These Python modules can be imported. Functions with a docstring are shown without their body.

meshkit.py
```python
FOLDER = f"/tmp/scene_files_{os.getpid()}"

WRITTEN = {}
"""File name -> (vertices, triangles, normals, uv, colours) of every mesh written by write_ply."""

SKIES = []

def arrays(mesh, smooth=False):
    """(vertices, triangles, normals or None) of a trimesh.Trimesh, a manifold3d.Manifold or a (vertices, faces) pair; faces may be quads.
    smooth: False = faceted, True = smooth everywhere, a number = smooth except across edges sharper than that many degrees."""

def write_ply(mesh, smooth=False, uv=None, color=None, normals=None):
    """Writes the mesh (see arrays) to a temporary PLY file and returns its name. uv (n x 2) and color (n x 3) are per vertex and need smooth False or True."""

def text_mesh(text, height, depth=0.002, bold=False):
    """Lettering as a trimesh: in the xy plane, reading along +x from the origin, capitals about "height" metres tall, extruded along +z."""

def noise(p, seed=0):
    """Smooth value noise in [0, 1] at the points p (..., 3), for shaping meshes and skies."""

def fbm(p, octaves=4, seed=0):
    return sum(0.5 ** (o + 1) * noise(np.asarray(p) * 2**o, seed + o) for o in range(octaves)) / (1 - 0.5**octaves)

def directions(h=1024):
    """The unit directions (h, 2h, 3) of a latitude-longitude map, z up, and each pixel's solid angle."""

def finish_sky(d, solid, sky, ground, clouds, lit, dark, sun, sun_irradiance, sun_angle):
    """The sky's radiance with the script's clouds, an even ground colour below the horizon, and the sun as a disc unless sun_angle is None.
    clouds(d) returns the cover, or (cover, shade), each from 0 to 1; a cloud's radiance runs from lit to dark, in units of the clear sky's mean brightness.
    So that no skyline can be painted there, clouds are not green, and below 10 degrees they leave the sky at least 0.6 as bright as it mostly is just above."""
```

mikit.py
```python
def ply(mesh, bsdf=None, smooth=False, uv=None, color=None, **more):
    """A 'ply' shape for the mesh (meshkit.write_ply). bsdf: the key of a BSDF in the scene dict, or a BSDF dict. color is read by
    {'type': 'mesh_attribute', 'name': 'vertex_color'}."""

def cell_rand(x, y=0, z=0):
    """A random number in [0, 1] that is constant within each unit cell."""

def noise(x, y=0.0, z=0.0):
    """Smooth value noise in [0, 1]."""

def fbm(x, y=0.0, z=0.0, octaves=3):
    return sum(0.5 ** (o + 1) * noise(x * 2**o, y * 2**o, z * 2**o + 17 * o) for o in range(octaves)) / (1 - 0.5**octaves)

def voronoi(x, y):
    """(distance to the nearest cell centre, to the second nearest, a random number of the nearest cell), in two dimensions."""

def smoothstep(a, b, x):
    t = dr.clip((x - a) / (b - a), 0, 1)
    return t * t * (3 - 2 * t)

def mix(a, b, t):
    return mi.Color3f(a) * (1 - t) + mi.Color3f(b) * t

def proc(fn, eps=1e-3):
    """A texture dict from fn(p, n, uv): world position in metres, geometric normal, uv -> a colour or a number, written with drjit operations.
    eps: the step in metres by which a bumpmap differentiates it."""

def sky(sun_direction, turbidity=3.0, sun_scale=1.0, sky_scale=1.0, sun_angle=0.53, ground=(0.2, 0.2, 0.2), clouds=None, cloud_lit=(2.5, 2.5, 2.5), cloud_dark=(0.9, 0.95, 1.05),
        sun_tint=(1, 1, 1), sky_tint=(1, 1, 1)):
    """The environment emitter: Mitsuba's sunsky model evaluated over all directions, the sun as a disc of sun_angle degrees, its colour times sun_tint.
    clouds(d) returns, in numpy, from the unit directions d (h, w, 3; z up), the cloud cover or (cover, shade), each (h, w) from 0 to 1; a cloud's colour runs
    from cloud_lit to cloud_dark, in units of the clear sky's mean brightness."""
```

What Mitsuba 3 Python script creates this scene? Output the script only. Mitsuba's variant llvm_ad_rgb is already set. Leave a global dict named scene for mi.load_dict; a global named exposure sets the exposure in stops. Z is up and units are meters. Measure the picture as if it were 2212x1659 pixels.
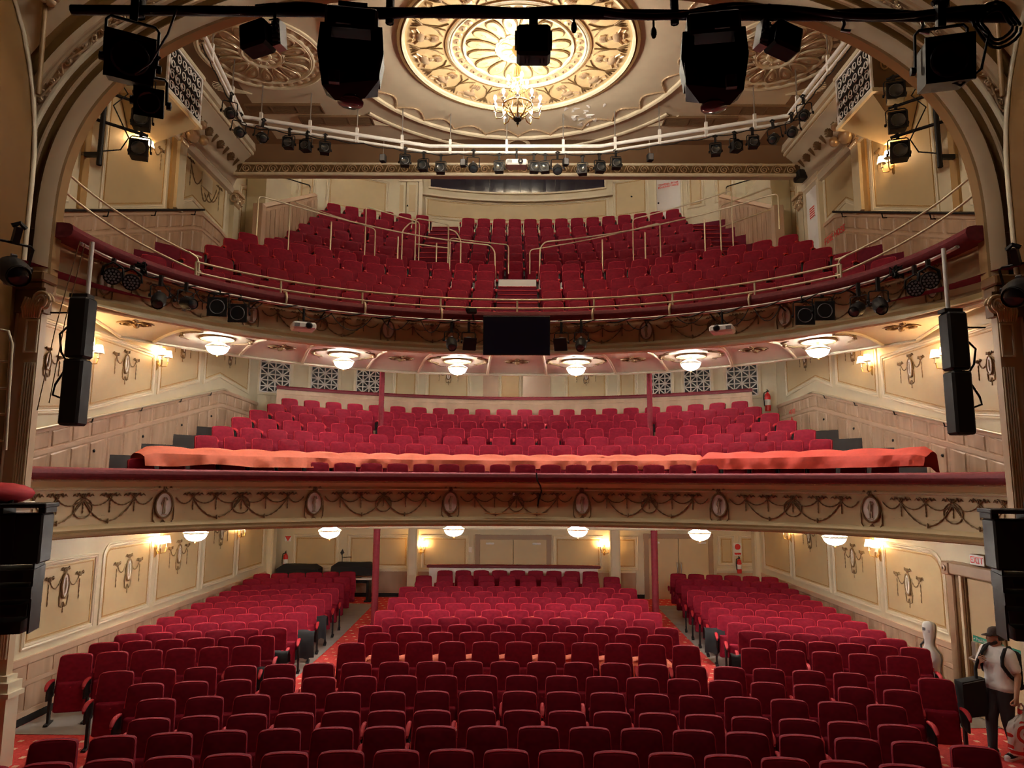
import math, random
import numpy as np, trimesh, manifold3d, shapely
import shapely.geometry as sg
import drjit as dr, mitsuba as mi
import mikit, meshkit
from mikit import proc, noise, fbm, smoothstep, mix, cell_rand

random.seed(7)
rng = np.random.default_rng(7)
PI = math.pi
T4 = mi.ScalarTransform4f
scene, labels = {}, {}

# ---------------------------------------------------------------- camera, lights, exposure
CAM = np.array([0.0, 0.0, 3.7]); FPX = 1530.0
_p, _y, _r = math.radians(7.85), 10.5 / 1530, math.radians(0.33)
_fw = np.array([-math.sin(_y) * math.cos(_p), math.cos(_y) * math.cos(_p), math.sin(_p)])
_rt = np.cross(_fw, [0, 0, 1]); _rt /= np.linalg.norm(_rt); _up = np.cross(_rt, _fw)
_up = -math.sin(_r) * _rt + math.cos(_r) * _up
scene['view'] = {'type': 'perspective', 'fov': 2 * math.degrees(math.atan(1106 / FPX)), 'fov_axis': 'x', 'near_clip': 0.05, 'far_clip': 200.0,
                   'to_world': T4().look_at(origin=CAM.tolist(), target=(CAM + _fw).tolist(), up=_up.tolist())}
exposure = 1.75
L_DOME = (30, 28.8, 26.2)          # opal bowls under the two tiers
L_BULB = (150, 132, 106)           # chandelier candle bulbs
L_SHADE = (15, 8.8, 3.9)          # silk shades of the wall brackets
L_FORE = (34, 31.5, 27)            # bowl lamps under the forestage ceiling, in front of the arch
L_RECESS = (16, 14.6, 12.5)         # gallery roof lamps

# ---------------------------------------------------------------- mesh helpers
def A(*x): return np.array(x, float)
class MB:
    def __init__(s): s.v, s.f, s.n = [], [], 0
    def add(s, v, f):
        v = np.asarray(v, float); f = np.asarray(f, int)
        if f.shape[1] == 4: f = np.vstack([f[:, [0, 1, 2]], f[:, [0, 2, 3]]])
        s.v.append(v); s.f.append(f + s.n); s.n += len(v); return s
    def box(s, lo, hi, M=None):
        (a, b, c), (d, e, g) = lo, hi
        v = A((a, b, c), (d, b, c), (d, e, c), (a, e, c), (a, b, g), (d, b, g), (d, e, g), (a, e, g))
        if M is not None: v = v @ M[:3, :3].T + M[:3, 3]
        return s.add(v, [[0, 3, 2, 1], [4, 5, 6, 7], [0, 1, 5, 4], [1, 2, 6, 5], [2, 3, 7, 6], [3, 0, 4, 7]])
    def cbox(s, c, size, b=0.01, M=None):          # box with chamfered edges
        h = np.array(size, float) / 2; pts = []
        for sx in (-1, 1):
            for sy in (-1, 1):
                for sz in (-1, 1):
                    q = np.array([sx, sy, sz])
                    for k in range(3):
                        w = h - b; w[k] = h[k]; pts.append(np.array(c) + q * w)
        hull = trimesh.convex.convex_hull(np.array(pts))
        v = np.array(hull.vertices)
        if M is not None: v = v @ M[:3, :3].T + M[:3, 3]
        return s.add(v, hull.faces)
    def hull(s, pts, M=None):
        h = trimesh.convex.convex_hull(np.asarray(pts, float)); v = np.array(h.vertices)
        if M is not None: v = v @ M[:3, :3].T + M[:3, 3]
        return s.add(v, h.faces)
    def grid(s, P, cu=False, cv=False):
        P = np.asarray(P, float); m, n = P.shape[:2]
        i, j = np.meshgrid(np.arange(m if cu else m - 1), np.arange(n if cv else n - 1), indexing='ij')
        a = i * n + j; b = ((i + 1) % m) * n + j; c = ((i + 1) % m) * n + (j + 1) % n; d = i * n + (j + 1) % n
        return s.add(P.reshape(-1, 3), np.stack([a, b, c, d], -1).reshape(-1, 4))
    def tube(s, pts, r, n=8, caps=True, closed=False):
        p = np.asarray(pts, float); m = len(p)
        if closed: t = np.roll(p, -1, 0) - np.roll(p, 1, 0)
        else: t = np.gradient(p, axis=0)
        t /= np.linalg.norm(t, axis=1, keepdims=True) + 1e-12
        a = np.zeros_like(p); ref = A(0, 0, 1) if abs(t[0, 2]) < 0.9 else A(1, 0, 0)
        for k in range(m):
            q = np.cross(t[k], ref); L = np.linalg.norm(q)
            if L < 1e-6: q = np.cross(t[k], A(0, 1, 0.1)); L = np.linalg.norm(q)
            a[k] = q / L; ref = np.cross(a[k], t[k])
        b = np.cross(t, a); ang = np.arange(n) * 2 * PI / n
        rr = np.broadcast_to(r, (m,))[:, None, None]
        P = p[:, None] + rr * (np.cos(ang)[None, :, None] * a[:, None] + np.sin(ang)[None, :, None] * b[:, None])
        base = s.n; s.grid(P, cu=closed, cv=True)
        if caps and not closed:
            for row, c in ((0, p[0]), (m - 1, p[-1])):
                k = s.n; s.v.append(np.array([c])); s.n += 1
                i = np.arange(n); s.f.append(np.stack([base + row * n + i, base + row * n + (i + 1) % n, i * 0 + k], 1))
        return s
    def lathe(s, prof, n=20, M=None):
        prof = np.asarray(prof, float); ang = np.arange(n) * 2 * PI / n
        P = np.stack([prof[:, 0, None] * np.cos(ang), prof[:, 0, None] * np.sin(ang), np.broadcast_to(prof[:, 1, None], (len(prof), n))], -1)
        if M is not None: P = P @ M[:3, :3].T + M[:3, 3]
        s.grid(P, cv=True); s.f[-1] = s.f[-1][:, ::-1]; return s
    def prism(s, poly, z0, z1, M=None):
        if not isinstance(poly, sg.Polygon): poly = sg.Polygon(poly)
        m = trimesh.creation.extrude_polygon(poly, z1 - z0, engine='earcut'); v = np.array(m.vertices) + [0, 0, z0]
        if M is not None: v = v @ M[:3, :3].T + M[:3, 3]
        return s.add(v, m.faces)
    def ell(s, c, r, n=8, M=None):
        th = np.linspace(0, PI, n // 2 + 2); ph = np.arange(n) * 2 * PI / n
        P = np.stack([np.sin(th)[:, None] * np.cos(ph), np.sin(th)[:, None] * np.sin(ph), np.broadcast_to(np.cos(th)[:, None], (len(th), n))], -1) * np.broadcast_to(r, (3,)) + np.asarray(c, float)
        if M is not None: P = P @ M[:3, :3].T + M[:3, 3]
        return s.grid(P, cv=True)
    def join(s, other, M=None):
        v, f = other.get()
        if M is not None: v = v @ M[:3, :3].T + M[:3, 3]
        return s.add(v, f)
    def get(s): return np.vstack(s.v), np.vstack(s.f)

def mat(x=0, y=0, z=0, rz=0, rx=0, ry=0, sc=1.0):
    m = T4().translate([float(x), float(y), float(z)]).rotate([0, 0, 1], math.degrees(rz)).rotate([1, 0, 0], math.degrees(rx)).rotate([0, 1, 0], math.degrees(ry)).scale(float(sc))
    return np.array(m.matrix, float).reshape(4, 4)
def frame_mat(o, x, y, z):
    M = np.eye(4); M[:3, 0], M[:3, 1], M[:3, 2], M[:3, 3] = x, y, z, o; return M
def aim(o, d, up=(0, 0, 1)):               # local -y looks along d, z up
    y = -np.asarray(d, float); y /= np.linalg.norm(y); x = np.cross(y, up); x /= np.linalg.norm(x); z = np.cross(x, y)
    return frame_mat(np.asarray(o, float), x, y, z)

# ---------------------------------------------------------------- naming
_used = {}
def numbered(name):
    k = _used.get(name, 0); _used[name] = k + 1
    return name if k == 0 else f'{name}_{k:03d}'
def thing(name, label=None, cat=None, group=None, kind=None):
    key = numbered(name); d = {}
    if label: d['label'] = label
    if cat: d['category'] = cat
    if group: d['group'] = group
    if kind: d['kind'] = kind
    labels[key] = d; return key
def PLY(m, bsdf, smooth=False, **more):
    if isinstance(m, MB): m = m.get()
    return mikit.ply(m, bsdf, smooth, **more)
def part(parent, name, m, bsdf=None, smooth=False, M=None, label=None, kind=None):
    key = numbered(parent + '__' + name)
    d = m if isinstance(m, dict) else PLY(m, bsdf, smooth)
    if M is not None: d = {**d, 'to_world': T4(np.asarray(M, float).tolist())}
    scene[key] = d
    if label or kind: labels[key] = {**({'label': label} if label else {}), **({'kind': kind} if kind else {})}
    return key
def solo(name, m, bsdf, smooth=False, label=None, cat=None, group=None, kind=None, M=None):
    key = thing(name, label, cat, group, kind)
    d = m if isinstance(m, dict) else PLY(m, bsdf, smooth)
    if M is not None: d = {**d, 'to_world': T4(np.asarray(M, float).tolist())}
    scene[key] = d; return key
class Proto:                                  # a thing built once, placed many times
    def __init__(s): s.parts, s.u = [], {}
    def add(s, name, m, bsdf, smooth=False):
        k = s.u.get(name, 0); s.u[name] = k + 1
        s.parts.append((name if k == 0 else f'{name}_{k:03d}', m if isinstance(m, dict) else PLY(m, bsdf, smooth))); return s.parts[-1][0]
    def place(s, name, M, label, cat, group=None, skip=()):
        key = thing(name, label, cat, group); t = T4(np.asarray(M, float).tolist())
        for n, d in s.parts:
            if n not in skip: scene[f'{key}__{n}'] = {**d, 'to_world': t}
        return key
ORD = 'first second third fourth fifth sixth seventh eighth ninth tenth eleventh twelfth thirteenth fourteenth fifteenth sixteenth seventeenth eighteenth nineteenth twentieth'.split() + ['twenty-' + x for x in 'first second third fourth fifth sixth seventh eighth ninth'.split()] + ['thirtieth', 'thirty-first', 'thirty-second']

# ---------------------------------------------------------------- materials
def B(key, color, rough=0.6, metallic=0.0, **more):
    c = color if isinstance(color, dict) else {'type': 'rgb', 'value': list(color)}
    scene[key] = {'type': 'twosided', 'bsdf': {'type': 'principled', 'base_color': c, 'roughness': rough, 'metallic': metallic, **more}}
    return key
def plaster(base, amt=0.10, sc=1.3):
    base = [float(x) for x in base]
    def fn(p, n, uv):
        k = fbm(p.x * sc, p.y * sc, p.z * sc * 0.6, 3)
        d = fbm(p.x * 7, p.y * 7, p.z * 5, 2)
        return mi.Color3f(base) * (1 - amt + 2 * amt * (0.7 * k + 0.3 * d))
    return proc(fn)
B('m_cream', plaster((0.66, 0.585, 0.405)), 0.55)
B('m_panel', plaster((0.585, 0.455, 0.25), 0.08), 0.5)
B('m_trim', (0.74, 0.66, 0.48), 0.45)
B('m_line', (0.27, 0.16, 0.065), 0.5)
B('m_gold', (0.44, 0.27, 0.10), 0.5)
B('m_umber', plaster((0.20, 0.12, 0.065), 0.12), 0.5)
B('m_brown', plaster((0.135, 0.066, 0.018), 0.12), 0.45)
B('m_arch', plaster((0.60, 0.46, 0.30), 0.05), 0.5)
B('m_relief', (0.58, 0.43, 0.27), 0.26, 0.3)
B('m_orn', (0.20, 0.125, 0.055), 0.45, 0.25)
B('m_ceil', plaster((0.60, 0.515, 0.38), 0.08), 0.6)
B('m_rose', (0.70, 0.53, 0.28), 0.5)
B('m_white', (0.82, 0.80, 0.76), 0.5)
B('m_whitemetal', (0.80, 0.79, 0.76), 0.35)
B('m_black', (0.012, 0.012, 0.013), 0.5, 0.0, specular=0.25)
B('m_blackgloss', (0.010, 0.010, 0.012), 0.18)
B('m_blackcloth', (0.010, 0.011, 0.014), 0.9)
B('m_grey', (0.16, 0.16, 0.17), 0.45)
B('m_steel', (0.55, 0.55, 0.56), 0.25, 0.9)
B('m_brass', (0.74, 0.66, 0.48), 0.30, 0.45)
B('m_gilt', (0.62, 0.42, 0.16), 0.3, 0.8)
B('m_glasslens', (0.02, 0.025, 0.03), 0.05, 0.0, specular=0.9)
B('m_control', (0.012, 0.011, 0.025), 0.08, 0.0, specular=0.8)
def velvet(base, amt=0.22):
    base = [float(x) for x in base]
    def fn(p, n, uv): return mi.Color3f(base) * (1 - amt + 2 * amt * fbm(p.x * 23, p.y * 23, p.z * 23, 2))
    return proc(fn)
B('m_plush', velvet((0.185, 0.004, 0.018)), 0.75, 0.0, sheen=0.16, sheen_tint=0.9, specular=0.2)
B('m_arm', (0.36, 0.012, 0.022), 0.7, 0.0, sheen=0.8, sheen_tint=0.85)
B('m_pipe', (0.52, 0.035, 0.06), 0.7, 0.0, sheen=1.0, sheen_tint=0.75)
B('m_rail', velvet((0.11, 0.007, 0.014), 0.3), 0.75, 0.0, sheen=0.7, sheen_tint=0.7)
B('m_maroon', (0.13, 0.008, 0.016), 0.5)
B('m_column', velvet((0.22, 0.016, 0.03), 0.15), 0.7, 0.0, sheen=0.8, sheen_tint=0.6)
def wood(base, dark, sc=1.0):
    def fn(p, n, uv):
        g = fbm(p.x * 3 * sc, p.y * 9 * sc, p.z * 1.2 * sc, 3)
        return mix(dark, base, smoothstep(0.25, 0.75, g))
    return proc(fn)
B('m_wains', wood((0.50, 0.335, 0.22), (0.40, 0.255, 0.16)), 0.42)
B('m_wainsrail', (0.54, 0.37, 0.25), 0.4)
B('m_doorwood', (0.35, 0.23, 0.14), 0.4)
B('m_door', plaster((0.62, 0.47, 0.27), 0.05), 0.4)
def carpet(p, n, uv):
    u = p.x / 0.22; v = p.y / 0.30
    row = dr.floor(v); uu = u + 0.5 * (row - 2 * dr.floor(row / 2))
    fu = uu - dr.floor(uu) - 0.5; fv = v - row - 0.5
    spot = dr.select((dr.abs(fu) < 0.16) & (dr.abs(fv) < 0.13), 1.0, 0.0)
    k = fbm(p.x * 40, p.y * 40, p.z * 40, 2)
    spot2 = spot * (0.6 + 0.4 * noise(p.x * 3, p.y * 3, 0))
    base = mix((0.42, 0.025, 0.022), (0.62, 0.06, 0.05), k)
    return base * (1 - spot2) + mi.Color3f(0.75, 0.50, 0.33) * spot2
B('m_carpet', proc(carpet), 0.95)
B('m_redstep', velvet((0.15, 0.005, 0.025), 0.2), 0.9)
B('m_darkfloor', (0.04, 0.034, 0.034), 0.8)
B('m_greyfloor', plaster((0.26, 0.23, 0.20), 0.15, 4), 0.7)
B('m_orange', velvet((0.66, 0.155, 0.085), 0.08), 0.85, 0.0, sheen=0.5)
B('m_orangered', velvet((0.66, 0.075, 0.050), 0.08), 0.85, 0.0, sheen=0.5)
B('m_plaque', (0.80, 0.77, 0.70), 0.5)
B('m_figure', (0.42, 0.34, 0.24), 0.5)
B('m_redpaint', (0.60, 0.02, 0.02), 0.35)
B('m_redtext', (0.65, 0.06, 0.05), 0.6)
B('m_green', (0.01, 0.19, 0.12), 0.5)
B('m_skin', (0.47, 0.25, 0.165), 0.55)
B('m_shirt', (0.78, 0.76, 0.74), 0.85)
B('m_jeans', (0.035, 0.033, 0.038), 0.85)
B('m_cap', (0.035, 0.018, 0.014), 0.8)
B('m_hair', (0.02, 0.013, 0.01), 0.7)
B('m_case', (0.80, 0.78, 0.74), 0.3)
B('m_case2', (0.72, 0.60, 0.42), 0.3)
def EMIT(rgb): return {'type': 'area', 'radiance': {'type': 'rgb', 'value': [float(x) for x in rgb]}}
B('m_opal', (0.8, 0.8, 0.78), 0.4)
def LAMP(m, rgb, smooth=True, bsdf='m_opal'): return {**PLY(m, bsdf, smooth), 'emitter': EMIT(rgb)}
# ================================================================ the setting
WX = 7.5                                       # side walls at x = -7.5 and 7.5
def wallL(u, v, n=0.0): return (-WX + n, u, v)
def wallR(u, v, n=0.0): return (WX - n, u, v)
def YC(x): return 23.0 - 2.7 * (x / 7.5) ** 2           # back wall of the dress circle
def YG(x): return 25.3 - 3.0 * (x / 7.5) ** 2           # back wall of the gallery
def backC(u, v, n=0.0): return (u, YC(u) - n, v)
def backG(u, v, n=0.0): return (u, YG(u) - n, v)
YS = 22.5
def backS(u, v, n=0.0): return (u, YS - n, v)
def mapped(f, P): return np.array([f(*p) for p in np.asarray(P, float)])

def moulding(mb, path, prof, f, closed=True):
    """sweeps prof (offset to the path's left, height off the wall) along a path in wall coordinates"""
    p = np.asarray(path, float)
    d1 = (np.roll(p, -1, 0) - p); d0 = (p - np.roll(p, 1, 0))
    if not closed: d1[-1] = d0[-1]; d0[0] = d1[0]
    d1 /= np.linalg.norm(d1, axis=1, keepdims=True) + 1e-12; d0 /= np.linalg.norm(d0, axis=1, keepdims=True) + 1e-12
    n0 = np.stack([-d0[:, 1], d0[:, 0]], 1); n1 = np.stack([-d1[:, 1], d1[:, 0]], 1)
    m = n0 + n1; m /= (m * n1).sum(1, keepdims=True).clip(0.3) 
    m = m / 1.0
    P = np.array([[f(*(p[i] + m[i] * o), h) for (o, h) in prof] for i in range(len(p))])
    mb.grid(P, cu=closed)
    return mb
PROF = [(-0.045, 0.0), (-0.04, 0.022), (-0.02, 0.03), (0.0, 0.014), (0.015, 0.026), (0.035, 0.02), (0.045, 0.0)]
PROF2 = [(-0.014, 0.0), (-0.01, 0.014), (0.01, 0.014), (0.014, 0.0)]
def densify(poly, step=0.35):
    out = []; p = np.asarray(poly, float)
    for i in range(len(p)):
        a, b = p[i], p[(i + 1) % len(p)]; n = max(1, int(np.ceil(np.linalg.norm(b - a) / step)))
        out += [a + (b - a) * k / n for k in range(n)]
    return np.array(out)
def inset(poly, d):
    q = sg.Polygon(poly).buffer(-d, join_style='mitre')
    return np.array(q.exterior.coords)[:-1]
def fill(mb, poly, f, h):
    """flat infill of a panel, cut into strips so that it follows a curved wall"""
    pg = sg.Polygon(poly); x0, y0, x1, y1 = pg.bounds
    n = max(1, int((x1 - x0) / 0.5))
    for k in range(n):
        c = pg.intersection(sg.box(x0 + (x1 - x0) * k / n, y0 - 1, x0 + (x1 - x0) * (k + 1) / n, y1 + 1))
        for g in getattr(c, 'geoms', [c]):
            if g.area < 1e-6: continue
            v, t = trimesh.creation.triangulate_polygon(g, engine='earcut')
            mb.add(mapped(f, [(a, b, h) for a, b in v]), t)
    return mb
def wall_panel(parent, poly, f, infill='m_panel'):
    poly = np.asarray(poly, float)
    if sg.Polygon(poly).exterior.is_ccw is False: poly = poly[::-1]
    part(parent, 'panel', fill(MB(), inset(poly, 0.05), f, 0.006), infill)
    part(parent, 'panel_frame', moulding(MB(), densify(poly), PROF, f), 'm_trim', 30)
    part(parent, 'panel_line', moulding(MB(), densify(inset(poly, 0.085)), PROF2, f), 'm_gold', 30)
def rect(u0, v0, u1, v1): return [(u0, v0), (u1, v0), (u1, v1), (u0, v1)]
def corner(poly, i, r, n=6):
    """rounds corner i of a polygon"""
    p = [np.array(q, float) for q in poly]; a, b, c = p[i - 1], p[i], p[(i + 1) % len(p)]
    d0 = (a - b) / np.linalg.norm(a - b); d1 = (c - b) / np.linalg.norm(c - b)
    cen = b + (d0 + d1) * r; arc = []
    for k in range(n + 1):
        t = k / n * PI / 2; arc.append(cen - d1 * r * math.cos(t) - d0 * r * math.sin(t))
    return [tuple(q) for q in p[:i]] + [tuple(q) for q in arc] + [tuple(q) for q in p[i + 1:]]

# ---- floor
solo('floor', MB().grid([[A(x, y, 0.0 if y < 17 else (y - 17) * 0.03) for x in np.linspace(-9, 9, 10)] for y in (2.5, 10, 17, 20, 23.0)]), 'm_carpet', label='red patterned carpet of the stalls', kind='structure')
def slab(x0, x1, y0, y1):
    return [[A(x, y, (0.0 if y < 17 else (y - 17) * 0.03) + 0.006) for x in (x0, x1)] for y in np.linspace(y0, y1, 9)]
part('floor', 'seating_platform', MB().grid(slab(-7.45, -4.15, 10.9, 21.4)), 'm_greyfloor', label='worn grey boards under the wall-side seat block')
part('floor', 'seating_platform', MB().grid(slab(4.1, 7.45, 11.5, 21.4)), 'm_greyfloor', label='worn grey boards under the exit-side seat block')

# ---- side walls (one plane each, from the stalls floor to the ceiling)
for side, f, sx in (('left', wallL, -1), ('right', wallR, 1)):
    w = thing('wall_' + side, f'cream panelled side wall with gilded swags, on the {"piano" if sx < 0 else "exit door"} side', kind='structure')
    scene[w] = PLY(MB().grid([[A(sx * WX, y, z) for z in (0, 1, 2.9, 4, 6, 8, 10, 12.2, 16)] for y in np.linspace(9.7, 22.5, 14)]), 'm_cream')
    W_ = w
    # stalls level
    if sx < 0:
        P = [rect(11.15, 1.15, 12.92, 2.36), corner(rect(13.15, 1.15, 14.85, 2.5), 3, 0.22), rect(15.1, 1.15, 17.1, 2.78), rect(17.35, 1.17, 19.25, 2.78), rect(19.48, 1.22, 21.4, 2.78)]
    else:
        P = [corner(rect(12.77, 1.15, 14.83, 2.5), 3, 0.42), rect(15.1, 1.15, 17.15, 2.78), rect(17.42, 1.17, 19.6, 2.78), rect(19.85, 1.2, 21.9, 2.78)]
    for q in P: wall_panel(w, q, f)
    # dado: boards, rails, small square panels
    y0 = 10.0 if sx < 0 else 12.5
    part(w, 'dado_board', MB().grid([[A(*f(y, z, 0.02)) for z in (0.0, 0.95)] for y in np.linspace(y0, 22.4, 12)]), 'm_wains')
    for z0, z1, d in ((0.90, 1.0, 0.05), (0.58, 0.64, 0.035), (0.12, 0.2, 0.035)):
        m = MB(); 
        a = f(y0, z0, 0.0); b = f(22.4, z1, d)
        m.box(np.minimum(a, b), np.maximum(a, b)); part(w, 'dado_rail', m, 'm_wainsrail')
    b0, b1 = f(y0, 0.0, 0.0), f(22.4, 0.12, 0.03)
    solo('baseboard_' + side, MB().box(np.minimum(b0, b1), np.maximum(b0, b1)), 'm_black', kind='structure')
    for k in range(20):
        u = y0 + 0.06 + k * 0.62
        for v0, v1 in ((0.66, 0.88), (0.22, 0.56)):
            a, b = f(u, v0, 0.015), f(u + 0.54, v1, 0.03); part(w, 'dado_panel', MB().box(np.minimum(a, b), np.maximum(a, b)), 'm_wains')
    # circle level: wainscot climbing with the steps
    def rail(u): return np.interp(u, [9.7, 10.92, 17.7, 19.76, 21], [4.2, 4.44, 5.95, 5.9, 5.85])
    us = np.linspace(9.75, 20.25, 22)
    part(w, 'wainscot', MB().grid([[A(*f(u, rail(u) - d, 0.02)) for d in (0.0, 1.25)] for u in us]), 'm_wains')
    for d0, d1, h in ((-0.03, 0.05, 0.05), (0.34, 0.41, 0.04)):
        part(w, 'wainscot_rail', MB().grid([[A(*f(u, rail(u) - d, n)) for d, n in ((d0, 0.0), (d0, h), (d1, h), (d1, 0.0))] for u in us]), 'm_wainsrail', 30)
    for k in range(20):
        u0 = 9.8 + k * 0.52; u1 = u0 + 0.45
        for d0, d1 in ((0.07, 0.32), (0.44, 1.12)):
            q = [(u0, rail(u0) - d1), (u1, rail(u1) - d1), (u1, rail(u1) - d0), (u0, rail(u0) - d0)]
            m = MB(); c0 = mapped(f, [(a, b, 0.02) for a, b in q]); c1 = mapped(f, [(a, b, 0.034) for a, b in inset(q, 0.02)])
            c1 = mapped(f, [(q[i][0] + (0.02, -0.02, -0.02, 0.02)[i], q[i][1] + (0.02, 0.02, -0.02, -0.02)[i], 0.036) for i in range(4)])
            m.add(np.vstack([c0, c1]), [[4, 5, 6, 7], [0, 1, 5, 4], [1, 2, 6, 5], [2, 3, 7, 6], [3, 0, 4, 7]])
            part(w, 'wainscot_panel', m, 'm_wains')
    bracket = MB()
    part(w, 'handrail', MB().tube([f(u, rail(u) + 0.03, 0.10) for u in np.linspace(10.0, 17.7, 12)] + [f(17.95, rail(17.95) + 0.02, 0.10)], 0.022, 8), 'm_brass', True)
    for u in (10.8, 12.3, 13.9, 15.5, 17.0):
        part(w, 'rail_bracket', MB().tube([f(u, rail(u) - 0.05, 0.0), f(u, rail(u) - 0.06, 0.08), f(u, rail(u) + 0.02, 0.10)], 0.012, 6), 'm_black', True)
        if u > 11: part(w, 'aisle_light', MB().ell(f(u + 0.2, rail(u) - 0.55, 0.045), (0.02, 0.03, 0.03), 6), 'm_black', True)
    for q in ([(10.0, 4.62), (12.0, 4.86), (12.0, 6.2), (10.0, 6.2)], [(12.25, 4.91), (14.4, 5.47), (14.4, 6.28), (12.25, 6.28)], [(14.62, 5.51), (16.46, 6.0), (16.46, 7.4), (14.62, 7.4)], [(16.75, 6.02), (17.65, 6.3), (19.54, 6.12), (19.54, 7.4), (16.75, 7.4)]):
        if q[0][0] == 12.25: q = corner(corner(q, 3, 0.3), 2, 0.3) if False else q
        wall_panel(w, q, f)
    # gallery level
    def grail(u): return np.interp(u, [9.7, 11.08, 15.92, 17.25, 18, 20.4, 22], [7.45, 8.02, 9.95, 9.92, 9.6, 10.6, 11.4])
    us = np.linspace(9.75, 17.4, 18)
    part(w, 'wainscot', MB().grid([[A(*f(u, grail(u) - d, 0.02)) for d in (0.0, 1.3)] for u in us]), 'm_wains')
    for d0, d1, h in ((-0.03, 0.05, 0.05), (0.36, 0.41, 0.035)):
        part(w, 'wainscot_rail', MB().grid([[A(*f(u, grail(u) - d, n)) for d, n in ((d0, 0.0), (d0, h), (d1, h), (d1, 0.0))] for u in us]), 'm_wainsrail', 30)
    for k in range(14):
        u0 = 9.9 + k * 0.52; u1 = u0 + 0.45
        for d0, d1 in ((0.07, 0.33), (0.45, 1.12)):
            q = [(u0, grail(u0) - d1), (u1, grail(u1) - d1), (u1, grail(u1) - d0), (u0, grail(u0) - d0)]
            c0 = mapped(f, [(a, b, 0.02) for a, b in q]); c1 = mapped(f, [(q[i][0] + (0.02, -0.02, -0.02, 0.02)[i], q[i][1] + (0.02, 0.02, -0.02, -0.02)[i], 0.036) for i in range(4)])
            part(w, 'wainscot_panel', MB().add(np.vstack([c0, c1]), [[4, 5, 6, 7], [0, 1, 5, 4], [1, 2, 6, 5], [2, 3, 7, 6], [3, 0, 4, 7]]), 'm_wains')
    part(w, 'handrail', MB().tube([f(u, grail(u) + 0.05, 0.12) for u in np.linspace(10.0, 15.92, 12)], 0.024, 8), 'm_black', True)
    for u in (10.7, 12.2, 13.8, 15.5):
        part(w, 'rail_bracket', MB().tube([f(u, grail(u) - 0.06, 0.0), f(u, grail(u) - 0.07, 0.10), f(u, grail(u) + 0.04, 0.12)], 0.012, 6), 'm_black', True)
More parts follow.
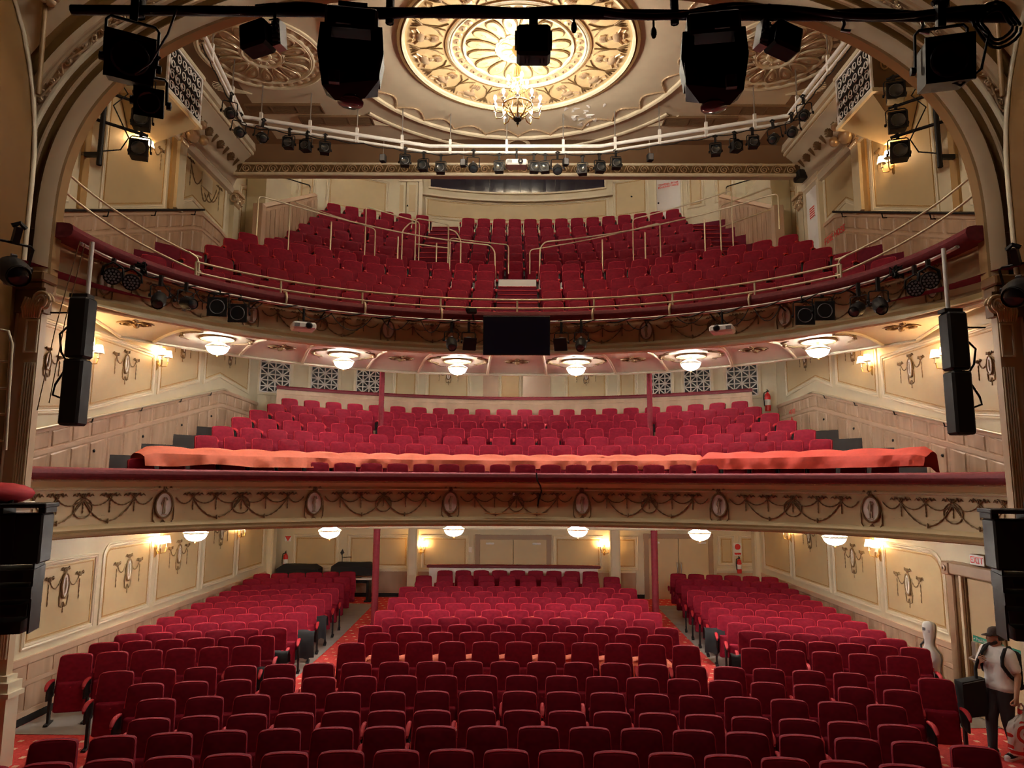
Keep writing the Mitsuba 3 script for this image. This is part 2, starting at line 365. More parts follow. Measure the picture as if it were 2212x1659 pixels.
    for q in (rect(10.0, 8.05, 11.2, 11.0), [(12.11, 8.51), (14.28, 9.41), (14.28, 10.95), (12.11, 10.95)]):
        if q[0] == (10.0, 8.05): q = [(10.0, 7.85), (11.2, 8.3), (11.2, 11.6), (10.0, 11.6)]
        wall_panel(w, q, f)
    if sx < 0: wall_panel(w, [(15.05, 9.82), (15.54, 10.11), (17.3, 9.95), (17.3, 11.15), (15.05, 11.15)], f)
    else: wall_panel(w, [(14.95, 9.75), (15.5, 10.09), (16.55, 10.0), (16.55, 11.15), (14.95, 11.15)], f)
    wall_panel(w, [(18.25, 10.0), (19.9, 10.7), (19.9, 12.2), (18.25, 11.6)], f, 'm_cream')
    for u in (11.55, 14.52):                     # flat brown pilaster strips
        a, b = f(u - 0.09, grail(u) + 0.06, 0.0), f(u + 0.09, 11.4, 0.05); part(w, 'pilaster_strip', MB().box(np.minimum(a, b), np.maximum(a, b)), 'm_gold')
    for u, zc in ((14.75, 11.35), (17.75, 11.1)):          # pilasters with scrolled capitals under the cornice
        a, b = f(u - 0.16, grail(u) + (0.05 if u < 16 else 0.0), 0.0), f(u + 0.16, zc - 0.3, 0.12); pl = part(w, 'pilaster', MB().box(np.minimum(a, b), np.maximum(a, b)), 'm_cream')
        m = MB(); a, b = f(u - 0.24, zc, 0.0), f(u + 0.24, zc + 0.07, 0.24); m.box(np.minimum(a, b), np.maximum(a, b))
        for s2 in (-1, 1):
            t = np.linspace(0, 4.2 * PI, 40); rr = 0.11 * (1 - t / (4.7 * PI))
            m.tube([f(u + s2 * (0.12 - 0.0) + s2 * rr[k] * math.cos(t[k]) , zc - 0.12 + rr[k] * math.sin(t[k]), 0.17) for k in range(40)], 0.022, 5)
            m.tube([f(u + s2 * 0.2, zc - 0.12 + 0.1 * math.sin(q), 0.12 + 0.1 * math.cos(q)) for q in np.linspace(0, 5.5, 16)], 0.02, 5)
        for k in range(5):
            m.ell(f(u - 0.13 + k * 0.065, zc - 0.26, 0.13), (0.04, 0.03, 0.07), 6)
        part(pl, 'capital', m, 'm_relief', 40)

# ---- back wall of the stalls, with doors
w = thing('wall_back', 'panelled cream back wall of the stalls with double doors', kind='structure')
scene[w] = PLY(MB().grid([[A(x, YS, z) for z in (0, 1, 2.9)] for x in np.linspace(-9, 9, 10)]), 'm_cream')
for q in (rect(-6.9, 1.05, -5.55, 2.0), rect(-5.2, 1.05, -3.35, 2.0), rect(-2.92, 1.05, -1.5, 2.0), rect(1.2, 1.05, 2.65, 2.0), rect(3.1, 1.05, 3.75, 2.0), rect(6.3, 1.2, 6.75, 2.05), rect(6.95, 1.2, 7.4, 2.05)): wall_panel(w, q, backS)
part(w, 'dado_board', MB().box((-7.4, YS - 0.03, 0.15), (-1.5, YS, 0.95)), 'm_wains'); part(w, 'dado_board', MB().box((1.3, YS - 0.03, 0.15), (3.7, YS, 0.95)), 'm_wains'); part(w, 'dado_board', MB().box((6.2, YS - 0.03, 0.15), (7.4, YS, 0.95)), 'm_wains')
part(w, 'dado_rail', MB().box((-7.4, YS - 0.05, 0.93), (-1.5, YS, 0.99)), 'm_trim'); part(w, 'dado_rail', MB().box((1.3, YS - 0.05, 0.93), (3.7, YS, 0.99)), 'm_trim'); part(w, 'dado_rail', MB().box((6.2, YS - 0.05, 1.02), (7.45, YS, 1.08)), 'm_trim')
solo('baseboard_back', MB().box((-7.45, YS - 0.04, 0.14), (7.45, YS, 0.28)), 'm_black', kind='structure')
def double_door(key, x0, x1, z0, z1, handles, closers, label):
    d = thing(key, label, kind='structure'); y = YS - 0.02; xm = (x0 + x1) / 2
    m = MB()
    for a, b, c, e in ((x0 - 0.14, x0, z0, z1 + 0.14), (x1, x1 + 0.14, z0, z1 + 0.14), (x0, x1, z1, z1 + 0.14)): m.box((a, y - 0.07, c), (b, y, e))
    for a in (x0 - 0.15, x1 - 0.01): m.box((a, y - 0.09, z1 - 0.01), (a + 0.16, y, z1 + 0.15))
    part(d, 'frame', m, 'm_doorwood')
    for a, b in ((x0, xm - 0.008), (xm + 0.008, x1)): part(d, 'leaf', MB().cbox(((a + b) / 2, y - 0.03, (z0 + z1) / 2), (b - a, 0.05, z1 - z0), 0.008), 'm_door')
    for s in (-1, 1):
        if closers: part(d, 'closer', MB().cbox((xm + s * 0.72, y - 0.08, z1 - 0.12), (0.26, 0.06, 0.06), 0.01), 'm_whitemetal')
        if handles: part(d, 'handle', MB().tube([(xm + s * 0.06, y - 0.05, 0.95), (xm + s * 0.06, y - 0.12, 0.98), (xm + s * 0.06, y - 0.12, 1.22), (xm + s * 0.06, y - 0.05, 1.25)], 0.018, 8), 'm_steel', True)
double_door('door_1', -1.12, 0.95, 0.15, 1.92, False, True, 'tan double doors in the middle of the stalls back wall, with white closers')
double_door('door_2', 4.1, 5.95, 0.15, 1.98, True, True, 'tall tan double doors with steel pull handles, at the back of the exit-side aisle')
for k, (x0, x1, yy) in enumerate(((-3.28, -3.0, 21.9), (2.85, 3.15, 21.9), (-7.5, -7.3, 21.7), (7.3, 7.5, 22.2))):
    c = thing('pillar', ['square cream pillar behind the middle seats, on the piano side', 'square cream pillar behind the middle seats, on the exit side', 'cream corner post beside the covered pianos', 'cream corner post by the red extinguisher'][k], kind='structure')
    part(c, 'shaft', MB().box((x0, yy, 0.1), (x1, yy + 0.3, 2.9)), 'm_cream'); part(c, 'moulding', MB().box((x0 + 0.05, yy - 0.02, 0.9), (x1 - 0.05, yy, 2.6)), 'm_trim')
solo('beam', MB().cbox((0, 18.5, 2.66), (15, 0.36, 0.34), 0.03), 'm_cream', label='cream beam carried by the two velvet columns under the dress circle', kind='structure')

# ---- four red velvet columns
for k, (x, z0, z1, lab) in enumerate(((-3.57, 0.045, 2.5, 'red velvet column in the stalls, on the piano side'), (3.53, 0.045, 2.5, 'red velvet column in the stalls, on the exit door side'),
                                      (-3.56, 4.2, 7.3, 'slim red column in the dress circle, on the side of the black drop light'), (3.49, 4.2, 7.3, 'slim red column in the dress circle, on the extinguisher side'))):
    c = thing('column', lab, kind='structure'); r = 0.085 if k < 2 else 0.07
    part(c, 'shaft', MB().lathe([(r * 1.25, z0), (r * 1.2, z0 + 0.08), (r, z0 + 0.12), (r, z1 - 0.06), (r * 1.05, z1)], 20, mat(x, 18.5)), 'm_column', 40)
    part(c, 'capital', MB().lathe([(r, z1 - 0.02), (r * 1.3, z1 + 0.03), (r * 1.25, z1 + 0.08), (r * 1.9, z1 + 0.14), (r * 1.9, z1 + 0.2)], 20, mat(x, 18.5)), 'm_trim', 40)

# ---- curved back walls of circle and gallery
w = thing('wall_back_circle', 'curved cream wall behind the dress circle with white lattice windows', kind='structure')
xs = np.linspace(-7.5, 7.5, 31)
scene[w] = PLY(MB().grid([[A(x, YC(x), z) for z in (4.6, 6, 8.0)] for x in xs]), 'm_cream', True)
WC = w
for x0, x1, fr in ((-3.9, -3.2, 1), (-2.9, -1.55, 1), (1.6, 2.9, 1), (3.25, 3.8, 1), (-6.15, -6.35, 0)):
    if fr: wall_panel(w, rect(x0, 5.2, x1, 7.5), backC)
for k, (x0, x1) in enumerate(((-7.45, -6.75), (-6.2, -5.5), (-4.98, -4.27), (4.12, 4.8), (5.17, 5.87), (6.3, 7.05))):
    L = thing(f'window_{k+1}', 'white star lattice window behind the dress circle, ' + ('%s from the %s wall' % (ORD[k if k < 3 else 5 - k], 'ladder side' if k < 3 else 'fire extinguisher')), kind='structure')
    z0, z1 = 6.25, 7.35; sx = (x0 + x1) / 2
    part(L, 'opening', fill(MB(), rect(x0, z0, x1, z1), backC, 0.012), 'm_black')
    part(L, 'frame', moulding(MB(), densify(rect(x0, z0, x1, z1), 0.2), [(-0.09, 0), (-0.08, 0.04), (-0.02, 0.05), (0.0, 0.02)], backC), 'm_trim', 30)
    m = MB(); c = (x1 - x0) / 4.0; nz = int((z1 - z0) / c) + 1
    def bar(a, b):
        p, q = A(*a), A(*b)
        if q[1] > z1: return
        m.tube([backC(p[0], p[1], 0.03), backC(q[0], q[1], 0.03)], 0.019, 5, caps=False)
    for i in range(5): 
        m.tube([backC(x0 + i * c, z0, 0.03), backC(x0 + i * c, z1, 0.03)], 0.019, 5, caps=False)
    for j in range(nz):
        m.tube([backC(x0, z0 + j * c, 0.03), backC(sx, z0 + j * c, 0.03), backC(x1, z0 + j * c, 0.03)], 0.019, 5, caps=False)
        for i in range(4):
            a = (x0 + i * c, z0 + j * c); b = (x0 + (i + 1) * c, z0 + (j + 1) * c)
            if (i + j) % 2 == 0: bar(a, b)
            else: bar((b[0], a[1]), (a[0], b[1]))
    part(L, 'lattice', m, 'm_white', True)
# picture panel and pale door at the middle of that wall
wall_panel(w, rect(-0.55, 5.4, 0.12, 7.6), backC, 'm_gold')
solo('door_3', MB().box((-1.3, YC(0) - 0.06, 5.3), (-0.6, YC(0) - 0.0, 7.4)), 'm_wains', label='pale door leaf standing open behind the dress circle', kind='structure')
solo('door_4', MB().box((0.2, YC(0) - 0.10, 5.3), (1.1, YC(0) - 0.03, 7.4)), 'm_wainsrail', label='pale door leaf beside the painted panel behind the dress circle', kind='structure')

w = thing('wall_back_gallery', 'curved cream back wall of the gallery with the control room window', kind='structure')
scene[w] = PLY(MB().grid([[A(x, YG(x), z) for z in (10.2, 12, 14, 16)] for x in np.linspace(-7.5, 7.5, 31)]), 'm_cream', True)
for q in ([(-6.5, 13.0), (-4.65, 13.1), (-4.65, 14.3), (-6.5, 14.3)], rect(-3.36, 13.25, 3.29, 13.98), rect(3.5, 13.2, 4.62, 14.55), rect(5.9, 13.1, 6.35, 14.3), rect(6.7, 13.1, 7.2, 14.3), rect(-7.3, 13.0, -6.85, 14.3)): wall_panel(w, q, backG)
part(w, 'sill', MB().grid([[A(*backG(x, z, n)) for z, n in ((14.03, 0.0), (14.03, 0.12), (14.1, 0.12), (14.1, 0.0))] for x in np.linspace(-3.5, 3.45, 14)]), 'm_trim', 30)
W2 = thing('window_7', 'long dark control room window at the back of the gallery', kind='structure')
part(W2, 'opening', fill(MB(), rect(-3.2, 14.4, 3.18, 15.2), backG, 0.03), 'm_control')
for x in (-1.05, 0.1, 1.4): part(W2, 'mullion', MB().tube([backG(x, 14.4, 0.05), backG(x, 15.2, 0.05)], 0.012, 6), 'm_grey')
part(W2, 'frame', moulding(MB(), densify(rect(-3.2, 14.4, 3.18, 15.2), 0.4), [(-0.07, 0), (-0.06, 0.06), (-0.0, 0.06), (0.01, 0.03)], backG), 'm_trim', 30)
def text_on(parent, txt, h, o, xdir, bsdf, name='lettering', bold=False, rows=1.5):
    """lettering on a face: o is the middle of the text, xdir its reading direction, upright"""
    lines = txt.split('\n'); mb = MB(); zd = A(0, 0, 1); x = np.asarray(xdir, float); x /= np.linalg.norm(x); nrm = np.cross(x, zd)
    for i, t in enumerate(lines):
        tm = meshkit.text_mesh(t, h, 0.003, bold); v = np.array(tm.vertices); wd = v[:, 0].max() - v[:, 0].min(); v[:, 0] -= v[:, 0].min() + wd / 2
        v[:, 1] += (len(lines) - 1) / 2 * h * rows - i * h * rows - h / 2
        mb.add(np.asarray(o) + v[:, :1] * x + v[:, 1:2] * zd + v[:, 2:3] * nrm, tm.faces)
    return part(parent, name, mb, bsdf)
d = thing('door_5', 'narrow panelled double door marked NO ADMITTANCE at the back of the gallery', kind='structure')
for x0, x1 in ((-4.45, -4.04), (-4.0, -3.6)):
    lf = part(d, 'leaf', MB().box((x0, YG(-4) - 0.1, 12.6), (x1, YG(-4) - 0.02, 14.42)), 'm_cream')
    part(lf, 'panel', MB().box((x0 + 0.08, YG(-4) - 0.115, 12.8), (x1 - 0.08, YG(-4) - 0.10, 13.1)), 'm_panel'); part(lf, 'panel', MB().box((x0 + 0.08, YG(-4) - 0.115, 13.3), (x1 - 0.08, YG(-4) - 0.10, 14.3)), 'm_panel')
part(d, 'frame', MB().box((-4.6, YG(-4) - 0.12, 12.5), (-4.47, YG(-4), 14.55)).box((-3.57, YG(-4) - 0.12, 12.5), (-3.44, YG(-4), 14.55)).box((-4.6, YG(-4) - 0.14, 14.42), (-3.44, YG(-4), 14.56)), 'm_trim')
text_on(d, 'NO ADMITTANCE', 0.045, (-4.02, YG(-4) - 0.145, 14.49), (1, 0, 0), 'm_line')
part(d, 'handle', MB().ell((-3.96, YG(-4) - 0.14, 13.5), 0.03, 8), 'm_black', True)
d = thing('door_6', 'plain cream door marked CONTROL ROOM NO ADMITTANCE at the back of the gallery', kind='structure')
M6 = frame_mat(A(5.3, YG(5.3) - 0.05, 12.5), A(math.cos(0.5), -math.sin(0.5), 0), A(math.sin(0.5), math.cos(0.5), 0), A(0, 0, 1))
part(d, 'leaf', MB().box((-0.42, -0.03, 0), (0.42, 0.03, 2.0)), 'm_white', M=M6); part(d, 'frame', MB().box((-0.5, -0.04, 0), (-0.43, 0.03, 2.08)).box((0.43, -0.04, 0), (0.5, 0.03, 2.08)).box((-0.5, -0.04, 2.0), (0.5, 0.03, 2.08)), 'm_trim', M=M6)
text_on(d, 'CONTROL ROOM\nNO ADMITTANCE', 0.062, (5.3 - 0.02, YG(5.3) - 0.10, 14.05), M6[:3, 0], 'm_redtext', bold=True)
part(d, 'handle', MB().ell((-0.36, -0.06, 0.95), 0.03, 8), 'm_black', True, M=M6)
part('wall_back_gallery', 'switch', MB().cbox((4.1, YG(4.1) - 0.02, 13.9), (0.05, 0.03, 0.05), 0.005), 'm_black')
# recess roof over the back of the gallery, with its lamps
solo('ceiling_recess', MB().grid([[A(x, y, 15.9) for x in (-7.5, 7.5)] for y in (17.35, 25.4)]), 'm_ceil', kind='structure')
# ---------------------------------------------------------------- main ceiling with its roses
ZC = 12.2
C = thing('ceiling', 'ornate plaster ceiling with a central rose, side roses and long vents', kind='structure')
scene[C] = PLY(MB().grid([[A(x, y, ZC) for x in (-7.6, 0, 7.6)] for y in (9.6, 13, 17.4)]), 'm_ceil')
def onceil(x, y, h=0.0): return (x, y, ZC - h)
def ring(cx, cy, R, prof, a0=0.0, a1=2 * PI, n=72):
    full = a1 - a0 > 6.28
    P = [[A(cx + (R + o) * math.sin(t), cy + (R + o) * math.cos(t), ZC - h) for o, h in prof] for t in np.linspace(a0, a1, n, endpoint=not full)]
    return MB().grid(P, cu=full)
RP = [(-0.05, 0), (-0.045, 0.03), (-0.015, 0.045), (0.0, 0.025), (0.02, 0.04), (0.05, 0.03), (0.055, 0)]
def disc(cx, cy, R, h, n=48): return MB().add(np.vstack([[A(cx, cy, ZC - h)], [A(cx + R * math.sin(t), cy + R * math.cos(t), ZC - h) for t in np.linspace(0, 2 * PI, n, endpoint=False)]]), [[0, 1 + k, 1 + (k + 1) % n] for k in range(n)])
def petal(cx, cy, t, r0, r1, wid, h=0.05):
    """a swollen petal of a rose, with its rim"""
    u = A(math.sin(t), math.cos(t)); v = A(-u[1], u[0]); rim, top = [], []
    for a in np.linspace(0, 2 * PI, 18, endpoint=False):
        s = (math.cos(a) + 1) / 2; r = r0 + (r1 - r0) * s; w_ = wid * math.sin(a) * (0.35 + 0.65 * s ** 0.7)
        rim.append(A(cx, cy) + u * r + v * w_); top.append(A(cx, cy) + u * (r0 + (r1 - r0) * (0.1 + 0.8 * s)) + v * w_ * 0.78)
    mid = A(cx, cy) + u * (r0 + (r1 - r0) * 0.6)
    m = MB(); rings = [[A(*p, ZC - z) for p in ps] for ps, z in ((rim, 0.0), ([r * 0.97 + mid * 0.03 for r in rim], h), (top, h * 0.6), ([mid + (q - mid) * 0.4 for q in top], h * 0.9))]
    m.grid(np.array(rings), cv=True)
    k = m.n; m.add([A(*mid, ZC - h)], np.zeros((0, 3), int)); i = np.arange(18); m.f.append(np.stack([k - 18 + i, k - 18 + (i + 1) % 18, i * 0 + k], 1))
    outl = MB().tube([A(*p, ZC - h * 0.5) for p in [r * 1.03 - mid * 0.03 for r in rim]], 0.016, 5, closed=True)
    return m, outl
def urn(cx, cy, t, r, s):
    u = A(math.sin(t), math.cos(t)); v = A(-u[1], u[0]); o = A(cx, cy) + u * r; m = MB()
    M = frame_mat(A(*o, ZC - 0.02), A(*v, 0) * s, A(*u, 0) * s, A(0, 0, -1) * s)
    m.ell((0, 0, 0), (0.16, 0.10, 0.05), 8, M); m.ell((0, -0.12, 0), (0.05, 0.07, 0.04), 6, M); m.ell((0, 0.14, 0), (0.10, 0.03, 0.04), 6, M)
    for q in (-1, 1): m.tube([(M @ A(q * 0.12, 0.02, 0, 1))[:3], (M @ A(q * 0.26, 0.1, 0, 1))[:3], (M @ A(q * 0.22, 0.2, 0, 1))[:3], (M @ A(q * 0.13, 0.15, 0, 1))[:3]], 0.018 * s, 4)
    for k in range(5): a = (k - 2) * 0.45; m.ell((0.11 * math.sin(a), -0.30 + 0.06 * (1 - math.cos(a)), 0), (0.028, 0.10, 0.03), 5, M)
    return m
def tulip(cx, cy, t, r0, r1):
    u = A(math.sin(t), math.cos(t)); v = A(-u[1], u[0]); m = MB(); P = lambda r, w_: A(*(A(cx, cy) + u * r + v * w_), ZC - 0.015)
    m.tube([P(r0, 0), P((r0 + r1) / 2, 0.01), P(r1 - 0.12, 0)], 0.016, 4)
    for w_ in (-0.13, -0.05, 0.05, 0.13): m.tube([P(r1 - 0.2, 0), P(r1 - 0.1, w_ * 0.5), P(r1, w_)], [0.02, 0.026, 0.008], 4)
    for w_ in (-0.2, 0.2): m.tube([P(r0, w_), P(r0 + 0.12, w_ * 0.35), P(r0 + 0.3, 0.02)], 0.014, 4)
    return m
RX, RY = 0.0, 12.98
R0 = part(C, 'ceiling_rose', disc(RX, RY, 2.25, 0.004), 'm_rose', label='great round central rose with petals, urns and tulips')
part(R0, 'outer_ring', ring(RX, RY, 2.33, [(-0.1, 0), (-0.095, 0.05), (-0.04, 0.075), (-0.03, 0.02)]), 'm_trim', 30)
part(R0, 'outer_ring', ring(RX, RY, 2.33, [(-0.03, 0.02), (0.0, 0.06), (0.05, 0.055), (0.06, 0.0)]), 'm_line', 30)
part(R0, 'inner_ring', ring(RX, RY, 1.36, RP), 'm_trim', 30); part(R0, 'inner_ring', ring(RX, RY, 1.43, [(-0.02, 0), (-0.015, 0.03), (0.015, 0.03), (0.02, 0)]), 'm_line', 30); part(R0, 'inner_ring', ring(RX, RY, 1.08, [(-0.03, 0), (-0.02, 0.04), (0.02, 0.04), (0.03, 0)]), 'm_trim', 30); part(R0, 'inner_ring', ring(RX, RY, 0.42, RP), 'm_trim', 30)
for k in range(16):
    t = (k + 0.5) / 16 * 2 * PI; m, o = petal(RX, RY, t, 0.46, 1.03, 0.155); pt = part(R0, 'petal', m, 'm_rose', True); part(pt, 'rim', o, 'm_orn', True)
    part(R0, 'urn', urn(RX, RY, t, 1.93, 0.95), 'm_relief', 40)
    part(R0, 'tulip', tulip(RX, RY, t + PI / 16, 1.5, 2.15), 'm_orn', True)
for k in range(8):
    m, o = petal(RX, RY, (k + 0.5) / 8 * 2 * PI, 0.12, 0.36, 0.09, 0.03); part(R0, 'petal', m, 'm_rose', True)
for k in range(36):
    t = k / 36 * 2 * PI; x, y = RX + 1.22 * math.sin(t), RY + 1.22 * math.cos(t)
    dsc = part(R0, 'rosette', MB().ell((x, y, ZC), (0.09, 0.09, 0.03), 10), 'm_relief', True)
    part(dsc, 'leaf', MB().ell((x, y, ZC - 0.03), (0.02, 0.045, 0.012), 5), 'm_orn', True)
part(C, 'ceiling_ring', ring(RX, RY, 3.67, [(-0.06, 0), (-0.05, 0.05), (0.0, 0.07), (0.03, 0.05), (0.035, 0.0)]), 'm_trim', 30)
part(C, 'ceiling_ring', ring(RX, RY, 4.28, RP, PI - 0.001 - 2.42 + 0.0 - PI + 2.42 - 0.95, 0.95, 40), 'm_trim', 30)
for k in range(28):
    t0 = k / 28 * 2 * PI; r = 3.58; m = MB(); 
    P = [A(RX + (r - 0.30 * math.sin(q * PI)) * math.sin(t0 + q * 2 * PI / 28), RY + (r - 0.30 * math.sin(q * PI)) * math.cos(t0 + q * 2 * PI / 28), ZC - 0.012) for q in np.linspace(0, 1, 25)]
    m.tube(P, [0.014 if j % 2 else 0.032 for j in range(25)], 5); part(C, 'bead_swag', m, 'm_relief', True)
rr = np.random.default_rng(3)
m = MB()
for k in range(22):
    c_ = A(1.45 + rr.normal() * 0.26, 15.6 + rr.normal() * 0.2, ZC - 0.01); m.hull([c_ + rr.normal(size=3) * A(0.05, 0.04, 0.012) for _ in range(7)])
part(C, 'flaking_paint', m, 'm_white', label='white curls of peeling paint beside the rose')
for sx in (-1, 1):
    cx, cy = sx * 5.17, 13.2
    r_ = part(C, 'ceiling_rose', disc(cx, cy, 1.2, 0.004), 'm_ceil', label='smaller side rose of broad petals, on the %s side' % ('piano' if sx < 0 else 'exit door'))
    part(r_, 'outer_ring', ring(cx, cy, 1.22, RP, n=48), 'm_trim', 30); part(r_, 'outer_ring', ring(cx, cy, 0.98, RP, n=48), 'm_trim', 30); part(r_, 'inner_ring', ring(cx, cy, 0.40, RP, n=36), 'm_trim', 30); part(r_, 'inner_ring', ring(cx, cy, 0.16, [(-0.04, 0), (-0.02, 0.05), (0.02, 0.05), (0.04, 0)], n=24), 'm_trim', 30)
    for k in range(16):
        m, o = petal(cx, cy, (k + 0.5) / 16 * 2 * PI, 0.45, 0.93, 0.14, 0.06); pt = part(r_, 'petal', m, 'm_relief', True); part(pt, 'rim', o, 'm_trim', True)
    for k in range(12): 
        m, o = petal(cx, cy, k / 12 * 2 * PI, 0.18, 0.36, 0.05, 0.03); part(r_, 'petal', m, 'm_trim', True)
    for k in range(30): t = k / 30 * 2 * PI; part(r_, 'rosette', MB().ell((cx + 1.1 * math.sin(t), cy + 1.1 * math.cos(t), ZC), (0.085, 0.085, 0.035), 8), 'm_relief', True)
    for x0, x1, y0, y1 in ((4.5, 6.25, 15.08, 15.42), (3.45, 5.15, 15.6, 15.95)):
        v = part(C, 'vent', MB().box((min(sx * x0, sx * x1), y0, ZC - 0.03), (max(sx * x0, sx * x1), y1, ZC)), 'm_grey', label='long dark louvred air vent')
        m = MB()
        for q in np.linspace(y0 + 0.03, y1 - 0.03, 9): m.box((min(sx * x0, sx * x1) + 0.03, q - 0.006, ZC - 0.05), (max(sx * x0, sx * x1) - 0.03, q + 0.006, ZC - 0.03))
        part(v, 'louvre', m, 'm_umber')
        m = MB()
        for q in np.linspace(x0, x1, 4): m.box((sx * q - 0.015, y0, ZC - 0.055), (sx * q + 0.015, y1, ZC - 0.03))
        m.box((min(sx * x0, sx * x1), y0 - 0.02, ZC - 0.055), (max(sx * x0, sx * x1), y0 + 0.015, ZC)).box((min(sx * x0, sx * x1), y1 - 0.015, ZC - 0.055), (max(sx * x0, sx * x1), y1 + 0.02, ZC)); part(v, 'frame', m, 'm_umber')
    for cx2, cy2 in ((sx * 3.1, 16.05), (sx * 5.9, 14.65)):          # ribbed plaster fans between the rings
        m = MB()
        for q in range(7): a = -0.5 + q * 0.17; m.tube([A(cx2, cy2, ZC - 0.01), A(cx2 + sx * 0.75 * math.cos(a), cy2 + 0.42 * math.sin(a) - 0.3, ZC - 0.01)], 0.014, 4)
        part(C, 'fan_rib', m, 'm_trim')
part(C, 'round_grille', ring(0, 16.98, 0.26, RP, n=24), 'm_trim', 30)
# back cornice with running scrolls, on a beam that closes the ceiling
part(C, 'border', MB().box((-6.7, 16.75, ZC - 0.010), (6.7, 17.34, ZC - 0.001)), 'm_umber')
bm = solo('beam', MB().box((-7.5, 17.35, 11.5), (7.5, 17.55, 16.0)), 'm_ceil', label='beam with a running scroll cornice across the front of the gallery recess', kind='structure')
part(bm, 'moulding', MB().tube([(-7.4, 17.3, 11.52), (7.4, 17.3, 11.52)], 0.05, 8), 'm_trim', True); part(bm, 'moulding', MB().tube([(-7.4, 17.3, 11.80), (7.4, 17.3, 11.80)], 0.035, 8), 'm_trim', True)
part(bm, 'frieze', MB().box((-7.4, 17.30, 11.52), (7.4, 17.36, 11.80)), 'm_orn')
part(bm, 'soffit', MB().grid([[A(x, 17.35, 11.82), A(x, 17.1, 12.1), A(x, 17.0, 12.2)] for x in (-7.4, 7.4)]), 'm_umber')
m = MB(); t = np.linspace(0, 3.6 * PI, 26); m.tube([(0.115 * (1 - k / (4.2 * PI)) * math.cos(k), 0, 0.115 * (1 - k / (4.2 * PI)) * math.sin(k)) for k in t], 0.017, 5); m.tube([(-0.18, 0, -0.08), (-0.1, 0, 0.1), (0.0, 0, 0.125)], 0.015, 4)
scr = PLY(m, 'm_relief', True)
for k in range(42): part(bm, 'scroll', scr, M=mat(-7.0 + k * 0.3415, 17.285, 11.66))
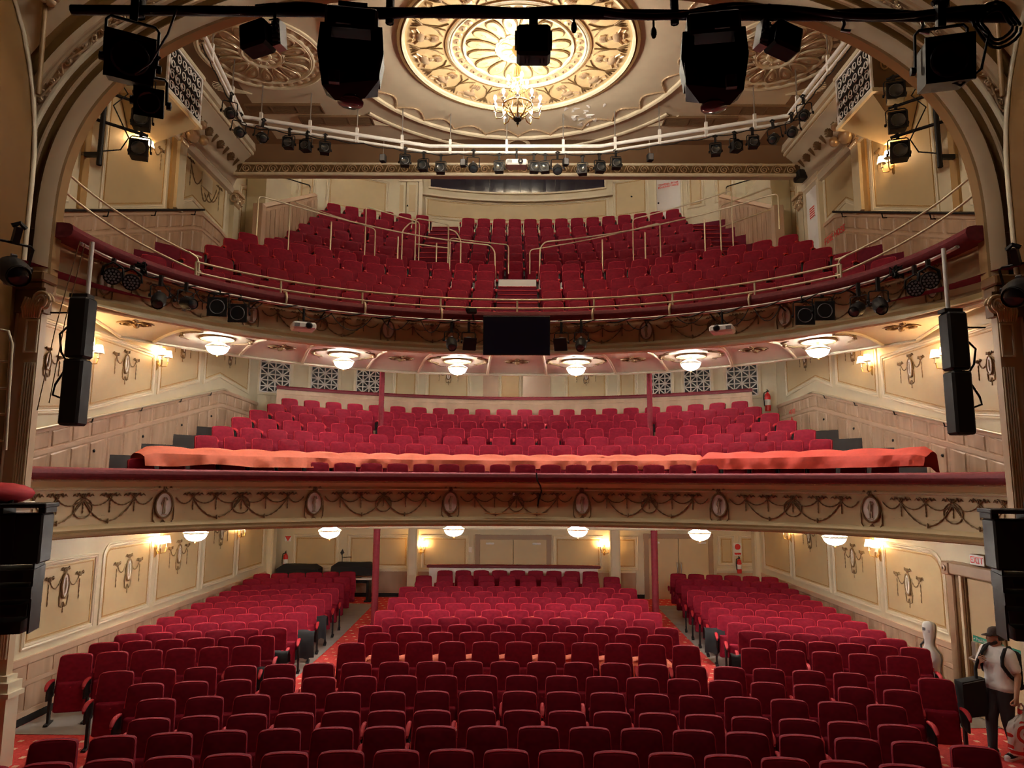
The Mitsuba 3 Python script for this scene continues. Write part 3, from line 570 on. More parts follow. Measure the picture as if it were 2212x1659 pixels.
# side cornices: cove with shell ornaments
for sx in (-1, 1):
    c = thing('cornice', 'deep cove cornice with a row of plaster shells, on the %s side' % ('piano' if sx < 0 else 'exit door'), kind='structure')
    prof = [(7.5, 11.05), (7.40, 11.08), (7.36, 11.2), (7.42, 11.25), (7.38, 11.32), (7.28, 11.6), (7.05, 11.88), (6.86, 11.97), (6.84, 12.05), (6.72, 12.06), (6.7, 12.2)]
    scene[c] = PLY(MB().grid([[A(sx * x, y, z) for x, z in prof] for y in (9.9, 14, 17.5)]), 'm_ceil', 35)
    part(c, 'moulding', MB().tube([(sx * 6.82, 9.9, 12.02), (sx * 6.82, 17.4, 12.02)], 0.045, 6), 'm_trim', True); part(c, 'moulding', MB().tube([(sx * 7.4, 9.9, 11.22), (sx * 7.4, 17.4, 11.22)], 0.05, 6), 'm_trim', True)
    part(c, 'border', MB().box((min(sx * 6.05, sx * 6.7), 9.9, ZC - 0.012), (max(sx * 6.05, sx * 6.7), 17.35, ZC - 0.002)), 'm_umber')
    m1, m2 = MB(), MB()
    for k in range(7):
        a = (k - 3) * 0.42; m1.tube([(0, 0, -0.1), (0.10 * math.sin(a), 0.02, -0.04 + 0.06 * math.cos(a)), (0.17 * math.sin(a), 0, -0.04 + 0.17 * math.cos(a))], [0.012, 0.03, 0.02], 5)
        if k % 2: m2.tube([(0, 0, -0.1), (0.05 * math.sin(a), 0.015, 0), (0.07 * math.sin(a), 0, 0.12)], [0.01, 0.02, 0.012], 5)
    s1, s2 = PLY(m1, 'm_orn', True), PLY(m2, 'm_orn', True)
    for k in range(24):
        y = 10.1 + k * 0.315; o = A(sx * 7.18, y, 11.70); n_ = A(-sx, 0, -0.75); n_ /= np.linalg.norm(n_); x_ = A(0, sx * 1.0, 0); z_ = np.cross(x_, -n_) * (1 if True else 1)
        z_ = z_ if z_[2] > 0 else -z_
        part(c, 'shell', s1 if k % 2 else s2, M=frame_mat(o, x_, -n_, z_))
    part(c, 'cherub_boss', MB().ell((sx * 7.25, 14.8, 11.35), (0.16, 0.25, 0.22), 8).ell((sx * 7.1, 14.6, 11.45), 0.13, 8).ell((sx * 7.1, 15.05, 11.3), 0.12, 8).ell((sx * 7.05, 14.85, 11.55), 0.10, 8), 'm_relief', True)
    # lattice-fronted organ loft boxes by the arch
    b = thing('grille_box', 'projecting wall box with pierced scroll grille high by the arch, on the %s side' % ('piano' if sx < 0 else 'exit door'), 'box', 'pierced boxes under the cornice')
    X0, X1 = 7.48, 6.62; lo = (min(sx * X0, sx * X1), 12.35, 10.95); hi = (max(sx * X0, sx * X1), 13.75, 12.0)
    part(b, 'body', MB().box(lo, hi), 'm_brown')
    for z, e in ((10.9, 0.06), (11.98, 0.06)): part(b, 'moulding', MB().box((min(sx * X0, sx * (X1 - e)), 12.35 - e, z), (max(sx * X0, sx * (X1 - e)), 13.75 + e, z + 0.08)), 'm_trim')
    part(b, 'corbel', MB().hull([(sx * X0, 12.4, 10.9), (sx * X1, 12.4, 10.9), (sx * X1, 13.7, 10.9), (sx * X0, 13.7, 10.9), (sx * X0, 12.75, 10.35), (sx * 7.25, 12.75, 10.35), (sx * 7.25, 13.3, 10.35), (sx * X0, 13.3, 10.35)]), 'm_panel')
    part(b, 'grille_frame', moulding(MB(), rect(12.4, 11.02, 13.7, 11.94), [(-0.07, 0), (-0.06, 0.03), (0.0, 0.03), (0.0, 0.0)], lambda u, v, n: (sx * (X1 - 0.01 - n), u, v)), 'm_white', 30)
    part(b, 'grille_back', MB().box((min(sx * X1, sx * (X1 - 0.012)), 12.4, 11.02), (max(sx * X1, sx * (X1 - 0.012)), 13.7, 11.94)), 'm_black')
    m = MB()
    for i in range(6):
        for j in range(4):
            cy_, cz = 12.52 + i * 0.215, 11.13 + j * 0.225; t = np.linspace(0, 2.6 * PI, 14)
            m.tube([(sx * (X1 - 0.03), cy_ + (0.10 - 0.008 * q) * math.cos(q + i + j), cz + (0.10 - 0.008 * q) * math.sin(q + i + j)) for q in t], 0.015, 4)
    part(b, 'scroll_grille', m, 'm_white', True)
    m = MB()
    for i in range(3):
        t = np.linspace(0, 3 * PI, 14); m.tube([(sx * (6.85 + i * 0.2) + (0.1 - 0.008 * q) * math.cos(q), 12.34, 11.45 + (0.13 - 0.01 * q) * math.sin(q)) for q in t], 0.02, 4)
    part(b, 'leaf_scroll', m, 'm_gold', True)

# ---------------------------------------------------------------- the great arch between the camera and the house
AX, AZ, AB, AN = 6.75, 7.3, 3.9, 2.6
def arch_path():
    P = [(-AX, z) for z in np.linspace(6.35, 7.2, 4)]
    for t in np.linspace(0, PI, 97):
        c, s = math.cos(t), math.sin(t); P.append((-AX * math.copysign(abs(c) ** (2 / AN), c), AZ + AB * abs(s) ** (2 / AN)))
    return np.array(P + [(AX, z) for z in np.linspace(7.2, 6.35, 4)])
AP = arch_path(); _t = np.gradient(AP, axis=0); _t /= np.linalg.norm(_t, axis=1, keepdims=True); ANRM = np.stack([-_t[:, 1], _t[:, 0]], 1)
ACUM = np.concatenate([[0], np.cumsum(np.linalg.norm(np.diff(AP, axis=0), axis=1))])
def arch_pt(s, d, y):
    i = np.interp(s, ACUM, np.arange(len(AP))); k = min(int(i), len(AP) - 2); f_ = i - k
    p = AP[k] * (1 - f_) + AP[k + 1] * f_; n = ANRM[k] * (1 - f_) + ANRM[k + 1] * f_
    return A(p[0] + n[0] * d, y, p[1] + n[1] * d)
def arch_band(prof): return MB().grid([[A(p[0] + n[0] * d, y, p[1] + n[1] * d) for d, y in prof] for p, n in zip(AP, ANRM)])
AR = thing('arch', 'great moulded auditorium arch with brown coves and a gilded scroll band', kind='structure')
part(AR, 'soffit', arch_band([(0.0, 10.05), (0.0, 9.88), (0.03, 9.86)]), 'm_line', 30)
part(AR, 'band', arch_band([(0.03, 9.86), (0.06, 9.84), (0.15, 9.80), (0.235, 9.80), (0.245, 9.83)]), 'm_arch', 30)
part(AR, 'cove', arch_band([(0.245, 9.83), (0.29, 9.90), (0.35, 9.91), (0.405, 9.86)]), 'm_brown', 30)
part(AR, 'band', arch_band([(0.405, 9.86), (0.41, 9.82), (0.445, 9.82), (0.45, 9.84)]), 'm_arch', 30)
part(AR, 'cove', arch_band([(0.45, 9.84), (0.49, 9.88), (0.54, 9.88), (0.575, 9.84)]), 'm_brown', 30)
part(AR, 'moulding', arch_band([(0.575, 9.84), (0.58, 9.78), (0.595, 9.77), (0.61, 9.79), (0.625, 9.78), (0.63, 9.82)]), 'm_trim', 30)
part(AR, 'scroll_band', arch_band([(0.63, 9.82), (0.64, 9.80), (0.75, 9.80), (0.76, 9.80)]), 'm_arch', 30)
part(AR, 'moulding', arch_band([(0.76, 9.82), (0.765, 9.76), (0.79, 9.75), (0.80, 9.78), (0.82, 9.75), (0.83, 9.78)]), 'm_relief', 30)
part(AR, 'band', arch_band([(0.83, 9.78), (0.84, 9.74), (0.93, 9.72), (0.95, 9.74)]), 'm_arch', 30)
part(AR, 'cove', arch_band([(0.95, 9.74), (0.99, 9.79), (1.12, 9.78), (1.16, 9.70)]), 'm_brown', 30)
TOT = ACUM[-1]
def leaf_scroll(s0, L, flip):
    m = MB(); P = lambda u, v, n=0.0: arch_pt(s0 + u * L, 0.695 + v * 0.062, 9.785 - n)
    for q, sg_ in ((0.28, 1), (0.74, -1)):
        t = np.linspace(0, 3.4 * PI, 18); m.tube([P(q + 0.13 * (1 - k / 12.5) * math.cos(k) * flip, sg_ * 0.85 * (1 - k / 12.5) * math.sin(k)) for k in t], 0.013, 5)
        for k in range(5): a = k * 1.26; m.ell(P(q + 0.035 * math.cos(a), 0.4 * math.sin(a), 0.015), 0.020, 5)
    m.tube([P(0, -0.8), P(0.14, 0.9), P(0.5, -0.2), P(0.86, -0.9), P(1, 0.6)], [0.008, 0.016, 0.02, 0.016, 0.008], 5)
    for u, v in ((0.06, 0.5), (0.47, 0.7), (0.53, -0.75), (0.94, -0.4), (0.4, -0.8), (0.62, 0.8)): m.ell(P(u, v, 0.01), (0.034, 0.014, 0.024), 5)
    return m
ns = 34
for k in range(ns): part(AR, 'leaf_scroll', leaf_scroll(0.25 + k * (TOT - 0.5) / ns, (TOT - 0.5) / ns, 1 if k % 2 else -1), 'm_relief', True)
# flat spandrel wall around the arch, then the splayed brown walls nearer the stage
sp = thing('wall_arch', 'cream spandrel wall around the great arch', kind='structure')
outer = np.array([p + n * 1.16 for p, n in zip(AP, ANRM)])
def edge(z): return 7.03 + (0.62 * ((z - 8) / 3) ** 2 if z > 8 else 0.0)
big = sg.Polygon([(-edge(z), z) for z in np.linspace(6.3, 12.6, 12)] + [(edge(z), z) for z in np.linspace(12.6, 6.3, 12)])
hole = sg.Polygon(list(map(tuple, outer)) + [(outer[-1][0], 6.0), (outer[0][0], 6.0)])
rest = big.difference(hole)
m = MB()
for g in getattr(rest, 'geoms', [rest]):
    v, t = trimesh.creation.triangulate_polygon(g, engine='earcut'); m.add(np.stack([v[:, 0], np.full(len(v), 9.70), v[:, 1]], 1), t)
# the same wall at full thickness behind, so that no light passes around the arch
scene[sp] = PLY(m, 'm_arch')
part(sp, 'house_face', MB().grid([[A(p[0] + n[0] * d, 10.05, p[1] + n[1] * d) for d in (0.0, 0.9, 2.6)] for p, n in zip(AP, ANRM)]), 'm_cream')
for sx in (-1, 1):
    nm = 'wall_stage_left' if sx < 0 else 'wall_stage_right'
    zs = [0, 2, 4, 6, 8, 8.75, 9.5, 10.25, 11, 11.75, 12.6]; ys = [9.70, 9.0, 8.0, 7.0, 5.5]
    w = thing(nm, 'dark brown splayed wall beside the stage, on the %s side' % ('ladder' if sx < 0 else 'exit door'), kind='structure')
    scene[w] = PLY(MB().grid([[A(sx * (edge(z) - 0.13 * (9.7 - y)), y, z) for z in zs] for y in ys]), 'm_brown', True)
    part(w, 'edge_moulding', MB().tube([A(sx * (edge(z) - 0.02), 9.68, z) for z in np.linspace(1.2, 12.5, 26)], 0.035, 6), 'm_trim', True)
    part(sp, 'spandrel_line', MB().tube([A(sx * (7.10 - 0.02 * (11.5 - z)), 9.69, z) for z in np.linspace(9.3, 11.6, 8)], 0.035, 6), 'm_line', True)
    m = MB()
    for k in range(9): a = k * 0.7; o = A(sx * (6.98 - 0.06 * k), 9.66, 10.75 + 0.07 * k); m.ell(o, (0.09, 0.05, 0.07), 6); m.tube([o, o + A(sx * 0.12 * math.cos(a), -0.04, 0.14 * math.sin(a)), o + A(sx * 0.2 * math.cos(a + 0.6), -0.02, 0.2 * math.sin(a + 0.6))], [0.03, 0.025, 0.008], 5)
    part(sp, 'acanthus', m, 'm_relief', True)
    # fluted pilaster with scroll capital
    p_ = thing('pilaster', 'fluted cream pilaster with scrolled capital under the great arch, on the %s side' % ('ladder' if sx < 0 else 'exit door'), kind='structure')
    lo, hi = sorted((sx * 7.02, sx * 6.665)); part(p_, 'shaft', MB().box((lo, 9.66, 1.1), (hi, 9.78, 6.1)), 'm_arch')
    for k in range(5): x = sx * (6.69 + k * 0.034); part(p_, 'flute', MB().tube([(x, 9.655, 1.35), (x, 9.655, 5.3)], 0.013, 6), 'm_trim', True)
    part(p_, 'sunk_panel', moulding(MB(), rect(0, 0, 0.16, 0.45), [(-0.012, 0), (-0.01, 0.02), (0.01, 0.02), (0.012, 0)], lambda u, v, n: (sx * (6.69 + u), 9.655 - n, 5.45 + v)), 'm_trim')
    a, b = sorted((sx * 7.05, sx * 6.58)); part(p_, 'abacus', MB().cbox(((a + b) / 2, 9.66, 6.5), (b - a, 0.34, 0.14), 0.02).cbox(((a + b) / 2, 9.68, 6.38), ((b - a) * 0.9, 0.26, 0.1), 0.02).box((a, 9.6, 6.0), (b - 0.02 if sx < 0 else b, 9.76, 6.35)), 'm_brown')
    m = MB(); t = np.linspace(0, 4 * PI, 36)
    for yy in (9.52, 9.6): m.tube([A(sx * (6.6 - 0.125 * (1 - k / 14.5) * math.cos(k)), yy, 6.15 + 0.135 * (1 - k / 14.5) * math.sin(k)) for k in t], 0.024, 6)
    for k in range(8): m.tube([A(sx * (6.86 - k * 0.03), 9.58, 5.92), A(sx * (6.84 - k * 0.035), 9.52, 6.05), A(sx * (6.8 - k * 0.035), 9.5, 6.2 - 0.01 * k)], [0.012, 0.025, 0.012], 5)
    part(p_, 'volute', m, 'm_relief', True)
    m = MB()
    for z0, z1, e in ((0.0, 0.9, 0.10), (0.9, 0.96, 0.17), (0.96, 1.08, 0.13), (1.08, 1.15, 0.06)): a, b = sorted((sx * 7.05, sx * (6.665 - (e if sx < 0 else -0.16)))); m.box((a, 9.66 - (e if sx < 0 else 0.01), z0), (b, 9.8, z1))
    part(p_, 'base', m, 'm_trim')
# ================================================================ the two tiers
class Front:
    """curve of a tier's front: arc length s from the middle (+ towards the exit side), off towards the stage"""
    flare = False
    def __init__(s, a, b, c, tmax):
        s.a, s.b, s.c = a, b, c; s.t = np.linspace(-tmax, tmax, 801)
        x, y = a * np.sin(s.t), c + b * np.cos(s.t); s.s = np.concatenate([[0], np.cumsum(np.hypot(np.diff(x), np.diff(y)))]); s.s -= s.s[-1] / 2; s.L = s.s[-1]
    def p(s, u, off=0.0, z=0.0):
        t = float(np.interp(u, s.s, s.t)); q = min(1, max(0, (abs(t) - 1.05) / 0.55)) if s.flare else 0.0; q = q * q * (3 - 2 * q); x, y = s.a * math.sin(t), s.c + s.b * math.cos(t); n = A(math.sin(t) / s.a, math.cos(t) / s.b); n /= np.linalg.norm(n)
        return A((x - n[0] * off) * (1 + 0.045 * q), y - n[1] * off + 0.55 * q, z + 0.22 * q * min(1, max(0, (z - 6.45) / 0.6)))
    def nrm(s, u):                         # towards the stage
        t = np.interp(u, s.s, s.t); n = A(math.sin(t) / s.a, math.cos(t) / s.b, 0); return -n / np.linalg.norm(n)
    def tan(s, u): n = s.nrm(u); return A(-n[1], n[0], 0)
    def sweep(s, prof, n=73, L=None):
        L = L or s.L; return MB().grid([[s.p(u, o, z) for o, z in prof] for u in np.linspace(-L, L, n)])
    def map(s, z0): return lambda u, v, n=0.0: s.p(u, n, z0 + v)
FC = Front(7.05, 5.08, 9.7, 1.57)
FG = Front(6.72, 5.3, 9.5, 1.60); FG.flare = True

def garland(f, u0, v0, u1, v1, sag, r=0.0085, n=15):
    m = MB(); q = np.linspace(0, 1, n)
    m.tube([f(u0 + (u1 - u0) * k, v0 + (v1 - v0) * k - sag * 4 * k * (1 - k), 0.012) for k in q], [r * (1.5 if i % 2 else 0.6) for i in range(n)], 5); return m
def drop(f, u, v0, v1, r=0.008): return MB().tube([f(u, v0 + (v1 - v0) * k, 0.012) for k in np.linspace(0, 1, 9)], [r * (1.4 if i % 2 else 0.5) for i in range(9)], 5)
def bow(f, u, v, s=1.0, w=1.0):
    m = MB()
    for k in range(6): a = k * PI / 3; m.ell(f(u + 0.035 * s * math.cos(a), v + 0.03 * s * math.sin(a), 0.02), 0.022 * s, 6)
    m.ell(f(u, v, 0.03), 0.02 * s, 6)
    for g in (-1, 1): m.tube([f(u + g * 0.05 * s, v, 0.015), f(u + g * 0.10 * s, v + 0.045 * s, 0.02), f(u + g * 0.14 * s * w, v - 0.01 * s, 0.015), f(u + g * 0.19 * s * w, v + 0.03 * s, 0.01), f(u + g * 0.23 * s * w, v - 0.005 * s, 0.008)], [0.01 * s, 0.018 * s, 0.012 * s, 0.016 * s, 0.005 * s], 5)
    return m
def medallion(parent, f, u, v, s=1.0, draped=True):
    """oval plaque with a small standing figure, framed, with its ribbon loops"""
    md = part(parent, 'medallion', MB().grid([[A(*f(u + 0.155 * s * r * math.cos(a), v + 0.235 * s * r * math.sin(a), 0.02 + 0.004 * (1 - r))) for a in np.linspace(0, 2 * PI, 24, endpoint=False)] for r in (0.02, 0.5, 1.0)], cv=True), 'm_plaque', True, label='white oval plaque with a standing figure')
    part(md, 'frame', MB().tube([f(u + 0.17 * s * math.cos(a), v + 0.25 * s * math.sin(a), 0.022) for a in np.linspace(0, 2 * PI, 28, endpoint=False)], 0.022 * s, 6, closed=True), 'm_orn', True)
    m = MB(); m.ell(f(u, v + 0.135 * s, 0.03), 0.024 * s, 6)
    for pts, r in (([(0, 0.11), (0.005, 0.02), (-0.004, -0.05)], [0.028, 0.034, 0.026]), ([(-0.012, -0.04), (-0.02, -0.11), (-0.015, -0.17)], [0.022, 0.016, 0.012]), ([(0.012, -0.04), (0.022, -0.11), (0.018, -0.17)], [0.022, 0.016, 0.012]), ([(-0.025, 0.09), (-0.05, 0.02), (-0.03, -0.03)], [0.013, 0.011, 0.009]), ([(0.025, 0.09), (0.06, 0.10), (0.035, 0.15)], [0.013, 0.011, 0.009]), ([(-0.05, -0.185), (0.05, -0.185)], [0.012, 0.012])):
        m.tube([f(u + a * s, v + b * s, 0.028) for a, b in pts], np.array(r) * s, 6)
    part(md, 'figure', m, 'm_figure', True)
    part(md, 'bow', bow(f, u, v + 0.31 * s, 1.15 * s), 'm_orn', True)
    if draped:
        for g in (-1, 1): part(md, 'garland', MB().tube([f(u + g * a * s, v + b * s, 0.012) for a, b in ((0.19, 0.05), (0.205, -0.12), (0.2, -0.28), (0.15, -0.37), (0.07, -0.37), (0.0, -0.30))], [0.009, 0.013, 0.009, 0.013, 0.009, 0.012], 5), 'm_orn', True)
        part(md, 'drop', drop(f, u, v - 0.28 * s, v - 0.43 * s), 'm_orn', True)
def fascia_ornaments(parent, F, f, step, ks, v0, skip=(), hs=1.0):
    """v0: height of the medallions; between two of them five bows, small and deep swags and a ring"""
    for k in ks: medallion(parent, f, k * step, v0 - 0.03, 0.86 * hs)
    for k in list(ks)[:-1] + ([] if 1 else []):
        a = k * step; d = step; us = [a + d * q for q in (0.185, 0.335, 0.5, 0.665, 0.815)]
        vb = v0 + 0.14 * hs
        if k in skip: continue
        for u in us: part(parent, 'bow', bow(f, u, vb, 0.85 * hs, 0.9), 'm_orn', True)
        for u in us: part(parent, 'drop', drop(f, u, vb - 0.05, vb - 0.27 * hs), 'm_orn', True)
        for u0, u1 in zip([a + 0.2] + us, us + [a + d - 0.2]): part(parent, 'garland', garland(f, u0, vb - 0.04, u1, vb - 0.04, 0.11 * hs), 'm_orn', True)
        for u0, u1 in ((us[0], us[2]), (us[2], us[4])):
            part(parent, 'garland', garland(f, u0, vb - 0.06, u1, vb - 0.06, 0.34 * hs, 0.010, 21), 'm_orn', True)
            part(parent, 'knot', MB().ell(f((u0 + u1) / 2, vb - 0.40 * hs, 0.02), (0.02, 0.02, 0.045), 6), 'm_orn', True)
        for g in (-0.55, 0.55): part(parent, 'garland', MB().tube([f(us[2], vb - 0.05, 0.012), f(us[2] + g * 0.1, vb - 0.1 * hs, 0.012), f(us[2] + g * 0.22, vb - 0.2 * hs, 0.012)], 0.009, 5), 'm_orn', True)
        part(parent, 'ring', MB().tube([f(us[2] + 0.155 * hs * math.cos(q), vb - 0.19 * hs + 0.155 * hs * math.sin(q), 0.012) for q in np.linspace(0, 2 * PI, 25)[:-1]], [0.012 if i % 2 else 0.007 for i in range(24)], 5, closed=True), 'm_orn', True)

def roll(cx, cz, w, h, n=14):              # rounded section of a plush rail
    return [(cx + w / 2 * math.copysign(abs(math.cos(t)) ** 0.6, math.cos(t)), cz + h / 2 * math.copysign(abs(math.sin(t)) ** 0.7, math.sin(t))) for t in np.linspace(0, 2 * PI, n)]

# ---- dress circle
DC = thing('dress_circle_front', 'curved cream balcony front of the dress circle with gilded swags and oval plaques', kind='structure')
part(DC, 'fascia', FC.sweep([(-0.12, 2.80), (0.05, 2.80), (0.07, 2.83), (0.05, 2.87), (0.02, 2.88), (0.06, 2.92), (0.04, 2.96), (0.0, 2.99), (0.0, 3.52), (0.03, 3.54), (0.03, 3.56), (0.015, 3.58), (0.06, 3.62), (0.10, 3.66), (0.10, 3.70), (-0.1, 3.70)]), 'm_panel', 35)
part(DC, 'moulding', FC.sweep([(0.05, 2.80), (0.085, 2.82), (0.09, 2.85), (0.06, 2.885)]), 'm_line', 35)
part(DC, 'moulding', FC.sweep([(0.015, 3.52), (0.04, 3.535), (0.015, 3.55)]), 'm_trim', 35)
m = MB()
for u in np.arange(-FC.L, FC.L, 0.05): m.ell(FC.p(u, 0.10, 3.685), 0.018, 4)
part(DC, 'bead_moulding', m, 'm_relief', kind='stuff')
part(DC, 'plush_rail', FC.sweep(roll(0.15, 3.785, 0.46, 0.185)), 'm_rail', True, label='maroon plush elbow rail')
fascia_ornaments(DC, FC, FC.map(2.97), 2.70, [k + 0.5 for k in range(-4, 4)], 0.33)
part(DC, 'socket_plate', MB().cbox(FC.p(-0.02, 0.02, 3.44), (0.10, 0.02, 0.06), 0.005), 'm_white', label='white socket plate')
part(DC, 'pipe', MB().tube([FC.p(u, 0.12, 3.06) for u in np.linspace(-0.65, 0.65, 8)], 0.012, 6), 'm_gold', True)
part(DC, 'soffit', MB().grid([[A(*(FC.p(u, -0.1, 2.82)[:2] * (1 - k) + A(FC.p(u)[0] * 1.12, YS) * k), 2.82 + 0.08 * min(1, 3 * k)) for k in np.linspace(0, 1, 8)] for u in np.linspace(-FC.L, FC.L, 41)]), 'm_cream')
part('dress_circle_front', 'cable', MB().tube([FC.p(0.42, 0.39, 3.88), FC.p(0.44, 0.42, 3.72), FC.p(0.5, 0.3, 3.62), FC.p(0.52, 0.05, 3.5), FC.p(0.46, 0.03, 3.32), FC.p(0.44, 0.03, 3.2)], 0.016, 6), 'm_black', True, label='black cable over the rail')

class Row:
    """a curved row: y = Y0 - sag * |x / xe|^p"""
    def __init__(s, Y0, z, sag, xe, p=2.3): s.Y0, s.z, s.sag, s.xe, s.pw = Y0, z, sag, xe, p
    def y(s, x): return s.Y0 - s.sag * abs(x / s.xe) ** s.pw
    def dy(s, x): return -s.sag * s.pw / s.xe * abs(x / s.xe) ** (s.pw - 1) * math.copysign(1, x) if x else 0.0
    def spots(s, x0, x1, pitch, n=None):
        xs = np.linspace(x0, x1, 400); ys = np.array([s.y(x) for x in xs]); L = np.concatenate([[0], np.cumsum(np.hypot(np.diff(xs), np.diff(ys)))])
        n = n or int(round(L[-1] / pitch)) + 1
        return [(x, s.y(x), math.atan(s.dy(x))) for x in np.interp(np.linspace(0, L[-1], n), L, xs)]
class FRow(Row):
    """a row that keeps its distance from the balcony rail"""
    def __init__(s, F, off, z): 
        s.z = z; u = np.linspace(-F.L * 0.93, F.L * 0.93, 400); P = np.array([F.p(q, -off)[:2] for q in u]); s.X, s.Y = P[:, 0], P[:, 1]; s.sl = np.gradient(s.Y, s.X)
    def y(s, x): return float(np.interp(x, s.X, s.Y))
    def dy(s, x): return float(np.interp(x, s.X, s.sl))
CIRCLE = [FRow(FC, 0.48, 4.07), Row(16.0, 4.31, 2.75, 6.1, 2.4), Row(16.75, 4.56, 2.95, 5.9), Row(17.55, 4.80, 3.0, 5.9), Row(18.4, 5.07, 2.95, 5.95), Row(19.3, 5.33, 2.85, 5.95), Row(20.25, 5.60, 2.7, 6.0), Row(21.15, 5.86, 2.55, 6.0)]
GALF = [FRow(FG, 0.50, 7.66), Row(15.85, 8.06, 2.75, 6.15, 2.4), Row(16.55, 8.50, 2.5, 6.2), Row(17.25, 8.95, 2.38, 6.25), Row(18.0, 9.37, 2.3, 6.2)]
GALR = [Row(19.9, 10.06, 2.0, 6.3), Row(20.8, 10.61, 1.9, 6.3), Row(21.7, 11.19, 1.8, 6.3), Row(22.6, 11.78, 1.7, 6.3), Row(23.4, 12.37, 1.55, 6.3), Row(24.2, 13.00, 1.4, 6.3)]
def steps(parent, rows, F, z_front, yback, seat_h, bsdf, front_gap=0.6, rise_back=0.0):
    xs = np.linspace(-7.48, 7.48, 49)
    lines = [[A(x, 0, 0) for x in xs]]
    def fy(x):                              # front edge follows the fascia
        return F.c + F.b * math.sqrt(max(0, 1 - (min(abs(x), F.a) / F.a) ** 2))
    P = []
    for x in xs:
        prof = [(fy(x), z_front)]
        for k, r in enumerate(rows):
            y0 = r.y(x) - 0.42; z = r.z - seat_h; y0 = max(y0, prof[-1][1 - 1] + 0.01)
            prof += [(y0, prof[-1][1]), (y0 + 0.002, z)]
        yb = max(yback(x), prof[-1][0] + 0.02); prof += [(yb, prof[-1][1])]
        P.append([A(x, a, b) for a, b in prof])
    return part(parent, 'steps', MB().grid(P), bsdf)
CF = thing('dress_circle_floor', 'dark carpeted steps of the dress circle', kind='structure')
steps(CF, CIRCLE, FC, 3.13, YC, 0.92, 'm_darkfloor')
PB = thing('parapet_wall', 'curved panelled parapet with a maroon top behind the last row of the dress circle', kind='structure')
def YP(x): return 21.95 - 2.6 * (abs(x) / 6.9) ** 2
xs = np.linspace(-6.68, 6.55, 41)
part(PB, 'board', MB().grid([[A(x, YP(x) + o, z) for o, z in ((0, 4.9), (0, 6.22), (0.16, 6.22), (0.16, 4.9))] for x in xs]), 'm_wains', 30)
part(PB, 'coping', MB().grid([[A(x, YP(x) + o, z) for o, z in ((-0.04, 6.22), (-0.05, 6.28), (0.0, 6.32), (0.16, 6.32), (0.21, 6.28), (0.2, 6.22))] for x in xs]), 'm_maroon', 30)
for k in range(24):
    x0 = -6.5 + k * 0.545; x1 = x0 + 0.47; m = MB()
    m.grid([[A(x, YP(x) - o, z) for o, z in ((0.0, 5.35), (0.018, 5.37), (0.018, 6.08), (0.0, 6.10))] for x in (x0, x0 + 0.015, x1 - 0.015, x1)]); part(PB, 'board_panel', m, 'm_wains')
# parapet behind the middle block of the stalls
q = thing('parapet_wall', 'white panelled low wall with a maroon top behind the last middle row of the stalls', kind='structure')
part(q, 'board', MB().box((-2.6, 21.75, 0.1), (2.45, 21.9, 1.14)), 'm_white'); part(q, 'coping', MB().cbox((-0.07, 21.82, 1.18), (5.2, 0.24, 0.09), 0.02), 'm_maroon')
for k in range(8): part(q, 'board_panel', MB().box((-2.5 + k * 0.62, 21.735, 0.3), (-1.95 + k * 0.62, 21.75, 1.06)), 'm_white')

# ---- gallery
GF = thing('gallery_front', 'curved cream balcony front of the gallery with gilded swags and oval plaques', kind='structure')
part(GF, 'fascia', FG.sweep([(-0.05, 6.36), (0.04, 6.36), (0.07, 6.40), (0.05, 6.46), (0.02, 6.47), (0.055, 6.52), (0.03, 6.56), (0.0, 6.58), (0.0, 7.04), (0.05, 7.08), (0.05, 7.10), (-0.1, 7.10)]), 'm_panel', 35)
part(GF, 'moulding', FG.sweep([(0.03, 6.355), (0.075, 6.37), (0.08, 6.41), (0.055, 6.45)]), 'm_trim', 35)
part(GF, 'plush_rail', FG.sweep(roll(0.30, 7.10, 0.40, 0.21)).add(np.array([FG.p(-FG.L, o, z) for o, z in roll(0.30, 7.10, 0.40, 0.21)]), [[0, i, i + 1] for i in range(1, 13)]).add(np.array([FG.p(FG.L, o, z) for o, z in roll(0.30, 7.10, 0.40, 0.21)]), [[0, i, i + 1] for i in range(1, 13)]), 'm_rail', True, label='maroon plush elbow rail')
fascia_ornaments(GF, FG, FG.map(6.56), 2.72, [-3, -2, -1, 0, 1, 2, 3], 0.27, skip=(), hs=0.86)
def inner(x): return 17.45 - 3.95 * min(1.25, abs(x) / 7.1) ** 2.6
RIB = [(-7.0, 11.2, -7.45, 12.9), (-5.62, 12.33, -7.08, 13.52), (-4.75, 13.2, -5.95, 14.72), (-4.0, 13.7, -4.9, 15.8), (-2.65, 14.35, -3.6, 16.78), (-1.75, 14.65, -2.42, 17.25), (-0.53, 14.78, -0.73, 17.43), (0.53, 14.78, 0.73, 17.43), (1.75, 14.65, 2.42, 17.25), (2.65, 14.35, 3.6, 16.78), (4.0, 13.7, 4.9, 15.8), (4.75, 13.2, 5.95, 14.72), (5.62, 12.33, 7.08, 13.52), (7.0, 11.2, 7.45, 12.9)]
def soff(k, w):                    # k runs along the ribs, w from front to inner edge
    i = min(int(k), len(RIB) - 2); g = k - i; a = np.array(RIB[i]); b = np.array(RIB[i + 1]); r = a * (1 - g) + b * g
    x0 = r[0]; y0 = FG.c + FG.b * math.sqrt(max(0, 1 - min(1, abs(x0) / FG.a) ** 2)); x1 = r[2]; y1 = inner(x1)
    x, y = x0 + (x1 - x0) * w, y0 + (y1 - y0) * w
    return A(x, y, 6.37 - 0.05 * math.sin(PI * (k - i)) * 0 + 0.10 * math.sin(PI * w) * 1.0)
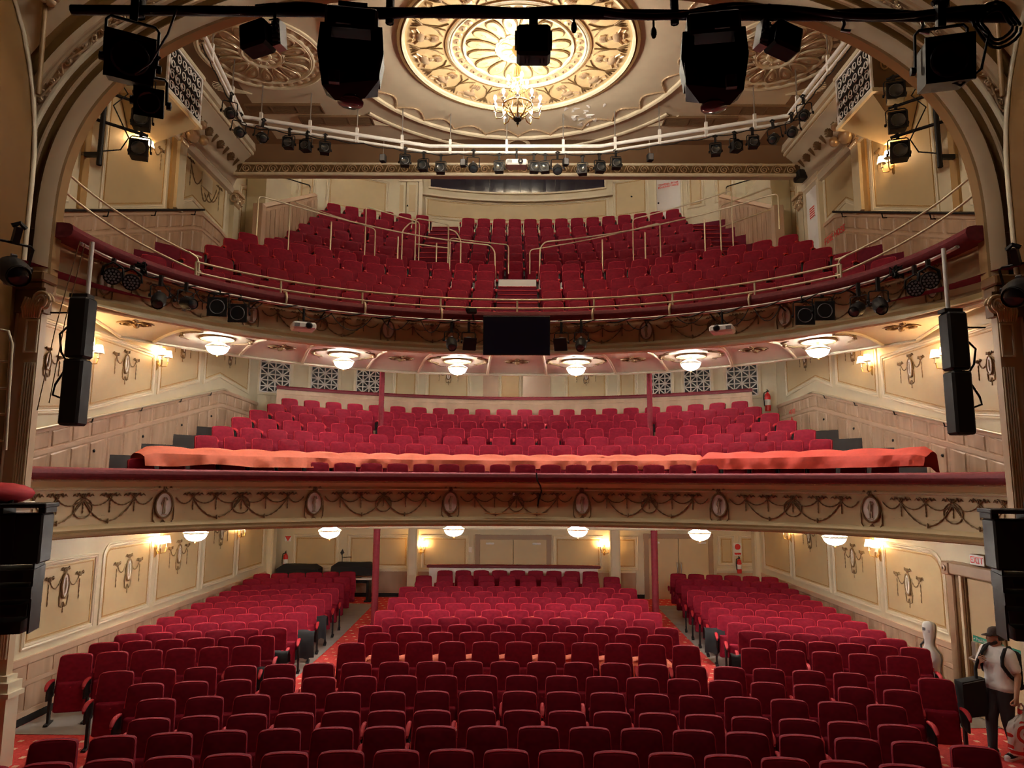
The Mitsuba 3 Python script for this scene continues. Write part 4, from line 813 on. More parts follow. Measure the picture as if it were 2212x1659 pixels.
part(GF, 'soffit', MB().grid([[soff(k, w) for w in np.linspace(0, 1, 9)] for k in np.linspace(0, 13, 53)]), 'm_ceil', 40)
for i in range(14):
    part(GF, 'soffit_rib', MB().tube([soff(min(i, 12.999), w) - A(0, 0, 0.01) for w in np.linspace(0.02, 1, 9)], 0.035, 6), 'm_trim', True)
part(GF, 'soffit_edge', MB().grid([[A(x, inner(x) + o, z) for o, z in ((-0.05, 6.33), (0.0, 6.31), (0.08, 6.33), (0.08, 6.6))] for x in np.linspace(-7.45, 7.45, 41)]), 'm_trim', 30)
part(GF, 'upstand', MB().grid([[A(x, inner(x) + 0.08, z) for z in (6.4, 7.02)] for x in np.linspace(-7.45, 7.45, 41)]), 'm_cream')
solo('ceiling_circle', MB().grid([[A(x, inner(x) + 0.08 + (YC(x) + 0.1 - inner(x)) * k, 7.0 + 0.75 * min(1, k * 1.6)) for k in (0, 0.3, 0.63, 1.0)] for x in np.linspace(-7.5, 7.5, 31)]), 'm_cream', kind='structure')
def soff_orn(k0, big):
    m = MB(); c = soff(k0 + 0.5, 0.52) - A(0, 0, 0.02); a = soff(k0 + 0.5, 0.6) - soff(k0 + 0.5, 0.44); a /= np.linalg.norm(a); b = np.cross(a, A(0, 0, 1)); P = lambda u, v: c + b * u + a * v
    if big:
        for g in (-1, 1):
            for h in (-1, 1):
                m.tube([P(g * 0.1, h * 0.75), P(g * 0.35, h * 0.7), P(g * 0.5, h * 0.5), P(g * 0.42, h * 0.4), P(g * 0.62, h * 0.25), P(g * 0.66, 0)], [0.014, 0.024, 0.014, 0.02, 0.024, 0.012], 5)
            m.ell(P(g * 0.66, 0), 0.05, 6); m.ell(P(0, g * 0.75), (0.10, 0.05, 0.03), 6)
        m.tube([P(0.32 * math.cos(t), 0.32 * math.sin(t)) for t in np.linspace(0, 2 * PI, 25)[:-1]], 0.03, 6, closed=True)
    else:
        for g in (-1, 1):
            m.tube([P(0, 0), P(g * 0.12, 0.16), P(g * 0.24, 0.08), P(g * 0.18, -0.02), P(g * 0.1, 0.03)], [0.014, 0.022, 0.02, 0.014, 0.01], 5); m.tube([P(0, 0), P(g * 0.12, -0.16), P(g * 0.24, -0.08), P(g * 0.3, 0)], [0.014, 0.022, 0.016, 0.008], 5)
            m.tube([P(0, g * 0.05), P(0.04, g * 0.25), P(0, g * 0.4)], [0.02, 0.024, 0.008], 5); m.ell(P(0.0, g * 0.25), (0.05, 0.05, 0.03), 6); m.ell(P(g * 0.2, 0), (0.05, 0.03, 0.03), 6)
        m.ell(c, 0.06, 8)
    return m
LIGHTBAYS = (1, 3, 5, 7, 9, 11)
for i in range(0, 13): part(GF, 'soffit_ornament', soff_orn(i, i in LIGHTBAYS), 'm_orn', True)
GFL = thing('gallery_floor', 'carpeted steps of the gallery', kind='structure')
steps(GFL, GALF + GALR, FG, 6.72, YG, 0.80, 'm_redstep')
# white nosings and the carpeted middle gangway
def flight(x0, x1, ya, za, yb, zb, n, lab):
    k = thing('carpeted_steps', lab, 'stairs')
    for i in range(n):
        y = ya + (yb - ya) * i / n; z = za + (zb - za) * (i + 1) / n; part(k, 'step', MB().box((x0, y, z - 0.3), (x1, y + (yb - ya) / n + 0.02, z)), 'm_redstep')
        part(k, 'nosing', MB().tube([(x0, y, z - 0.005), (x1, y, z - 0.005)], 0.018, 6), 'm_arm', True)
    return k
flight(-0.58, 0.55, 14.75, 6.75, 18.25, 8.72, 10, 'red carpeted gangway steps through the middle of the gallery')
solo('white_landing', MB().box((-0.62, 18.26, 8.4), (0.6, 19.3, 9.02)), 'm_white', label='white painted cross-aisle landing at the head of the middle steps', cat='landing')
flight(-2.95, -2.05, 19.4, 9.5, 24.0, 12.4, 9, 'red carpeted steps behind the rail gate, up the back of the gallery')
flight(5.6, 6.6, 18.9, 9.6, 22.7, 12.0, 8, 'red carpeted steps beside the panelled wall on the fire hose side of the gallery')
part(GFL, 'white_riser', MB().grid([[A(x, GALR[0].y(x) - 0.44 - o, z) for o, z in ((0.0, 8.4), (0.02, 8.4), (0.02, 9.27), (-0.1, 9.27))] for x in np.linspace(-5.9, 5.9, 41)]), 'm_white', 30, label='white painted riser of the cross aisle')
# brass guard rails on the gallery front
for side, sx in (('ladder', -1), ('exit door', 1)):
    pass
G = thing('brass_guard_rail', 'double brass guard rail along the front of the gallery', 'railing')
for z in (7.33, 7.52): part(G, 'rail', MB().tube([FG.p(u, 0.16, z) for u in np.linspace(-6.6, 6.6, 60)], 0.021, 8), 'm_brass', True)
for u in (-6.6, -4.95, -3.3, -1.65, 0.0, 1.65, 3.3, 4.95, 6.6):
    part(G, 'post', MB().tube([FG.p(u, 0.16, 7.1), FG.p(u, 0.16, 7.4), FG.p(u, 0.15, 7.52)], 0.022, 8), 'm_brass', True)
    if u and abs(u) < 6: part(G, 'stay', MB().tube([FG.p(u, 0.5, 6.98), FG.p(u, 0.54, 7.1), FG.p(u, 0.48, 7.2), FG.p(u, 0.36, 7.24)], 0.022, 8), 'm_brass', True)
for sx in (-1, 1):
    for z0, z1 in ((7.36, 7.72), (7.62, 8.02)): part(G, 'sloping_rail', MB().tube([FG.p(sx * 6.5, 0.16, z0)] + [FG.p(sx * u, 0.12, z0 + (z1 - z0) * (u - 6.5) / 2.2) for u in np.linspace(6.6, FG.L, 10)], 0.021, 8), 'm_brass', True)
    part(G, 'sloping_rail', MB().tube([FG.p(sx * 6.55, 0.16, 7.1), FG.p(sx * 6.55, 0.16, 7.5), FG.p(sx * 6.6, 0.16, 7.6), FG.p(sx * 6.75, 0.15, 7.66)], 0.021, 8), 'm_brass', True)
# cross-aisle rails
def pipe_rail(name, label, runs, r=0.02, bsdf='m_brass', group=None):
    k = thing(name, label, 'railing', group)
    for n_, pts in runs:
        P = [A(*p) for p in pts]
        if len(P) > 2:                     # soften the corners
            Q = [P[0]]
            for i in range(1, len(P) - 1):
                a, b, c = P[i - 1], P[i], P[i + 1]; e = min(0.08, np.linalg.norm(b - a) / 3, np.linalg.norm(c - b) / 3)
                Q += [b + (a - b) / np.linalg.norm(a - b) * e, b + ((a - b) / np.linalg.norm(a - b) + (c - b) / np.linalg.norm(c - b)) * e * 0.3, b + (c - b) / np.linalg.norm(c - b) * e]
            P = Q + [P[-1]]
        part(k, n_, MB().tube(P, r, 7), bsdf, True)
    return k
rw = Row(18.75, 0, 2.35, 6.3)
def cr(x, z): return A(x, rw.y(x), z)
pipe_rail('cross_aisle_rail', 'brass rail along the gallery cross aisle, on the ladder side of the middle steps', [('rail', [cr(-6.3, 9.55)] + [cr(-6.3, 10.55), cr(-6.0, 10.55)] + [cr(x, 10.55 - 0.09 * (x + 6) * 0.9) for x in np.linspace(-5.5, -0.75, 9)] + [cr(-0.62, 9.95), cr(-0.6, 9.1)])] + [('post', [cr(x, 9.3), cr(x, 10.4 - 0.1 * (x + 6) * 0.75)]) for x in (-4.8, -3.2, -2.2)])
pipe_rail('cross_aisle_rail', 'brass rail along the gallery cross aisle, on the exit side of the middle steps', [('rail', [cr(6.3, 9.75)] + [cr(6.3, 10.65), cr(6.0, 10.65)] + [cr(x, 10.65 - 0.09 * (6 - x) * 0.9) for x in np.linspace(5.5, 0.75, 9)] + [cr(0.62, 10.05), cr(0.6, 9.1)])] + [('post', [cr(x, 9.3), cr(x, 10.5 - 0.1 * (6 - x) * 0.75)]) for x in (4.8, 3.4, 2.3)])
rw2 = Row(19.35, 0, 2.1, 6.3)
def cr2(x, z): return A(x, rw2.y(x), z)
for lab, x0, x1, za, zb in (('ladder side, nearest the side wall', -5.9, -3.9, 10.9, 10.55), ('ladder side, next to the rail gate', -4.15, -2.75, 11.15, 10.9), ('exit side, from the gate to the middle', -1.9, -0.25, 10.5, 10.35), ('exit side, long middle length', 0.35, 3.9, 10.2, 10.75), ('exit side, beside the wall steps', 3.2, 5.6, 10.95, 11.3)):
    pipe_rail('seat_guard_rail', 'brass guard rail before the rear gallery seats, ' + lab, [('rail', [cr2(x0, 9.5)] + [cr2(x, za + (zb - za) * (x - x0) / (x1 - x0)) for x in np.linspace(x0, x1, 7)] + [cr2(x1, 9.5)])], 0.017, 'm_brass')
pipe_rail('rail_gate', 'square brass gate frame across the rear gallery steps', [('frame', [cr2(-2.85, 9.6), cr2(-2.85, 11.0), cr2(-1.95, 10.9), cr2(-1.95, 9.55)]), ('bar', [cr2(-2.85, 10.25), cr2(-1.95, 10.2)]), ('hoop', [cr2(-3.2, 9.6), cr2(-3.2, 10.6), cr2(-3.0, 10.85), cr2(-2.85, 10.85)]), ('hoop', [cr2(-1.6, 9.55), cr2(-1.6, 10.45), cr2(-1.75, 10.7), cr2(-1.95, 10.75)])])
pipe_rail('step_hand_rail', 'square brass rails beside the wall steps on the fire hose side of the gallery', [('frame', [(5.45, 18.3, 9.7), (5.45, 18.3, 11.1), (6.75, 18.0, 11.5), (6.75, 18.0, 10.1)]), ('bar', [(5.45, 18.3, 10.5), (6.75, 18.0, 10.9)])])
# panelled walls flanking the rear gallery steps
for sx, lab in ((-1, 'pale boarded wall climbing beside the rear gallery seats, on the ladder side'), (1, 'pale boarded wall climbing beside the rear gallery steps, on the fire hose side')):
    k = thing('stair_wall', lab, kind='structure'); X = sx * 6.85
    pts = [(18.0, 9.4), (18.0, 10.85), (22.8, 13.2), (22.8, 11.5)]
    lo = MB().prism(sg.Polygon(pts), -0.08, 0.08, frame_mat(A(X, 0, 0), A(0, 1, 0), A(0, 0, 1), A(1, 0, 0))); part(k, 'board', lo, 'm_wains')
    for i in range(13):
        y = 18.15 + i * 0.36; z = 10.85 + (y - 18) * 0.4896
        part(k, 'plank', MB().prism(sg.Polygon([(y, z - 1.35), (y + 0.33, z - 1.35 + 0.16), (y + 0.33, z - 0.08 + 0.16), (y, z - 0.08)]), -0.015, 0.015, frame_mat(A(X - sx * 0.085, 0, 0), A(0, 1, 0), A(0, 0, 1), A(1, 0, 0))), 'm_wains')
    part(k, 'coping', MB().tube([(X, 17.95, 10.87), (X, 22.8, 13.24)], 0.09, 4), 'm_wainsrail')
    part(k, 'end_post', MB().cbox((X, 17.95, 10.1), (0.26, 0.26, 1.7), 0.015), 'm_wainsrail')
    pipe_rail('wall_top_rail', 'thin black pipe rail on the platform above the boarded wall, on the %s side' % ('ladder' if sx < 0 else 'fire hose'), [('rail', [(sx * 7.35, 20.6, 12.5), (sx * 7.35, 20.6, 12.95), (sx * 7.0, 22.7, 13.55), (sx * 7.0, 22.7, 13.2)])], 0.02, 'm_black')
    solo('side_platform', MB().box((min(sx * 6.95, sx * 7.48), 18.6, 9.4), (max(sx * 6.95, sx * 7.48), 22.6, 12.4)), 'm_cream', label='cream boxed platform on the side wall behind the gallery seats, %s side' % ('ladder' if sx < 0 else 'fire hose'), kind='structure')

# ---- plaster swags on the side walls
def wall_swag(parent, f, u, v, s=1.0, oval=True):
    g = part(parent, 'swag', MB().join(bow(f, u - 0.42 * s, v + 0.1 * s, 0.9 * s, 0.65)).join(bow(f, u + 0.42 * s, v + 0.1 * s, 0.9 * s, 0.65)), 'm_orn', True, label='gilded swag with an oval plaque')
    if oval: medallion_small(g, f, u, v - 0.05 * s, s)
    for a in (-1, 1):
        part(g, 'garland', garland(f, u + a * 0.40 * s, v + 0.06 * s, u + a * 0.10 * s, v + 0.08 * s, 0.14 * s), 'm_orn', True); part(g, 'drop', drop(f, u + a * 0.43 * s, v + 0.02 * s, v - 0.34 * s), 'm_orn', True)
def medallion_small(g, f, u, v, s):
    part(g, 'plaque', MB().grid([[A(*f(u + 0.085 * s * r * math.cos(a), v + 0.20 * s * r * math.sin(a), 0.03)) for a in np.linspace(0, 2 * PI, 20, endpoint=False)] for r in (0.02, 1.0)], cv=True), 'm_plaque', True)
    part(g, 'frame', MB().tube([f(u + 0.095 * s * math.cos(a), v + 0.21 * s * math.sin(a), 0.03) for a in np.linspace(0, 2 * PI, 22, endpoint=False)], 0.017 * s, 6, closed=True), 'm_orn', True)
    m = MB(); m.ell(f(u, v + 0.12 * s, 0.036), 0.014 * s, 6); m.tube([f(u, v + 0.1 * s, 0.036), f(u + 0.005, v, 0.036), f(u - 0.006, v - 0.13 * s, 0.036)], [0.012 * s, 0.017 * s, 0.007], 6); part(g, 'figure', m, 'm_figure', True)
    part(g, 'bow', bow(f, u, v + 0.27 * s, 0.9 * s, 0.65), 'm_orn', True)
    for a in (-1, 1): part(g, 'garland', MB().tube([f(u + a * q * s, v + r_ * s, 0.012) for q, r_ in ((0.10, -0.05), (0.12, -0.2), (0.1, -0.34), (0.05, -0.36), (0.01, -0.28))], [0.009, 0.013, 0.009, 0.012, 0.008], 5), 'm_orn', True)
    part(g, 'drop', drop(f, u, v - 0.3 * s, v - 0.46 * s), 'm_orn', True)
for u, v in ((12.05, 2.0), (14.0, 2.02), (16.05, 2.12), (18.3, 2.45)): wall_swag('wall_left', wallL, u, v, 0.95)
for u, v in ((13.95, 1.85), (16.15, 2.12), (18.5, 2.45)): wall_swag('wall_right', wallR, u, v, 0.95)
for key, f in (('wall_left', wallL), ('wall_right', wallR)):
    wall_swag(key, f, 13.35, 5.93, 0.85); wall_swag(key, f, 15.6, 6.75, 0.85); wall_swag(key, f, 18.2, 7.0, 0.8); wall_swag(key, f, 11.1, 5.6, 0.7)
    wall_swag(key, f, 13.6, 10.45, 1.0, False)
    if key == 'wall_left':
        pl = part(key, 'tablet', MB().box((-WX, 15.9, 10.6), (-WX + 0.04, 16.45, 10.95)), 'm_cream', label='small square relief tablet hung in a gilded swag')
        for a, b in (((15.35, 10.9), (15.9, 10.75)), ((15.9, 10.6), (16.3, 10.55)), ((16.3, 10.6), (16.9, 10.9)), ((16.1, 10.5), (16.75, 10.85))): part(pl, 'garland', garland(f, a[0], a[1], b[0], b[1], 0.28, 0.013), 'm_orn', True)
        for u in (15.35, 16.9): part(pl, 'bow', bow(f, u, 10.95, 0.8), 'm_orn', True); part(pl, 'drop', drop(f, u, 10.9, 10.35), 'm_orn', True)
wall_swag('wall_back_circle', backC, -2.22, 7.15, 0.7, True); wall_swag('wall_back_circle', backC, 2.25, 7.15, 0.7, True)
# ================================================================ lamps of the house
bowl = Proto()
BOWLR = 0.21
gm = MB().lathe([(0.001, -0.15), (0.05, -0.148), (0.11, -0.13), (0.16, -0.10), (0.195, -0.055), (BOWLR, 0.0), (0.195, 0.025), (0.12, 0.075)], 20)
bowl_glass = LAMP(gm, L_DOME)
bowl.add('glass_bowl', bowl_glass, None)
bowl.add('rim', MB().tube([(BOWLR * math.cos(t), BOWLR * math.sin(t), 0.005) for t in np.linspace(0, 2 * PI, 24, endpoint=False)], 0.018, 6, closed=True), 'm_trim', True)
bowl.add('ceiling_plate', MB().lathe([(0.03, 0.07), (0.03, 0.15), (0.12, 0.17), (0.20, 0.185), (0.22, 0.20), (0.20, 0.21)], 24), 'm_trim', 40)
bowl.add('finial', MB().lathe([(0.001, -0.20), (0.012, -0.19), (0.02, -0.175), (0.01, -0.16), (0.022, -0.148)], 8), 'm_gilt', True)
for k, (x, y) in enumerate(((-6.05, 13.6), (-3.75, 14.5), (-1.31, 15.2), (1.30, 15.2), (3.68, 14.5), (5.98, 13.6))):
    bowl.place('ceiling_lamp', mat(x, y, 2.70), 'opal glass bowl lamp under the dress circle, %s from the piano side' % ORD[k], 'lamp', 'bowl lamps under the dress circle')
for k, i in enumerate(LIGHTBAYS):
    p = soff(i + 0.5, 0.5); bowl.place('ceiling_lamp', mat(p[0], p[1], p[2] - 0.20), 'opal glass bowl lamp under the gallery, %s from the ladder side' % ORD[k], 'lamp', 'bowl lamps under the gallery')
for k, (x, y) in enumerate(((-4.2, 20.5), (0, 21.5), (4.2, 20.5))):
    m = LAMP(gm, L_RECESS); K = thing('ceiling_lamp', 'opal bowl lamp hidden under the gallery roof, %s from the ladder side' % ORD[k], 'lamp', 'bowl lamps under the gallery roof')
    scene[K + '__glass_bowl'] = {**m, 'to_world': T4(mat(x, y, 15.8, sc=1.6).tolist())}; part(K, 'rim', MB().tube([(x + 0.35 * math.cos(t), y + 0.35 * math.sin(t), 15.82) for t in np.linspace(0, 2 * PI, 20, endpoint=False)], 0.04, 6, closed=True), 'm_trim', True)

# wall brackets with two shaded candles: local -y into the room
def sconce(name, f, u, v, label, group, two=True):
    o = A(*f(u, v)); nr = A(*f(u, v, 1.0)) - o; tg = A(*f(u + 1, v)) - o; tg -= nr * (tg @ nr); tg /= np.linalg.norm(tg)
    P = lambda a, b, c: o + tg * a + nr * b + A(0, 0, c)
    k = thing(name, label, 'wall lamp', group)
    M = frame_mat(o, tg, -nr, A(0, 0, 1))
    part(k, 'back_plate', MB().hull([P(a, b, c) for a, b, c in ((0.03, 0, -0.2), (-0.03, 0, -0.2), (0.045, 0, 0), (-0.045, 0, 0), (0.02, 0, 0.12), (-0.02, 0, 0.12), (0.02, 0.03, -0.15), (-0.02, 0.03, -0.15), (0.03, 0.03, 0), (-0.03, 0.03, 0))]), 'm_gilt')
    for s in (-1, 1):
        a = 0.13 * s
        part(k, 'arm', MB().tube([P(0, 0.03, -0.05), P(0.3 * a, 0.09, -0.12), P(0.8 * a, 0.16, -0.10), P(a, 0.17, 0.0)], 0.011, 6), 'm_gilt', True)
        part(k, 'candle', MB().lathe([(0.035, 0.0), (0.012, 0.012), (0.012, 0.10), (0.0, 0.10)], 10, mat(*P(a, 0.17, 0.0))), 'm_white', True)
        part(k, 'shade', LAMP(MB().lathe([(0.085, 0.09), (0.078, 0.13), (0.055, 0.235), (0.0, 0.235)], 16, mat(*P(a, 0.17, 0.0))), L_SHADE, 40), None)
    return k
gs = 'candle wall brackets on the side walls'
sconce('wall_lamp', wallL, 15.0, 2.30, 'two-candle gilt bracket between the second and third stalls panels on the piano side', gs)
sconce('wall_lamp', wallL, 19.35, 2.30, 'two-candle gilt bracket near the covered pianos on the stalls side wall', gs)
sconce('wall_lamp', wallR, 14.96, 2.32, 'two-candle gilt bracket beside the round-cornered stalls panel on the exit side', gs)
sconce('wall_lamp', wallR, 19.72, 2.30, 'two-candle gilt bracket near the red extinguisher on the stalls side wall', gs)
sconce('wall_lamp', wallL, 12.05, 5.80, 'two-candle gilt bracket beside the black drop loudspeaker, on the ladder side of the dress circle', gs)
sconce('wall_lamp', wallL, 14.5, 6.15, 'two-candle gilt bracket under the gallery soffit, on the ladder side of the dress circle', gs)
sconce('wall_lamp', wallR, 12.15, 5.80, 'two-candle gilt bracket beside the black drop loudspeaker, on the extinguisher side of the dress circle', gs)
sconce('wall_lamp', wallR, 14.8, 6.15, 'two-candle gilt bracket under the gallery soffit, on the extinguisher side of the dress circle', gs)
sconce('wall_lamp', wallL, 13.15, 10.15, 'two-candle gilt bracket under the pierced box in the gallery, on the ladder side', gs)
sconce('wall_lamp', wallR, 13.45, 10.0, 'two-candle gilt bracket under the pierced box in the gallery, on the fire hose side', gs)
sconce('wall_lamp', backS, -2.98 + 0.03, 1.62, 'small gilt bracket on the stalls back wall, on the piano side of the middle doors', gs)
sconce('wall_lamp', backS, 2.74, 1.65, 'small gilt bracket on the stalls back wall, on the exit side of the middle doors', gs)

# chandelier
ch = thing('chandelier', 'lit brass chandelier of candle bulbs hanging from the central ceiling rose', 'chandelier')
HX, HY = -0.01, 13.0; H = lambda r, a, z: A(HX + r * math.cos(a), HY + r * math.sin(a), z)
part(ch, 'rod', MB().tube([H(0, 0, 11.2), H(0, 0, 12.2)], 0.016, 8), 'm_gilt', True)
part(ch, 'ceiling_cup', MB().lathe([(0.0, 12.02), (0.06, 12.06), (0.12, 12.16), (0.14, 12.2)], 16, mat(HX, HY)), 'm_gilt', True)
part(ch, 'hoop', MB().tube([H(0.28, a, 11.0) for a in np.linspace(0, 2 * PI, 30, endpoint=False)], 0.022, 6, closed=True), 'm_gilt', True)
part(ch, 'basket', MB().lathe([(0.005, 10.60), (0.03, 10.62), (0.02, 10.65), (0.075, 10.69), (0.09, 10.74), (0.04, 10.79), (0.03, 10.86)], 14, mat(HX, HY)), 'm_black', True)
for k in range(8): part(ch, 'basket_strap', MB().tube([H(0.05, k * PI / 4, 10.72), H(0.17, k * PI / 4, 10.80), H(0.26, k * PI / 4, 10.93), H(0.28, k * PI / 4, 11.0)], [0.024, 0.018, 0.016, 0.016], 5), 'm_gilt', True)
for k in range(6): part(ch, 'stay', MB().tube([H(0.28, k * PI / 3, 11.0), H(0.12, k * PI / 3, 11.35), H(0.05, k * PI / 3, 11.8)], 0.009, 5), 'm_gilt', True)
part(ch, 'crown', MB().lathe([(0.02, 11.5), (0.10, 11.52), (0.12, 11.56), (0.03, 11.6)], 14, mat(HX, HY)), 'm_gilt', True)
def bulb(p, n): 
    part(ch, 'bulb', LAMP(MB().ell(p, (0.034, 0.034, 0.062), 8), L_BULB), None)
for k in range(10):
    a = (k + 0.5) * 2 * PI / 10; part(ch, 'arm', MB().tube([H(0.2, a, 10.92), H(0.32, a, 10.80), H(0.44, a, 10.80), H(0.47, a, 10.9), H(0.46, a, 10.95)], 0.012, 6), 'm_gilt', True)
    part(ch, 'candle_cup', MB().lathe([(0.012, -0.03), (0.045, 0.0), (0.016, 0.01), (0.016, 0.07), (0.0, 0.07)], 10, mat(*H(0.46, a, 10.95))), 'm_white', True); bulb(H(0.46, a, 11.08), k)
for k in range(4):
    a = k * PI / 2 + 0.4; part(ch, 'arm', MB().tube([H(0.03, a, 11.4), H(0.12, a, 11.32), H(0.2, a, 11.36), H(0.2, a, 11.42)], 0.010, 6), 'm_gilt', True); part(ch, 'candle_cup', MB().lathe([(0.012, -0.03), (0.04, 0.0), (0.014, 0.01), (0.014, 0.06), (0.0, 0.06)], 10, mat(*H(0.2, a, 11.42))), 'm_white', True); bulb(H(0.2, a, 11.54), k)

# ceiling in front of the arch, with its bowl lamps
solo('ceiling_forestage', MB().grid([[A(x, y, 12.6) for x in (-7.8, 7.8)] for y in (4.0, 9.72)]), 'm_arch', kind='structure')
for k, (x, y) in enumerate(((-3.8, 8.8), (0, 8.7), (3.8, 8.8))):
    K = thing('ceiling_lamp', 'opal bowl lamp under the ceiling in front of the arch, %s from the ladder side' % ORD[k], 'lamp', 'bowl lamps in front of the arch')
    scene[K + '__glass_bowl'] = {**LAMP(gm, L_FORE), 'to_world': T4(mat(x, y, 12.5, sc=1.3).tolist())}; part(K, 'rim', MB().tube([(x + 0.28 * math.cos(t), y + 0.28 * math.sin(t), 12.51) for t in np.linspace(0, 2 * PI, 20, endpoint=False)], 0.04, 6, closed=True), 'm_trim', True)
for k, (x, y) in enumerate(((-4.2, 18.6), (0.0, 20.4), (4.2, 18.6))):
    K = thing('ceiling_lamp', 'opal bowl lamp under the high ceiling behind the gallery soffit, %s from ladder side' % ORD[k], 'lamp', 'bowl lamps at the back of the dress circle')
    scene[K + '__glass_bowl'] = {**LAMP(gm, L_DOME), 'to_world': T4(mat(x, y, 7.45, sc=1.1).tolist())}; part(K, 'rim', MB().tube([(x + 0.24 * math.cos(t), y + 0.24 * math.sin(t), 7.46) for t in np.linspace(0, 2 * PI, 20, endpoint=False)], 0.03, 6, closed=True), 'm_trim', True)
# ================================================================ seats
def slab_loft(outline, layers, lean=0.0, z0=0.0, bulge=0.0):
    """outline (x, z) loops at successive depths y: layers = [(y, inset)]; closed at both ends"""
    pg = sg.Polygon(outline); o = np.array(outline); c = o.mean(0); n = len(o); P = []
    for y, ins in layers:
        q = c + (o - c) * (1 - ins / np.maximum(np.linalg.norm(o - c, axis=1, keepdims=True), 1e-6))
        P.append([A(a, y + (b - z0) * lean, b) for a, b in q])
    m = MB().grid(np.array(P), cv=True)
    for row, y, ins, sgn in ((0, layers[0][0], layers[0][1], -1), (len(layers) - 1, layers[-1][0], layers[-1][1], 1)):
        inner_ = [A(c[0] + (a - c[0]) * 0.45, y + sgn * bulge + (c[1] + (b - c[1]) * 0.45 - z0) * lean, c[1] + (b - c[1]) * 0.45) for a, b in o]
        k = m.n; m.add(np.array(inner_ + [A(c[0], y + sgn * bulge * 1.2 + (c[1] - z0) * lean, c[1])]), np.zeros((0, 3), int)); i = np.arange(n); j = (i + 1) % n
        m.f.append(np.vstack([np.stack([row * n + i, row * n + j, k + j], 1), np.stack([row * n + i, k + j, k + i], 1), np.stack([k + i, k + j, i * 0 + k + n], 1)]))
    return m
def back_outline(wb, wt, zb, zt, dome, rc, k=4):
    """rounded trapezium: half widths wb, wt"""
    pts = [(-wb + 0.02, zb), (0, zb), (wb - 0.02, zb), (wb, zb + 0.02), ((wb + wt) / 2, (zb + zt) / 2)]
    for t in np.linspace(0, PI / 2, k): pts.append((wt - rc + rc * math.cos(t), zt - rc + rc * math.sin(t)))
    pts += [(wt * 0.5, zt + dome * 0.75), (0, zt + dome), (-wt * 0.5, zt + dome * 0.75)]
    for t in np.linspace(PI / 2, PI, k): pts.append((-wt + rc + rc * math.cos(t), zt - rc + rc * math.sin(t)))
    pts += [(-(wb + wt) / 2, (zb + zt) / 2), (-wb, zb + 0.02)]
    return pts
def seat_proto(wb, wt, zb, zt, pitch, seat_z=(0.17, 0.60), arm_z=0.62, fancy=True):
    p = Proto(); lean = 0.20; n_ = 0.0
    ol = back_outline(wb, wt, zb, zt, 0.014, 0.045)
    p.add('backrest', slab_loft(ol, [(-0.045, 0.030), (-0.040, 0.012), (-0.026, 0.0), (0.02, 0.0), (0.036, 0.010), (0.04, 0.03)], lean, zb, 0.012), 'm_plush', 50)
    if fancy:
        top = [q for q in ol if q[1] > zb + 0.03]
        p.add('backrest__piping', MB().tube([A(a * 0.992, -0.036 + (b - zb) * lean, b - 0.003) for a, b in top], 0.0055, 4), 'm_pipe', True)
    so = back_outline(wb - 0.03, wb - 0.035, seat_z[0], seat_z[1], -0.004, 0.03, 3)
    so = [(a * (0.93 if b < seat_z[0] + 0.01 else 1), b) for a, b in so]
    p.add('seat', slab_loft(so, [(-0.16, 0.03), (-0.15, 0.008), (-0.13, 0.0), (-0.075, 0.0), (-0.06, 0.02)], 0.10, seat_z[0], 0.01), 'm_plush', 50)
    if fancy: p.add('seat__button', MB().ell((0, -0.163 + 0.10 * 0.36, seat_z[1] - 0.07), (0.014, 0.008, 0.014), 5), 'm_arm', True)
    def arm(sx):
        x = sx * pitch / 2; Z = arm_z; P = []
        for y, z, w in ((0.03, Z - 0.005, 0.026), (-0.06, Z + 0.01, 0.030), (-0.16, Z + 0.012, 0.032), (-0.25, Z - 0.002, 0.032), (-0.31, Z - 0.03, 0.028), (-0.335, Z - 0.06, 0.016)):
            P.append([A(x + w * math.copysign(abs(math.cos(t)) ** 0.7, math.cos(t)), y, z + 0.022 * math.sin(t)) for t in np.linspace(0, 2 * PI, 8, endpoint=False)])
        m = MB().grid(np.array(P), cv=True)
        for r, rev in ((0, 0), (5, 1)): i = np.arange(1, 7); m.f.append(np.stack([r * 8 + i * 0, r * 8 + i, r * 8 + i + 1], 1))
        return m
    def stand(sx):
        x = sx * pitch / 2; m = MB()
        m.box((x - 0.014, -0.26, arm_z - 0.24), (x + 0.014, 0.06, arm_z - 0.018)); m.box((x - 0.018, -0.11, 0.02), (x + 0.018, -0.03, arm_z - 0.2)); m.box((x - 0.03, -0.2, 0.0), (x + 0.03, 0.08, 0.025)); return m
    p.add('armrest', arm(-1), 'm_arm', True); p.add('stand', stand(-1), 'm_black')
    p.end = (PLY(arm(1), 'm_arm', True), PLY(stand(1), 'm_black'))
    p.add('back_support', MB().box((-0.035, 0.05, 0.3), (0.035, 0.075, zb + 0.2)), 'm_black')
    return p
def place_row(proto, name, spots, z, labeler, group, breaks=(), jitter=0.0):
    out = []
    spots = [q for q in spots if min(math.hypot(q[0] - cx_, q[1] - 18.5) for cx_ in (-3.57, 3.5)) > 0.33]
    for i, (x, y, th) in enumerate(spots):
        M = mat(x, y, z, rz=th + rng.normal() * jitter)
        k = proto.place(name, M, labeler(i, len(spots)), 'theatre seat', group)
        if i == len(spots) - 1 or i in breaks:
            t = T4(M.tolist()); scene[k + '__armrest_001'] = {**proto.end[0], 'to_world': t}; scene[k + '__stand_001'] = {**proto.end[1], 'to_world': t}
        out.append(k)
    return out
S_ = seat_proto(0.245, 0.222, 0.42, 0.965, 0.55)
Rr = 23.0
